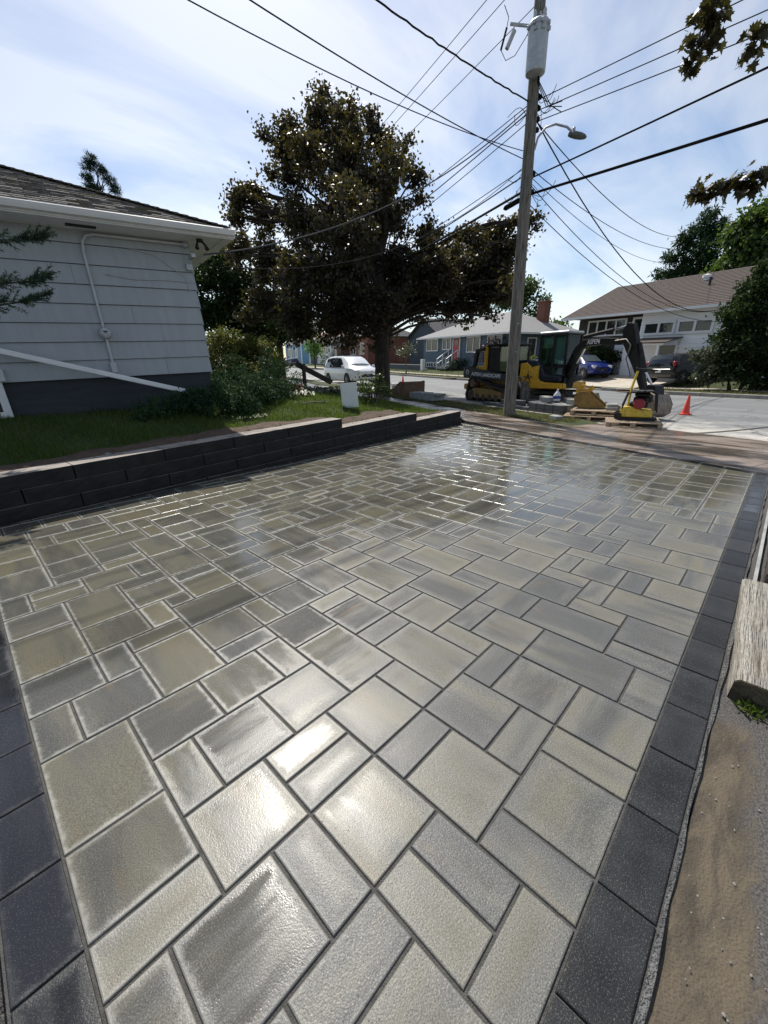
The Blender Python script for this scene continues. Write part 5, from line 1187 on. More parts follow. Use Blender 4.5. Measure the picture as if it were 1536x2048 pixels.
# wooden hand rail, white board, garden stake on the lawn
hr = thing('hand_rail', 'dark wooden hand rail sloping down toward the minivan', 'railing', (7.86, 10.98, lawn_z(7.86, 10.98)))
MB().cbox((0, 0, .36), (.09, .09, .85), .006).build('post', 'timber_dark', hr)
a, b = Vector((-.18, .12, .80)), Vector((.95, -.12, .22)); dd = (b-a); rx = dd.normalized(); ry = Vector((.25, 1, 0)).normalized(); ry = (ry-rx*ry.dot(rx)).normalized()
MB().cbox((a+b)/2, (dd.length, .10, .15), .008, Matrix((rx, ry, rx.cross(ry))).transposed()).build('rail', 'timber_dark', hr)
bd_z = lawn_z(6.09, 6.9)
wb = thing('white_board', 'blank white board leaning upright on the lawn', 'board', (6.09, 6.9, bd_z))
ex = Vector((.28, -.19, -.012)).normalized(); up = Vector((-.12, .10, 1)).normalized(); ny = ex.cross(up)*-1
Mb = Matrix((ex, up.cross(ex), up)).transposed().to_4x4(); Mb.translation = (0, 0, .27)
MB().cbox((0, 0, 0), (.36, .012, .52), .003).build('panel', 'board_white', wb).matrix_local = Mb
MB().box((0, .02, -.05), (.03, .02, .5)).build('stake', 'pallet_wood', wb)
tag(MB().tube([(5.15, 7.35, lawn_z(5.15, 7.35)+.02), (5.5, 7.4, lawn_z(5.5, 7.4)+.035), (5.95, 7.42, lawn_z(5.95, 7.42)+.03)], .018, 6).build('fallen_stick', 'bark_grey'), 'pale stick lying on the lawn in front of the hostas', 'stick')
# spruce at the left edge: only the branch tips reach into view
sp_ = thing('spruce', 'blue green spruce branches reaching in at the left edge before the grey house', 'tree', (-.35, 6.55, .45))
MB().tube([(0, 0, -.1), (.02, 0, 1.2), (.0, .02, 2.6)], [.06, .05, .02], 8).build('trunk', 'bark', sp_, smooth=True)
rg3 = np.random.default_rng(40)
for (tx, ty, tz, n_) in ((1.55, -.18, 2.42, 9), (1.5, -.14, 2.02, 9), (1.45, -.1, 1.82, 7)):
    sb_ = MB(); pth = [Vector((.02, 0, tz-.45)), Vector((tx*.45, ty*.5, tz-.22)), Vector((tx*.8, ty*.8, tz-.10)), Vector((tx, ty, tz))]
    sb_.tube(pth, [.018, .013, .008, .004], 5); PP, DD = [], []
    for i in range(n_*7):
        k = rg3.uniform(.3, 1); seg = k*3; q = pth[min(int(seg), 2)].lerp(pth[min(int(seg), 2)+1], seg-int(seg))
        tw = Vector((rg3.uniform(.2, 1), rg3.normal()*.55, rg3.uniform(-.25, .6))).normalized()*rg3.uniform(.09, .24)*(1.25-k*.5)
        sb_.tube([q, q+tw], [.004, .0015], 4)
        for j in range(60):
            f = rg3.random(); PP.append(tuple(q+tw*f)); dn = tw.normalized()+Vector(rg3.normal(size=3))*.75; DD.append(tuple(dn))
    br = sb_.build('bough', 'bark', sp_, smooth=True)
    PP = np.array(PP); DD = np.array(DD)
    mk('needles', raw_mesh('needles', leaf_verts(PP, DD, rg3.normal(size=PP.shape), .040, .0075, rg3), 4, rg3.random(len(PP))), 'needle_blue', br)
# maple boughs hanging into the top right corner; each leaf is its own piece
def maple_leaf_mesh():
    o = [(0, -.02), (.10, -.10), (.34, -.16), (.26, .02), (.52, .12), (.34, .26), (.40, .44), (.17, .40), (.0, .92), (-.17, .40), (-.40, .44), (-.34, .26), (-.52, .12), (-.26, .02), (-.34, -.16), (-.10, -.10)]
    vs = [(0, .15, 0)]+[(x, y, -.16*abs(x)-.12*max(y-.3, 0)) for x, y in o]; n = len(o)
    vs += [(-.012, -.02, 0), (.012, -.02, 0), (0, -.5, .05)]
    me = bpy.data.meshes.new('leaf'); me.from_pydata(vs, [], [(0, i+1, (i+1) % n+1) for i in range(n)]+[(n+1, n+2, n+3)])
    return me
LEAFM = []
for k in range(5):
    me = maple_leaf_mesh(); a = me.attributes.new('lv', 'FLOAT', 'POINT'); a.data.foreach_set('value', [.1+.2*k]*len(me.vertices)); me.materials.append(MATS['leaf_maple_near']); LEAFM.append(me)
lr = random.Random(12)
def bough(label, path, blobs, per):
    o = thing('maple_bough', label, 'branch', path[0], group='maple boughs overhanging the top right corner')
    org = Vector(path[0]); mb = MB(); mb.tube([Vector(p)-org for p in path], [.02]+[.012]*(len(path)-2)+[.004], 6)
    pts = []
    for b in blobs:
        c = Vector(b[:3]); near = min((Vector(p) for p in path), key=lambda p: (p-c).length)
        mb.tube([near-org, near.lerp(c, .6)+Vector((0, 0, .02))-org, c-org], [.006, .004, .002], 5)
        for j in range(max(3, int(per*b[3]/.05))):
            p = c+Vector((lr.gauss(0, 1), lr.gauss(0, 1), lr.gauss(0, .9)))*b[3]*.8; pts.append((p, c))
    mb.build('twig', 'bark', o, smooth=True)
    for p, c in pts:
        l = bpy.data.objects.new('leaf', lr.choice(LEAFM)); COL.objects.link(l); l.parent = o
        l.location = p-org; s = lr.uniform(.05, .09); l.scale = (s, s, s)
        l.rotation_euler = (R(lr.uniform(195, 265)), R(lr.uniform(-35, 35)), R(lr.uniform(0, 360)))
bough('uppermost maple bough hanging from the top edge near the wires', [(4.6, -.6, 4.6), (4.5, .5, 4.2), (4.47, .98, 3.85), (4.48, 1.04, 3.6)], HANG1, 22)
bough('small maple bough at the right edge between the wires', [(4.6, -.6, 4.1), (4.55, .3, 3.75), (4.54, .62, 3.6), (4.53, .72, 3.48)], HANG2, 22)
bough('lowest maple bough at the right edge above the conifer', [(4.4, -.6, 2.95), (4.37, .2, 2.72), (4.36, .5, 2.66), (4.35, .72, 2.64), (4.34, .84, 2.61)], HANG3, 24)
# ------------------------------------------------------------------ parked cars
def lerp_st(st, x):
    for a, b in zip(st, st[1:]):
        if a[0] <= x <= b[0]:
            k = (x-a[0])/(b[0]-a[0]); return [p+(q-p)*k for p, q in zip(a, b)]
    return list(st[-1] if x > st[0][0] else st[0])
def car(name, label, loc, rotz, st, wheels, side_win, shield, rear, paint, wr=.33, lights=True, plate=None, cat='car', shield_mat='windshield'):
    """st: stations (x, z_bottom, z_belt, z_top, half_width, half_width_top), rear to front"""
    o = thing(name, label, cat, loc, rotz); b = MB(); n = 15
    for (x, zb, zs, zt, w, wt) in st:
        hr = [(w*.86, zb), (w*.97, zb+.08), (w, zb+(zs-zb)*.45), (w*.985, zs-.06), (w*.955, zs), (wt+(w*.955-wt)*.1, zt-.08), (wt*.86, zt-.015)]
        ring = hr+[(0, zt)]+[(-y, z) for y, z in hr[::-1]]
        b.v += [(x, y, z) for y, z in ring]
    for i in range(len(st)-1):
        for j in range(n-1): b.f.append((i*n+j, (i+1)*n+j, (i+1)*n+j+1, i*n+j+1))
        b.f.append((i*n+n-1, (i+1)*n+n-1, (i+1)*n, i*n))
    b.f += [tuple(range(n)), tuple(range((len(st)-1)*n+n-1, (len(st)-1)*n-1, -1))]
    body = b.build('body', paint, o, smooth=True)
    def side(x, k, off=.012):
        x_, zb, zs, zt, w, wt = lerp_st(st, x); y0, z0 = w*.955, zs; y1, z1 = wt+(w*.955-wt)*.1, zt-.08
        return y0+(y1-y0)*k+off, z0+(z1-z0)*k
    for sg in (-1, 1):
        for (xa, xb, xc, xd) in side_win:    # bottom rear, bottom front, top front, top rear
            m = MB(); pts = []
            for x, k in ((xa, .06), (xb, .06), (xc, .93), (xd, .93)):
                y, z = side(x, k, .026); pts.append((x, sg*y, z))
            m.add(pts+[(p[0], p[1]-sg*.02, p[2]) for p in pts], [(0, 1, 2, 3), (7, 6, 5, 4), (0, 4, 5, 1), (1, 5, 6, 2), (2, 6, 7, 3), (3, 7, 4, 0)])
            m.build('side_window', 'car_glass', o)
    def glass(nm, xa, xb, ma, out):
        m = MB()
        for x in (xa, xb):
            x_, zb, zs, zt, w, wt = lerp_st(st, x)
            for k in range(7):
                q = -1+k/3; yy = q*(wt*.88); zz = zt-.012*abs(q)**3+.012
                m.v.append((x+out*(1-abs(q)**2)*.03, yy, zz))
        for k in range(6): m.f.append((k, k+1, 8+k, 7+k))
        m.build(nm, ma, o, smooth=True)
    glass('windshield', *shield, shield_mat, 1)
    if rear: glass('rear_window', *rear, 'car_glass', -1)
    for (x, sg) in [(wx, s) for wx in wheels for s in (-1, 1)]:
        w = lerp_st(st, x)[4]; y = sg*(w-.10)
        MB().lathe([(wr+.05, -.02), (wr+.055, .112)], (x, sg*(w-.112) if sg > 0 else -w, wr), 22, 'y').build('wheel_arch', 'black_matte', o)
        t = MB().lathe([(wr*.6, -.11), (wr*.92, -.105), (wr, -.07), (wr, .07), (wr*.92, .105), (wr*.6, .11)], (x, y, wr), 22, 'y').build('tyre', 'rubber', o, smooth=True)
        rm = MB().lathe([(wr*.64, -.02), (wr*.62, .0), (wr*.16, .03), (.02, .04)] if sg > 0 else [(.02, -.04), (wr*.16, -.03), (wr*.62, 0), (wr*.64, .02)], (x, y+sg*.085, wr), 20, 'y').build('rim', 'steel', t, smooth=True)
        for k in range(5):
            a = k*2*math.pi/5; MB().box((x+math.cos(a)*wr*.36, y+sg*.118, wr+math.sin(a)*wr*.36), (wr*.5, .012, .045), Matrix.Rotation(-a, 3, 'Y')).build('spoke', 'steel', rm)
    xr, xf = st[0], st[-1]
    for sg in (-1, 1):
        f = lerp_st(st, xf[0]-.22)
        m = MB(); m.cbox((xf[0]-.17, sg*(f[4]*.72), f[2]-.1), (.36, f[4]*.42, .17), .05, Matrix.Rotation(sg*R(-24), 3, 'Z')); m.build('headlight', 'lamp_clear', o, smooth=True)
        g = lerp_st(st, xr[0]+.12)
        m = MB(); m.cbox((xr[0]+.12, sg*(g[4]*.86), g[2]-.02), (.2, g[4]*.22, .38), .04, Matrix.Rotation(sg*R(14), 3, 'Z')); m.build('tail_light', 'lamp_red', o, smooth=True)
        xm = shield[0]-.28; y, z = side(xm, 0.02, .1); m = MB(); m.cbox((xm, sg*(y+.02), z+.08), (.13, .2, .16), .045); m.build('mirror', paint, o, smooth=True)
    MB().cbox((xf[0]-.03, 0, xf[2]-.16), (.10, xf[4]*.9, .11), .02).build('grille', 'black_matte', o); MB().cbox((xf[0]-.0, 0, xf[2]-.16), (.06, .2, .06), .02).build('badge', 'chrome', o)
    MB().cbox((xf[0]-.02, 0, xf[1]+.16), (.1, xf[4]*1.2, .12), .02).build('air_intake', 'black_matte', o)
    MB().cbox((xr[0]-.0, 0, xr[1]+.26), (.06, xr[4]*1.7, .05), .01).build('bumper_strip', 'chrome', o)
    if plate: MB().box((xr[0]-.012, plate, xr[2]-.22), (.02, .30, .15)).build('licence_plate', 'plate', o)
    MB().box((xr[0]+.8, 0, xr[1]+.05), (1.2, .9, .1)).build('underside', 'black_matte', o)
    return o
VAN = [(-2.55, .38, .95, 1.02, .80, .66), (-2.50, .30, 1.02, 1.32, .92, .70), (-2.35, .24, 1.05, 1.66, .97, .68), (-2.0, .22, 1.05, 1.73, .99, .70), (-1.0, .22, 1.03, 1.76, 1.0, .72), (.2, .22, 1.02, 1.74, 1.0, .71), (.75, .22, 1.02, 1.62, 1.0, .68), (1.25, .22, 1.02, 1.34, .99, .70), (1.62, .22, 1.01, 1.10, .98, .74), (2.1, .24, .96, 1.02, .95, .72), (2.42, .28, .86, .92, .88, .66), (2.56, .36, .74, .80, .74, .56)]
p = ST(26.2, 10.98, -.05)
car('minivan', 'white minivan parked at the kerb behind the copper maple', p, HEAD+R(1.5), VAN, (-1.55, 1.52), [(-2.2, -1.25, -1.25, -2.0), (-1.18, -.15, -.15, -1.18), (-.08, 1.15, .35, -.08)], (1.5, .32), (-2.5, -2.33), 'car_white', .34)
HATCH = [(-1.9, .42, .82, .90, .72, .60), (-1.86, .30, .90, 1.12, .82, .62), (-1.72, .24, .93, 1.38, .85, .60), (-1.3, .22, .93, 1.46, .86, .60), (-.4, .22, .92, 1.49, .86, .61), (.25, .22, .91, 1.42, .86, .60), (.65, .22, .90, 1.22, .86, .60), (1.05, .22, .90, .98, .85, .62), (1.5, .24, .84, .90, .82, .62), (1.82, .28, .74, .80, .76, .56), (1.95, .36, .62, .68, .64, .48)]
p = ST(13.35, 25.2, far_rise(25.2)+.02)
car('dark_hatchback', 'dark hatchback parked with its tail to the street by the white house', p, math.atan2(DT.y, DT.x)+R(-6), HATCH, (-1.2, 1.2), [(-1.55, -.75, -.7, -1.35), (-.68, .05, .05, -.65), (.1, .85, .3, .1)], (1.0, .3), (-1.84, -1.70), 'car_black', .31, plate=.02)
p = ST(19.75, 25.4, far_rise(25.4)+.02)
car('blue_car', 'bright blue small car nosing out of the drive behind the excavator boom', p, math.atan2(-DT.y, -DT.x)+R(72), HATCH, (-1.2, 1.2), [(-1.55, -.75, -.7, -1.35), (-.68, .05, .05, -.65), (.1, .85, .3, .1)], (1.0, .3), (-1.84, -1.70), 'car_blue', .31)
p = ST(84, 22.6, .1)
car('navy_car', 'dark blue car parked far up the street', p, HEAD+R(190), HATCH, (-1.2, 1.2), [(-1.55, -.75, -.7, -1.35), (-.68, .05, .05, -.65), (.1, .85, .3, .1)], (1.0, .3), (-1.84, -1.70), 'car_navy', .31)
p = ST(92, 23.6, .1)
car('silver_car', 'pale car parked beyond the dark blue car', p, HEAD+R(185), HATCH, (-1.2, 1.2), [(-1.55, -.75, -.7, -1.35), (-.68, .05, .05, -.65), (.1, .85, .3, .1)], (1.0, .3), (-1.84, -1.70), 'car_white', .31)
# ------------------------------------------------------------------ compact track loader
def track(par, y, w, prof, lugs=True, name='track', pitch=.12):
    """rubber belt round a side outline (x, z), with its lugs"""
    n = len(prof); cx = sum(p[0] for p in prof)/n; cz = sum(p[1] for p in prof)/n
    inn = []
    for i in range(n):
        a, b, c = Vector(prof[i-1]), Vector(prof[i]), Vector(prof[(i+1) % n])
        e1 = (b-a).normalized(); e2 = (c-b).normalized(); n1 = Vector((-e1.y, e1.x)); n2 = Vector((-e2.y, e2.x))
        inn.append(b+(n1+n2)*(.045/max(1+n1.dot(n2), .3)))
    m = MB(); vs = [(p[0], y-w/2, p[1]) for p in prof]+[(p[0], y+w/2, p[1]) for p in prof]+[(p[0], y-w/2, p[1]) for p in inn]+[(p[0], y+w/2, p[1]) for p in inn]
    fs = []
    for i in range(n):
        j = (i+1) % n; fs += [(i, j, n+j, n+i), (2*n+i, 3*n+i, 3*n+j, 2*n+j), (i, 2*n+i, 2*n+j, j), (n+i, n+j, 3*n+j, 3*n+i)]
    t = m.add(vs, fs).build(name, 'rubber', par)
    lg = MB(); L_ = 0.; pts = [Vector(p) for p in prof]+[Vector(prof[0])]
    for a, b in zip(pts, pts[1:]):
        d = (b-a); l = d.length; e = d.normalized(); nn = Vector((e.y, -e.x)); k = (pitch-L_) % pitch
        while k < l:
            c = a+e*k+nn*.012; ang = math.atan2(e.y, e.x)
            lg.box((c.x, y, c.y), (.045, w*.96, .032), Matrix.Rotation(-ang, 3, 'Y')); k += pitch
        L_ = (L_+l) % pitch
    tag(lg.build('lug', 'rubber', t), kind='stuff')
    return t
def arc2(cx, cz, r, a0, a1, n): return [(cx+r*math.cos(R(a0+(a1-a0)*i/n)), cz+r*math.sin(R(a0+(a1-a0)*i/n))) for i in range(n+1)]
ld = thing('track_loader', 'yellow and black compact track loader parked on the street behind the utility pole', 'loader', ST(12.65, 11.8, -.045), HEAD+R(2))
# side outline of the track: high sprocket at the rear, long flat foot (counter-clockwise)
TP = arc2(-.95, .26, .25, 180, 270, 5)+arc2(.95, .26, .25, 270, 395, 6)+arc2(-.86, .72, .20, 75, 185, 6)
for y in (-.74, .74):
    t_ = track(ld, y, .40, TP)
    sgn = -1 if y < 0 else 1
    MB().prism([(-.9, .16), (.95, .16), (1.02, .34), (.2, .5), (-.8, .52), (-1.0, .34)], y-.14, y+.14, 'y').build('track_frame', 'yellow_dull', ld)
    MB().lathe([(.15, -.16), (.17, 0), (.15, .16)], (-.86, y, .70), 16, 'y').build('sprocket', 'rust', ld)
    for x, r_ in ((-.93, .19), (-.55, .12), (-.2, .12), (.15, .12), (.5, .12), (.93, .19)): MB().lathe([(r_*.5, -.17), (r_, -.15), (r_, .15), (r_*.5, .17)], (x, y, .07+r_), 14, 'y').build('roller', 'muddy', ld)
MB().cbox((-.05, 0, .62), (2.3, 1.04, .62), .05).build('chassis', 'yellow_dull', ld)
MB().prism([(-1.35, .62), (-.55, .62), (-.55, 1.35), (-1.2, 1.32), (-1.38, 1.05)], -.62, .62, 'y').build('engine_housing', 'yellow_paint', ld, bevel=.03)
MB().cbox((-1.45, 0, .55), (.22, 1.5, .22), .04).build('rear_bumper', 'yellow_paint', ld); MB().cbox((-1.42, 0, .36), (.28, 1.2, .16), .03).build('counterweight', 'yellow_dull', ld)
MB().cbox((-1.40, -.45, .8), (.06, .14, .1), .01).build('tail_lamp', 'lamp_red', ld); MB().cbox((-1.40, .45, .8), (.06, .14, .1), .01).build('tail_lamp', 'lamp_red', ld)
for y in (-.56, .56):
    # lift arm: swept black beam from the rear tower down to the front
    a_ = MB().prism([(-1.55, 1.02), (-1.48, 1.30), (-1.15, 1.36), (-.7, 1.22), (.2, 1.12), (.95, 1.02), (1.25, .70), (1.42, .34), (1.28, .30), (1.08, .58), (.85, .80), (.1, .84), (-.8, .86), (-1.5, .90)], y*1.32-.07, y*1.32+.07, 'y').build('lift_arm', 'navy_paint', ld, bevel=.012)
    MB().prism([(-1.18, 1.2), (-1.05, 1.2), (-.86, 1.95), (-1.0, 1.95)], y*1.1-.06, y*1.1+.06, 'y').build('rear_post', 'black_paint', ld)
    MB().prism([(-.98, 1.82), (-.98, 1.95), (-.5, 2.0), (-.5, 1.88)], y*1.1-.05, y*1.1+.05, 'y').build('top_link', 'black_paint', ld)
    MB().box((-.50, y*1.02, 1.6), (.12, .10, .85)).build('yellow_post', 'yellow_paint', ld)
    MB().cyl((-.4, y*1.25, .75), (.75, y*1.25, .62), .045, n=10).build('lift_cylinder', 'black_paint', ld); MB().cyl((.75, y*1.25, .62), (1.05, y*1.25, .55), .025, n=8).build('cylinder_rod', 'chrome', ld)
cb = MB()
for x, y in ((-.42, -.5), (-.42, .5), (.62, -.5), (.62, .5), (.15, -.5), (.15, .5)): cb.box((x, y, 1.45), (.07, .07, 1.15))
cb.box((.1, -.5, .93), (1.1, .08, .12)); cb.box((.1, .5, .93), (1.1, .08, .12)); cb.box((-.42, 0, 1.3), (.07, 1.0, .9))
cab = cb.build('cab_frame', 'black_paint', ld)
MB().cbox((.12, 0, 2.05), (1.25, 1.14, .09), .035).build('cab_roof', 'black_paint', ld)
for x in (.45, .62): MB().cyl((x, -.46, 1.98), (x+.03, -.48, 1.97), .045, n=10).build('work_light', 'lamp_clear', ld)
MB().box((.62, 0, 1.5), (.012, .92, .95)).build('front_glass', 'cab_glass', ld)
for y in (-.515, .515): MB().box((.385, y, 1.5), (.40, .012, .95)).build('side_glass', 'cab_glass', ld); MB().box((-.13, y, 1.5), (.50, .014, .95)).build('side_screen', 'black_matte', ld)
MB().cbox((-.1, 0, 1.05), (.5, .5, .14), .05).build('seat', 'black_matte', ld); MB().cbox((-.3, 0, 1.4), (.12, .46, .6), .05).build('seat_back', 'black_matte', ld)
qa = MB(); qa.box((1.42, 0, .42), (.10, 1.12, .5)); qa.box((1.36, 0, .72), (.14, 1.0, .08))
qa.build('attachment_plate', 'worn_steel', ld)
for y in (-.35, .35): MB().tube([(1.0, y, .95), (1.2, y, .9), (1.38, y, .62), (1.40, y, .4)], .03, 8).build('hydraulic_hose', 'worn_steel', ld); MB().cyl((1.02, y, .82), (1.36, y, .36), .05, n=10).build('tilt_cylinder', 'galv', ld)
fk = MB()
for y in (-.35, .35): fk.box((1.95, y, .16), (1.0, .12, .05)); fk.box((1.5, y, .4), (.05, .12, .5))
fk.build('fork', 'worn_steel', ld)
text('lettering', 'ASPEN LANDSCAPE', .185, 'letter_white', ld, (-.22, -.815, 1.0), (R(90), R(3), 0), .003, .003)
MB().lathe([(.10, 0), (.10, -.004)], (-1.28, -.812, 1.11), 16, 'y').build('emblem', 'pipe_grey', ld); MB().prism([(-1.33, 1.04), (-1.28, 1.18), (-1.23, 1.04)], -.822, -.818, 'y').build('emblem', 'letter_black', ld)

# ------------------------------------------------------------------ mini excavator
EXP = ST(10.95, 12.55, -.045); BKT = Vector((13.15, 2.52, 0))
EXA = math.atan2(BKT.y-EXP.y, BKT.x-EXP.x)
ex_ = thing('mini_excavator', 'yellow and black mini excavator with its arm bent down beside the pallets', 'excavator', EXP, EXA)
ta = HEAD+R(16)-EXA
uc = bpy.data.objects.new('undercarriage', None)
TE = arc2(-.78, .24, .23, 90, 270, 8)+arc2(.78, .24, .23, 270, 450, 8)
um = MB().cbox((0, 0, .34), (1.2, .85, .3), .04).build('undercarriage', 'muddy', ex_); um.rotation_euler = (0, 0, ta)
for y in (-.62, .62):
    t_ = track(um, y, .32, TE, pitch=.11)
    for x, r_ in ((-.78, .18), (-.4, .09), (0, .09), (.4, .09), (.78, .18)): MB().lathe([(r_*.5, -.14), (r_, -.12), (r_, .12), (r_*.5, .14)], (x, y, .06+r_ if r_ < .1 else .24), 14, 'y').build('roller', 'muddy', um)
    MB().box((0, y, .25), (1.3, .18, .16)).build('track_frame', 'muddy', um)
MB().prism([(1.28, .02), (1.36, .10), (1.38, .26), (1.32, .40), (1.26, .40), (1.31, .25), (1.29, .12), (1.22, .02)], -.85, .85, 'y').build('dozer_blade', 'worn_steel', um); MB().box((1.0, .3, .24), (.6, .1, .12)).build('blade_arm', 'black_paint', um); MB().box((1.0, -.3, .24), (.6, .1, .12)).build('blade_arm', 'black_paint', um)
MB().lathe([(.42, .48), (.42, .6)], n=20).build('slew_ring', 'black_matte', ex_)
# upper house: rounded yellow tail, black covers
pl = [(.80, -.72), (.80, .72)]+[(-.18+.80*math.cos(R(a)), .88*math.sin(R(a))) for a in range(100, 261, 16)]
hs = MB().prism(pl, .58, .78, 'z').build('house_base', 'yellow_paint', ex_, bevel=.04); hs.rotation_euler = (0, 0, R(24))
tl = MB(); lev = ((.76, 1.0), (.95, 1.03), (1.15, 1.02), (1.32, .96), (1.42, .86)); npl = 19
for z, k in lev:
    for i in range(npl):
        a = 88+i*(184/(npl-1)); tl.v.append((-.16+.80*k*math.cos(R(a)), .86*k*math.sin(R(a)), z))
for i in range(len(lev)-1):
    for j in range(npl-1): tl.f.append((i*npl+j, i*npl+j+1, (i+1)*npl+j+1, (i+1)*npl+j))
    tl.f.append((i*npl+npl-1, i*npl, (i+1)*npl, (i+1)*npl+npl-1))
tl.f += [tuple(range(npl)), tuple(range((len(lev)-1)*npl, len(lev)*npl))]
tl.build('counterweight', 'yellow_paint', hs, smooth=True)
hd_ = MB().prism([(-.80, 1.38), (-.84, 1.2), (-.70, .95), (-.50, .80), (.70, .80), (.70, 1.02), (.1, 1.06), (-.05, 1.36), (-.25, 1.54), (-.55, 1.56)], -.79, .76, 'y').build('engine_cover', 'navy_paint', hs, bevel=.07)
for y_ in (-.83, .83): MB().prism([(-.86, .60), (.78, .60), (.78, .78), (.15, .80), (-.05, .86), (-.28, 1.12), (-.46, 1.36), (-.62, 1.46), (-.84, 1.44)], y_-.045, y_+.045, 'y').build('side_panel', 'yellow_paint', hs, bevel=.02)
cbx = (-.22, .72); cby = (-.70, .22); z0, z1 = 1.02, 2.34
fr = MB()
for x in (cbx[0], .28, cbx[1]):
    for y in cby: fr.box((x, y, (z0+z1)/2), (.065, .065, z1-z0))
for z in (z0, 1.30, z1):
    for y in cby: fr.box(((cbx[0]+cbx[1])/2, y, z), (cbx[1]-cbx[0]+.06, .06, .06))
    for x in cbx: fr.box((x, (cby[0]+cby[1])/2, z), (.06, cby[1]-cby[0]+.06, .06))
fr.build('cab_frame', 'black_paint', hs)
MB().cbox(((cbx[0]+cbx[1])/2, (cby[0]+cby[1])/2, 2.40), (1.06, 1.04, .08), .03).build('cab_roof', 'galv', hs)
for y in cby:
    MB().box((.03, y, 1.82), (.44, .012, .98)).build('side_glass', 'cab_glass', hs); MB().box((.5, y, 1.70), (.38, .012, 1.24)).build('door_glass', 'cab_glass', hs)
for x in cbx: MB().box((x, (cby[0]+cby[1])/2, 1.82), (.012, .86, .98)).build('end_glass', 'cab_glass', hs)
MB().box((.03, cby[0], 1.17), (.44, .03, .24)).build('lower_panel', 'black_paint', hs)
MB().cbox((.1, -.24, 1.35), (.45, .46, .12), .05).build('seat', 'black_matte', hs); MB().cbox((-.06, -.24, 1.68), (.12, .42, .55), .06).build('seat_back', 'black_matte', hs)
for y in (-.45, -.03): MB().tube([(.48, y, 1.3), (.52, y, 1.65)], .015, 6).build('lever', 'black_matte', hs)
for z in (1.0, 1.22): MB().cbox((-1.0, -.2, z-.05), (.04, .16, .1), .01).build('tail_lamp', 'lamp_red', hs)
# logo on the yellow tail: a tree shaped A, a leaf over it and the name under it
lg_ = bpy.data.objects.new('logo', None)
lx, ly = -.66, -.64; la = R(-152+90)
ldir = Vector((0, -1, 0)); lp_ = Vector((-.50, -.862, .98)); lxv = Vector((-ldir.y, ldir.x, 0))
lgm = MB()
def lpt(a, b, d=.012): return lp_+lxv*a+Vector((0, 0, b))+ldir*d
for quad_ in (((-.10, -.12), (-.06, -.12), (.015, .10), (-.02, .10)), ((.10, -.12), (.06, -.12), (-.015, .10), (.02, .10)), ((-.05, -.04), (.05, -.04), (.05, -.01), (-.05, -.01)), ((-.015, .14), (.0, .12), (.02, .15), (.0, .20)), ((-.17, -.0), (-.08, -.02), (-.10, .03), (-.15, .03)), ((.17, .0), (.08, -.02), (.10, .03), (.15, .03))):
    lgm.add([lpt(*q) for q in quad_]+[lpt(*q, d=.03) for q in quad_], [(3, 2, 1, 0), (4, 5, 6, 7), (0, 1, 5, 4), (1, 2, 6, 5), (2, 3, 7, 6), (3, 0, 4, 7)])
lgm.build('logo', 'letter_black', hs)
text('lettering', 'ASPEN', .10, 'letter_black', hs, lp_+Vector((0, 0, -.19))+ldir*.03, (R(90), 0, math.atan2(lxv.y, lxv.x)), .003)
# boom, arm, bucket in the plane of the machine (x forward)
RB = (BKT-EXP).to_2d().length
by = -.12
boom = [(.64, .80), (.84, .78), (1.08, 1.26), (1.33, 1.72), (1.56, 1.90), (2.2, 1.93), (RB-1.35, 1.88), (RB-1.2, 1.94), (RB-1.25, 2.05), (2.1, 2.13), (1.5, 2.10), (1.18, 1.90), (.86, 1.30)]
MB().prism(boom, by-.09, by+.09, 'y').build('boom', 'black_paint', ex_, bevel=.012)
MB().prism([(.5, .62), (.95, .62), (1.0, .95), (.6, 1.0)], by-.2, by+.2, 'y').build('boom_foot', 'black_paint', ex_)
MB().cyl((.95, by, .75), (1.26, by-.0, 1.4), .055, n=12).build('boom_cylinder', 'black_matte', ex_); MB().cyl((1.26, by, 1.4), (1.56, by, 1.85), .03, n=10).build('cylinder_rod', 'chrome', ex_)
ax_ = RB-1.2
arm = [(ax_-.14, 2.30), (ax_+.0, 2.45), (ax_+.18, 2.42), (ax_+.34, 2.10), (ax_+.58, 1.45), (ax_+.98, .64), (ax_+.86, .58), (ax_+.44, 1.25), (ax_+.08, 1.72), (ax_-.10, 1.98)]
MB().prism(arm, by-.075, by+.075, 'y').build('arm', 'black_paint', ex_, bevel=.012)
MB().cyl((1.45, by, 2.20), (ax_-.55, by, 2.31), .055, n=12).build('arm_cylinder', 'black_matte', ex_); MB().cyl((ax_-.55, by, 2.31), (ax_+.0, by, 2.38), .03, n=10).build('cylinder_rod', 'chrome', ex_)
MB().cyl((ax_+.46, by, 1.9), (ax_+.82, by, 1.15), .05, n=12).build('bucket_cylinder', 'black_matte', ex_); MB().cyl((ax_+.82, by, 1.15), (ax_+1.16, by, .75), .028, n=10).build('cylinder_rod', 'chrome', ex_)
MB().tube([(ax_-.3, by-.12, 2.0), (ax_+.1, by-.13, 2.02), (ax_+.28, by-.12, 1.85), (ax_+.2, by-.12, 1.5), (ax_+.38, by-.12, 1.2), (ax_+.45, by-.11, 1.0)], .018, 6).build('hydraulic_hose', 'worn_steel', ex_, smooth=True)
MB().tube([(.80, by-.11, 1.15), (.98, by-.11, 1.5), (1.2, by-.11, 1.86), (1.4, by-.10, 2.03)], .014, 6).build('hydraulic_hose', 'rubber', ex_, smooth=True)
bk_ = [(RB-.28, .60), (RB+.02, .66), (RB+.20, .60), (RB+.36, .36), (RB+.34, .12), (RB+.16, .0), (RB-.06, .0), (RB-.30, .12)]
bkt = MB()
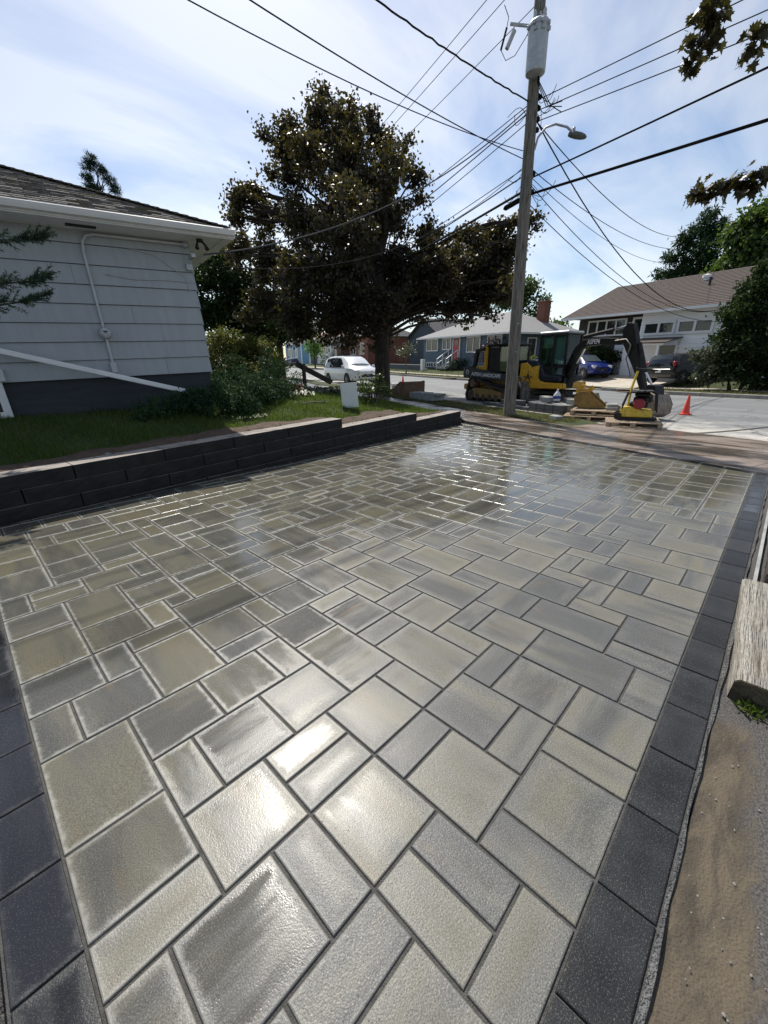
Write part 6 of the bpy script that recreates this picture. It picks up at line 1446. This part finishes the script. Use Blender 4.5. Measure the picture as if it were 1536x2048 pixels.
for (lo_, hi_) in ((by-.30, by-.27), (by+.27, by+.30)): bkt.prism(bk_, lo_, hi_, 'y')
sh_ = bk_[2:]; 
for a, b in zip(bk_[1:], bk_[2:]): bkt.add([(a[0], by-.3, a[1]), (b[0], by-.3, b[1]), (b[0], by+.3, b[1]), (a[0], by+.3, a[1])], [(0, 1, 2, 3)])
bkt.build('bucket', 'clay_steel', ex_, smooth=True)
MB().prism([(RB-.25, .58), (RB+.2, .60), (RB+.12, .82), (RB-.1, .84)], by-.14, by+.14, 'y').build('bucket_link', 'black_paint', ex_)
for k in range(4): MB().box((RB-.33, by-.24+k*.16, .13), (.14, .06, .04), Matrix.Rotation(R(-30), 3, 'Y')).build('tooth', 'worn_steel', ex_)
text('lettering', 'ASPEN', .185, 'letter_white', ex_, (2.0, by-.103, 2.02), (R(90), R(0), 0), .003, .003)

# ------------------------------------------------------------------ pallets and what stands on them
def pallet(name, label, loc, rotz, L=1.2, Wd=1.0, n=7, group='timber pallets at the kerb'):
    o = thing(name, label, 'pallet', loc, rotz, group)
    for k in range(3): MB().cbox((0, -Wd/2+.05+k*(Wd-.1)/2, .062), (L, .09, .09), .005).build('stringer', 'pallet_wood', o)
    for k in range(n): MB().cbox((-L/2+.055+k*(L-.11)/(n-1), 0, .117), (.115, Wd, .02), .003).build('deck_board', 'pallet_wood', o)
    for k in range(3): MB().cbox((-L/2+.06+k*(L-.12)/2, 0, .010), (.11, Wd, .018), .003).build('base_board', 'pallet_wood', o)
    return o
gz = -.03
PA = Vector((11.47, 2.62, gz)); pra = R(17)
pallet('pallet', 'single wooden pallet under the plate compactor', PA, pra, 1.35, 1.15)
# plate compactor
pc = thing('plate_compactor', 'yellow plate compactor with red engine standing on the nearest pallet', 'compactor', PA+Vector((.0, -.08, .127)), R(-83+8))
MB().prism([(-.42, .05), (-.34, .0), (.34, .0), (.42, .05), (.40, .07), (-.40, .07)], -.26, .26, 'y').build('base_plate', 'black_matte', pc, bevel=.008)
MB().prism([(-.36, .08), (.30, .08), (.30, .24), (.05, .25), (-.02, .30), (-.2, .33), (-.36, .30)], -.24, .24, 'y').build('housing', 'yellow_bright', pc, bevel=.02)
MB().cbox((.0, 0, .36), (.38, .34, .12), .03).build('engine_base', 'black_matte', pc)
MB().lathe([(.11, -.02), (.125, .02), (.12, .13), (.07, .15)], (-.0, -.28, .39), 18, 'y').build('recoil_starter', 'engine_red', pc, smooth=True)
MB().cbox((.03, .05, .44), (.30, .28, .2), .04).build('engine', 'black_matte', pc); MB().cbox((.06, 0, .585), (.34, .36, .10), .04).build('fuel_tank', 'black_paint', pc); MB().cbox((.2, .1, .5), (.14, .16, .2), .03).build('air_filter', 'black_matte', pc)
for y in (-.25, .25):
    MB().tube([(-.34, y, .28), (-.26, y, .60), (-.2, y, .66), (.26, y, .67), (.33, y, .60), (.38, y, .2)], .018, 8).build('guard_bar', 'black_matte', pc, smooth=True)
    MB().lathe([(.05, -.03), (.085, -.025), (.085, .025), (.05, .03)], (-.40, y*.98, .10), 16, 'y').build('wheel', 'rubber', pc, smooth=True)
MB().box((.02, 0, .672), (.46, .48, .02)).build('guard_top', 'black_matte', pc)
for y in (-.12, .12): MB().tube([(-.22, y, .32), (-.20, y, .75), (-.14, y, 1.12)], .022, 8).build('handle_tube', 'yellow_bright', pc)
MB().tube([(-.14, -.2, 1.14), (-.16, -.2, 1.18), (-.16, .2, 1.18), (-.14, .2, 1.14)], .026, 8).build('handle_bar', 'black_matte', pc); MB().tube([(-.16, -.1, 1.17), (.25, -.1, 1.13)], .02, 8).build('handle_grip', 'black_matte', pc)
# double pallet with spare bucket, grey slabs and stone
PB = Vector((12.3, 3.72, gz)); prb = R(12)
pallet('pallet', 'lower wooden pallet of the pair behind the compactor', PB+Vector((-.1, .1, 0)), prb+R(3), 1.45, 1.25)
pallet('pallet', 'upper wooden pallet carrying the yellow bucket', PB+Vector((.0, .0, .137)), prb, 1.35, 1.15)
dz = .137+.127
bu = thing('digging_bucket', 'spare yellow digging bucket lying on the stacked pallets', 'bucket', PB+Vector((.1, .18, dz)), R(100))
pf_ = [(-.42, .02), (.22, .02), (.40, .12), (.42, .32), (.28, .44), (.10, .46)]
q_ = MB()
for lo_, hi_ in ((-.30, -.275), (.275, .30)): q_.prism(pf_, lo_, hi_, 'y')
for a, b in zip(pf_, pf_[1:]): q_.add([(a[0], -.3, a[1]), (b[0], -.3, b[1]), (b[0], .3, b[1]), (a[0], .3, a[1])], [(0, 1, 2, 3)])
q_.build('shell', 'yellow_dull', bu)
for y in (-.12, .12): MB().prism([(.05, .42), (.40, .38), (.42, .50), (.30, .62), (.20, .60), (.26, .50), (.12, .52), (.05, .60), (.0, .52)], y-.025, y+.025, 'y').build('hook', 'yellow_paint', bu)
for k in range(4): MB().box((-.46, -.24+k*.16, .03), (.14, .06, .03)).build('tooth', 'yellow_dull', bu)
def slab(label, loc, rotz, d, mat='block_grey', group='loose slabs on the pallets', name='slab', cat='slab'):
    return tag(MB().cbox((0, 0, d[2]/2), d, .006).build(name, mat, loc=loc, rot=(0, 0, rotz)), label, cat, group)
slab('lower grey slab beside the yellow bucket', PB+Vector((-.12, -.42, dz)), R(14), (.42, .28, .075)); slab('upper grey slab beside the yellow bucket', PB+Vector((-.08, -.40, dz+.077)), R(22), (.38, .26, .07)); slab('small grey slab at the pallet corner behind the others', PB+Vector((.22, -.44, dz)), R(5), (.22, .2, .09))
tag(MB().prism([(-.28, 0), (.28, 0), (.30, .34), (.24, .33), (-.3, .22)], -.03, .03, 'y').build('steel_plate', 'worn_steel', loc=PB+Vector((.62, -.22, .05)), rot=(R(8), 0, R(60))), 'upright grey steel plate standing behind the pallet', 'plate')
slab('single pale block lying on the verge in front of the pallets', ST(7.55, 8.9, .02), R(50), (.36, .2, .10), name='loose_block', cat='block', group=None)
# stacks of wall blocks at the kerb, left of the pallets
brn = random.Random(9)
bs_s = DS.copy(); n_b = 0
lab_st = ['dark wall block in the low stack left of the pallets, facing the sidewalk']
def blockstack(s0, t0, ns, nt, heights, size, mats, what, group):
    lay = ('bottom layer', 'middle layer', 'top layer'); rw = ('front row', 'second row', 'third row', 'back row'); cn = ('nearest the pallets', 'second from the pallets', 'third from the pallets', 'fourth from the pallets', 'nearest the pole')
    for i in range(ns):
        for j in range(nt):
            for k in range(heights[i][j]):
                p = ST(s0+i*(size[0]+.012), t0+j*(size[1]+.012), -.03+k*(size[2]+.003))
                o = MB().cbox((0, 0, size[2]/2), (size[0], size[1], size[2]), .008).build('wall_block', brn.choice(mats), loc=p, rot=(0, 0, math.atan2(DS.y, DS.x)+brn.uniform(-.03, .03)))
                tag(o, what+', '+lay[k]+', '+rw[j]+', '+cn[i], 'block', group)
blockstack(8.35, 9.98, 5, 4, [[2, 2, 3, 2], [2, 2, 2, 3], [2, 1, 2, 2], [2, 2, 3, 3], [1, 2, 2, 3]], (.30, .24, .145), ['block_dark', 'block_dark', 'block_grey'], 'wall block in the kerb stack', 'wall blocks stacked at the kerb')
for (a_, t_, k_, lab) in ((0, 0, 0, 'long dark wall block under the pile behind the pole, nearest the sidewalk'), (.05, .26, 0, 'long dark wall block in the middle of the pile behind the pole'), (.0, .52, 0, 'long dark wall block at the street side of the pile behind the pole'), (.1, .1, 1, 'long dark wall block lying on top of the pile behind the pole'), (.95, .05, 0, 'long dark wall block on the ground left of the pole')):
    tag(MB().cbox((0, 0, .075), (.9, .24, .15), .008).build('long_block', 'block_dark', loc=ST(10.2+a_, 9.95+t_, -.03+.153*k_), rot=(0, 0, math.atan2(DS.y, DS.x)+brn.uniform(-.05, .05))), lab, 'block', 'long wall blocks piled behind the pole')
bgp = ST(9.0, 10.55, .30)
bg_ = thing('plastic_bag', 'white and blue plastic bag standing on the wall blocks', 'bag', bgp)
MB().lathe([(.05, 0), (.10, .02), (.11, .12), (.10, .20), (.05, .27), (.02, .31), (.035, .36)], n=12).build('bag', 'bag_white', bg_, smooth=True)
MB().lathe([(.113, .08), (.115, .16)], n=12).build('printed_band', 'bag_blue', bg_)
tag(MB().lathe([(.04, 0), (.05, .1), (.03, .17), (.012, .2), (.012, .23)], n=10).build('jug', 'cone_orange', loc=PB+Vector((.75, .75, .1)), smooth=True), 'small red and white jug behind the yellow bucket', 'jug')
# slabs on a pallet left, steel bin, cones
def cone(label, loc, h=.7):
    o = thing('traffic_cone', label, 'cone', loc)
    MB().cbox((0, 0, .02), (h*.5, h*.5, .035), .01).build('base', 'cone_orange', o); MB().lathe([(h*.19, .035), (h*.17, .06), (h*.045, h*.97), (h*.03, h)], n=16).build('body', 'cone_orange', o, smooth=True)
    return o
cone('orange traffic cone on the dusty road right of the pallets', Vector((14.62, 2.01, -.04)), .55)
cone('small orange traffic cone on the street beside the maple trunk', ST(22.6, 12.9, -.045), .6)
sp0 = ST(14.0, 9.05, .03); rs = math.atan2(DS.y, DS.x)
for k, (a, b, c, d, lab) in enumerate(((0, 0, 0, (1.7, .62, .09), 'bottom grey slab of the flat pile on the verge'), (.03, .02, .093, (1.66, .6, .09), 'middle grey slab of the flat pile on the verge'), (.35, -.0, .186, (.9, .56, .075), 'upper grey slab of the flat pile on the verge'), (-.62, .05, .186, (.55, .5, .06), 'short top slab at the end of the flat pile on the verge'))):
    slab(lab, sp0+DS*a+DT*b+Vector((0, 0, c)), rs+R(3*k-3), d, 'block_grey', 'slabs piled on the verge')
bn = thing('steel_bucket', 'rusty open loader bucket resting on the verge beside the maple', 'bucket', ST(16.6, 9.75, -.02), rs+R(8))
pf_ = [(-.75, .62), (-.65, .05), (.2, .0), (.85, .0), (.9, .03)]
m = MB()
for lo_, hi_ in ((-.03, 0), (1.25, 1.28)): m.prism([(-.4, .02), (.55, .0), (.75, .05), (-.28, .62), (-.42, .6)], lo_-.6, hi_-.6, 'y')
m.add([(-.4, -.6, .02), (.75, -.6, .0), (.75, .68, .0), (-.4, .68, .02), (-.42, -.6, .6), (-.42, .68, .6)], [(0, 1, 2, 3), (0, 3, 5, 4)])
m.build('shell', 'rust', bn); MB().box((.75, .04, .01), (.1, 1.28, .03)).build('cutting_edge', 'worn_steel', bn)
tag(MB().cbox((0, 0, .22), (.35, .35, .44), .02).build('white_box', 'white_paint', loc=ST(18.6, 10.2, -.05), rot=(0, 0, rs)), 'white box standing behind the maple trunk', 'box')
# ------------------------------------------------------------------ utility pole
PX, PY = 11.14, 5.70; PZ = ter(PY)
up_ = thing('utility_pole', 'weathered wooden utility pole with transformer and street lamp on the verge', 'utility pole', (PX, PY, PZ))
m = MB()
pp = [(-.0075*z, .006*z, z) for z in (-.2, 0, .5, 1.5, 3, 4.5, 6, 7.5, 9, 10.6)]
m.tube(pp, [.172, .168, .162, .156, .148, .14, .132, .124, .116, .108], 16); m.build('pole', 'pole_wood', up_, smooth=True)
def pol(z, a, r=.0):          # point on the pole at height z, turned a degrees, r metres off
    return Vector((-.0075*z+r*math.cos(R(a)), .006*z+r*math.sin(R(a)), z))
VR = -44                       # the side of the pole to the camera's right
TA = -20
tc_ = pol(0, TA, .30)
tr = MB(); c = pol(7.9, -115, .0)
c = Vector((c.x, c.y, 0))+Vector((math.cos(R(-150)), math.sin(R(-150)), 0))*.28+Vector((.0, .0, 0))
tr.lathe([(.17, 7.40), (.205, 7.42), (.212, 7.48), (.212, 8.16), (.225, 8.17), (.225, 8.22), (.19, 8.27), (.05, 8.31)], (c.x, c.y, 0), 24)
tr = tr.build('transformer', 'galv', up_, smooth=True)
for a in range(0, 360, 45): MB().cbox((c.x+.235*math.cos(R(a)), c.y+.225*math.sin(R(a)), 8.18), (.05, .05, .07), .008).build('lid_lug', 'galv', tr)
for a in (-60, 20, 100): MB().lathe([(.02, 8.26), (.045, 8.29), (.03, 8.33), (.045, 8.37), (.03, 8.41), (.04, 8.44), (.012, 8.50)], (c.x+.1*math.cos(R(a)), c.y+.1*math.sin(R(a)), 0), 10).build('bushing', 'pipe_grey', tr, smooth=True)
for a in (-170, -130, -90): MB().lathe([(.05, 0), (.03, .06), (.012, .1)], (c.x+.2*math.cos(R(a)), c.y+.2*math.sin(R(a)), 8.05), 8).build('terminal', 'galv', tr)
MB().box((c.x*.5, c.y*.5, 7.7), (.12, .12, .08)).build('bracket', 'galv', tr); MB().box((c.x*.5, c.y*.5, 8.2), (.12, .12, .08)).build('bracket', 'galv', tr)
# fuse cutout on a short arm, to the left
LD = Vector((-math.sin(R(44)), math.cos(R(44)), 0))   # towards the camera's left
fz = 8.35
fa = MB().tube([pol(fz, 0), pol(fz, 0)+LD*.62+Vector((0, 0, .06))], .03, 8).build('cutout_arm', 'galv', up_)
fp = pol(fz-.05, 0)+LD*.52
MB().tube([fp, fp+LD*.14+Vector((0, 0, -.30))], [.05, .045], 10).build('cutout_insulator', 'pipe_grey', fa); MB().tube([fp+LD*.17+Vector((0, 0, .05)), fp+LD*.27+Vector((0, 0, -.32))], .022, 8).build('fuse_tube', 'wire', fa)
MB().tube([fp+LD*.27+Vector((0, 0, -.32)), fp+LD*.15+Vector((0, 0, -.5)), fp+LD*-.05+Vector((0, 0, -.42)), c+Vector((0, 0, 8.4))], .008, 5).build('jumper', 'wire', fa, smooth=True)
MB().tube([fp+LD*.17+Vector((0, 0, .05)), fp+LD*.14+Vector((0, 0, .22)), fp+LD*.25+Vector((0, 0, .42))], .008, 5).build('jumper', 'wire', fa, smooth=True)
MB().tube([pol(8.95, 0)+Vector((.14, -.12, -.1)), pol(8.95, 0)+Vector((.16, -.13, 0)), pol(8.95, 0)+Vector((.14, -.12, .12))], [.05, .085, .05], 12).build('lightning_arrester', 'pipe_grey', up_, smooth=True)
# street lamp
la_ = Vector((math.sin(R(44)), -math.cos(R(44)), 0)); la_ = Vector((.36, -.93, 0)).normalized()
l0 = pol(6.16, 0)
arm_ = MB().tube([l0+la_*.13, l0+la_*.18+Vector((0, 0, .22)), l0+la_*.34+Vector((0, 0, .38)), l0+la_*.55+Vector((0, 0, .40)), l0+la_*.80+Vector((0, 0, .30)), l0+la_*.92+Vector((0, 0, .19))], .024, 8).build('lamp_arm', 'galv', up_, smooth=True)
hd0 = l0+la_*.93+Vector((0, 0, .13)); rx = (la_+Vector((0, 0, -.32))).normalized(); ry = Vector((-la_.y, la_.x, 0)); rz3 = rx.cross(ry)
M3 = Matrix((rx, ry, rz3)).transposed()
hm = MB(); ring = 14
for x, ry_, rz_ in ((-.09, .045, .045), (-.04, .065, .065), (.07, .09, .08), (.19, .092, .072), (.28, .07, .048), (.32, .025, .018)):
    for i in range(ring):
        a = 2*math.pi*i/ring; q = M3 @ Vector((x, ry_*math.cos(a), rz_*math.sin(a)*(1.0 if math.sin(a) > 0 else .75))); hm.v.append(tuple(hd0+q))
for i in range(5):
    for j in range(ring): hm.f.append((i*ring+j, i*ring+(j+1) % ring, (i+1)*ring+(j+1) % ring, (i+1)*ring+j))
hm.f += [tuple(range(ring)), tuple(range(5*ring, 6*ring))]
lh = hm.build('lamp_head', 'lamp_grey', up_, smooth=True)
MB().lathe([(.035, 0), (.035, .06), (.02, .08)], hd0+M3 @ Vector((.0, 0, .07)), 10).build('photo_cell', 'pipe_grey', lh)
# bolts, clamps and brackets on the pole
for z in (5.35, 5.72, 6.55, 6.75, 6.95, 7.15):
    MB().cbox(pol(z, 0)+Vector((.10, -.10, 0)), (.10, .10, .09), .015).build('insulator_bracket', 'wire', up_)
for z in (1.7, 2.4): MB().box(pol(z, 0)+Vector((-.1, -.12, 0)), (.03, .03, .03)).build('bolt', 'galv', up_)
# splice closure on the cable beside the pole
def wire(name, label, a, b, sag, r, mat='wire', n=22, wob=0., pts=None):
    a = Vector(a); b = Vector(b); q = []
    for i in range(n+1):
        k = i/n; p = a.lerp(b, k); p.z -= sag*4*k*(1-k)
        if wob: p += Vector((math.sin(i*2.1), math.cos(i*1.7), math.sin(i*2.9)))*wob
        q.append(p)
    return tag(MB().tube(q, r, 5).build(name, mat, smooth=True), label, 'wire', 'overhead wires')
PW = Vector((PX, PY, PZ))
def pw(z, dx_=.1, dy_=-.1): return Vector((PX-.0075*z+dx_, PY+.006*z+dy_, z))
nxt = ST(49, 8.7); prv = Vector((PX-4.9, PY-35, 0))
# to the right, along the street
wire('communication_cable', 'thickest black cable running right from the pole', pw(5.35), Vector((PX-4.3, PY-35, 5.2)), .35, .030)
wire('communication_cable', 'second black cable running right above the thickest one', pw(5.68), Vector((PX-9.6, PY-30, 5.8)), .30, .018)
for z, e, lab in ((7.15, (PX-2.6, PY-26, 7.2), 'upper'), (6.95, (PX-1.6, PY-26, 6.9), 'middle'), (6.75, (PX-.6, PY-26, 6.6), 'lower')):
    wire('secondary_wire', lab+' of the three thin wires running right from below the transformer', pw(z), e, .25, .010)
# to the left, up the street
for z, zz, sg, lab, rr in ((7.05, 7.9, .7, 'top', .010), (6.9, 7.7, 1.1, 'second', .014), (6.72, 7.5, 1.3, 'third', .010), (5.85, 6.8, 1.0, 'fourth', .010), (5.70, 6.6, 1.0, 'fifth', .016), (5.38, 6.3, .8, 'lowest and thickest', .032)):
    wire('street_wire', lab+' wire running left from the pole behind the maple', pw(z, -.05, .1), Vector((nxt.x, nxt.y, zz)), sg, rr)
for k, (da, lab) in enumerate(((0, 'left'), (.28, 'middle'), (1.0, 'right'))):
    wire('primary_wire', lab+' high wire of the three crossing the sky behind the maple top', Vector((PX-.35+da*.9, PY-.1-da*.1, 9.7-.15*k)), Vector((nxt.x+da, nxt.y, 10.6)), .5, .009)
# overhead to the left front and the service drop to the grey house
wire('service_wire', 'upper thin wire crossing the sky to the upper left', pw(6.2, -.1, .1), Vector((1.2, 7.1, 6.15)), .25, .009)
wire('service_wire', 'second thin wire crossing the sky to the upper left', pw(6.05, -.1, .1), Vector((-1.3, 6.6, 6.4)), .25, .010)
wire('twisted_cable', 'twisted cable rising from the pole to the top edge', pw(7.1, -.1, .05), Vector((1.2, 6.6, 7.2)), .18, .015, wob=.008, n=60)
wire('service_drop', 'sagging pale cable running from the pole to the grey house eave', pw(6.95, -.1, .1), Vector((3.55, 7.5, 3.22)), .55, .013, 'wire_grey')
wire('service_drop', 'thin lower wire running from the pole to the grey house corner', pw(5.85, -.1, .1), Vector((3.5, 7.6, 3.1)), .75, .007)
# down to the houses across the street
wh_e = ST(12.6, 26.6, far_rise(26.6)+3.55)
wire('house_drop', 'twisted drop sagging to the white house eave', pw(6.9, .1, 0), wh_e, 1.6, .016)
wire('house_drop', 'thin drop sagging to the white house gutter', pw(5.6, .1, 0), ST(13.2, 26.5, far_rise(26.5)+3.4), .9, .010)
wire('house_drop', 'lowest drop sagging to the white house wall', pw(5.2, .1, 0), ST(11.4, 26.8, far_rise(26.8)+3.0), 1.2, .010)
wire('house_drop', 'straight wire running right toward the conifer', pw(6.85, .1, 0), Vector((40, 6.7, 10.2)), 1.3, .012)
wire('house_drop', 'upper wire running right behind the white house roof', pw(5.9, .1, 0), Vector((30, 5.9, 7.2)), .5, .010)
wire('house_drop', 'lower wire running right behind the white house roof', pw(5.75, .1, 0), Vector((30, 6.1, 6.6)), .6, .008, 'wire_grey')
dsp = Vector((nxt.x-PX, nxt.y-PY, 0)).normalized()
sc0 = Vector((PX, PY, 5.30))+dsp*.25
MB().tube([sc0-PW+Vector((0, 0, .02)), sc0-PW+dsp*.06, sc0-PW+dsp*.5+Vector((0, 0, -.03)), sc0-PW+dsp*.56+Vector((0, 0, -.03))], [.03, .062, .062, .03], 12).build('splice_closure', 'wire', up_, smooth=True)
# loose loops of slack around the pole
lr2 = random.Random(21)
for k in range(16):
    z = lr2.choice([7.2, 7.0, 6.85, 6.7, 6.6, 5.75, 5.5, 5.3]); s_ = lr2.choice([1, 1, 1, -1]); w_ = lr2.uniform(.2, .7)
    dr_ = Vector((.25, -.97, 0)) if s_ > 0 else Vector((-.3, .95, 0))
    a = pol(z, 0)+dr_*.12; b = pol(z+lr2.uniform(-.2, .2), 0)+dr_*w_
    bw = Vector((lr2.uniform(-.1, .1), lr2.uniform(-.1, .1), lr2.choice([-1, -1, -1, .6])*lr2.uniform(.10, .26))); ex2 = lr2.uniform(.8, 1.3)
    MB().tube([a.lerp(b, q/12)+bw*math.sin(math.pi*(q/12)**ex2) for q in range(13)], .0065, 5).build('slack_loop', 'wire', up_, smooth=True)
for k in range(3):
    o_ = [pol(8.1-.05*k, 0)+Vector((-.12-.03*k, -.14, 0)), pol(7.3, 0)+Vector((-.15, -.16-.02*k, 0)), pol(6.9, 0)+Vector((.1, -.3-.05*k, 0)), pol(6.9-.1*k, 0)+Vector((.2, -.62, .04))]
    MB().tube(o_, .010, 5).build('transformer_lead', 'wire', up_, smooth=True)
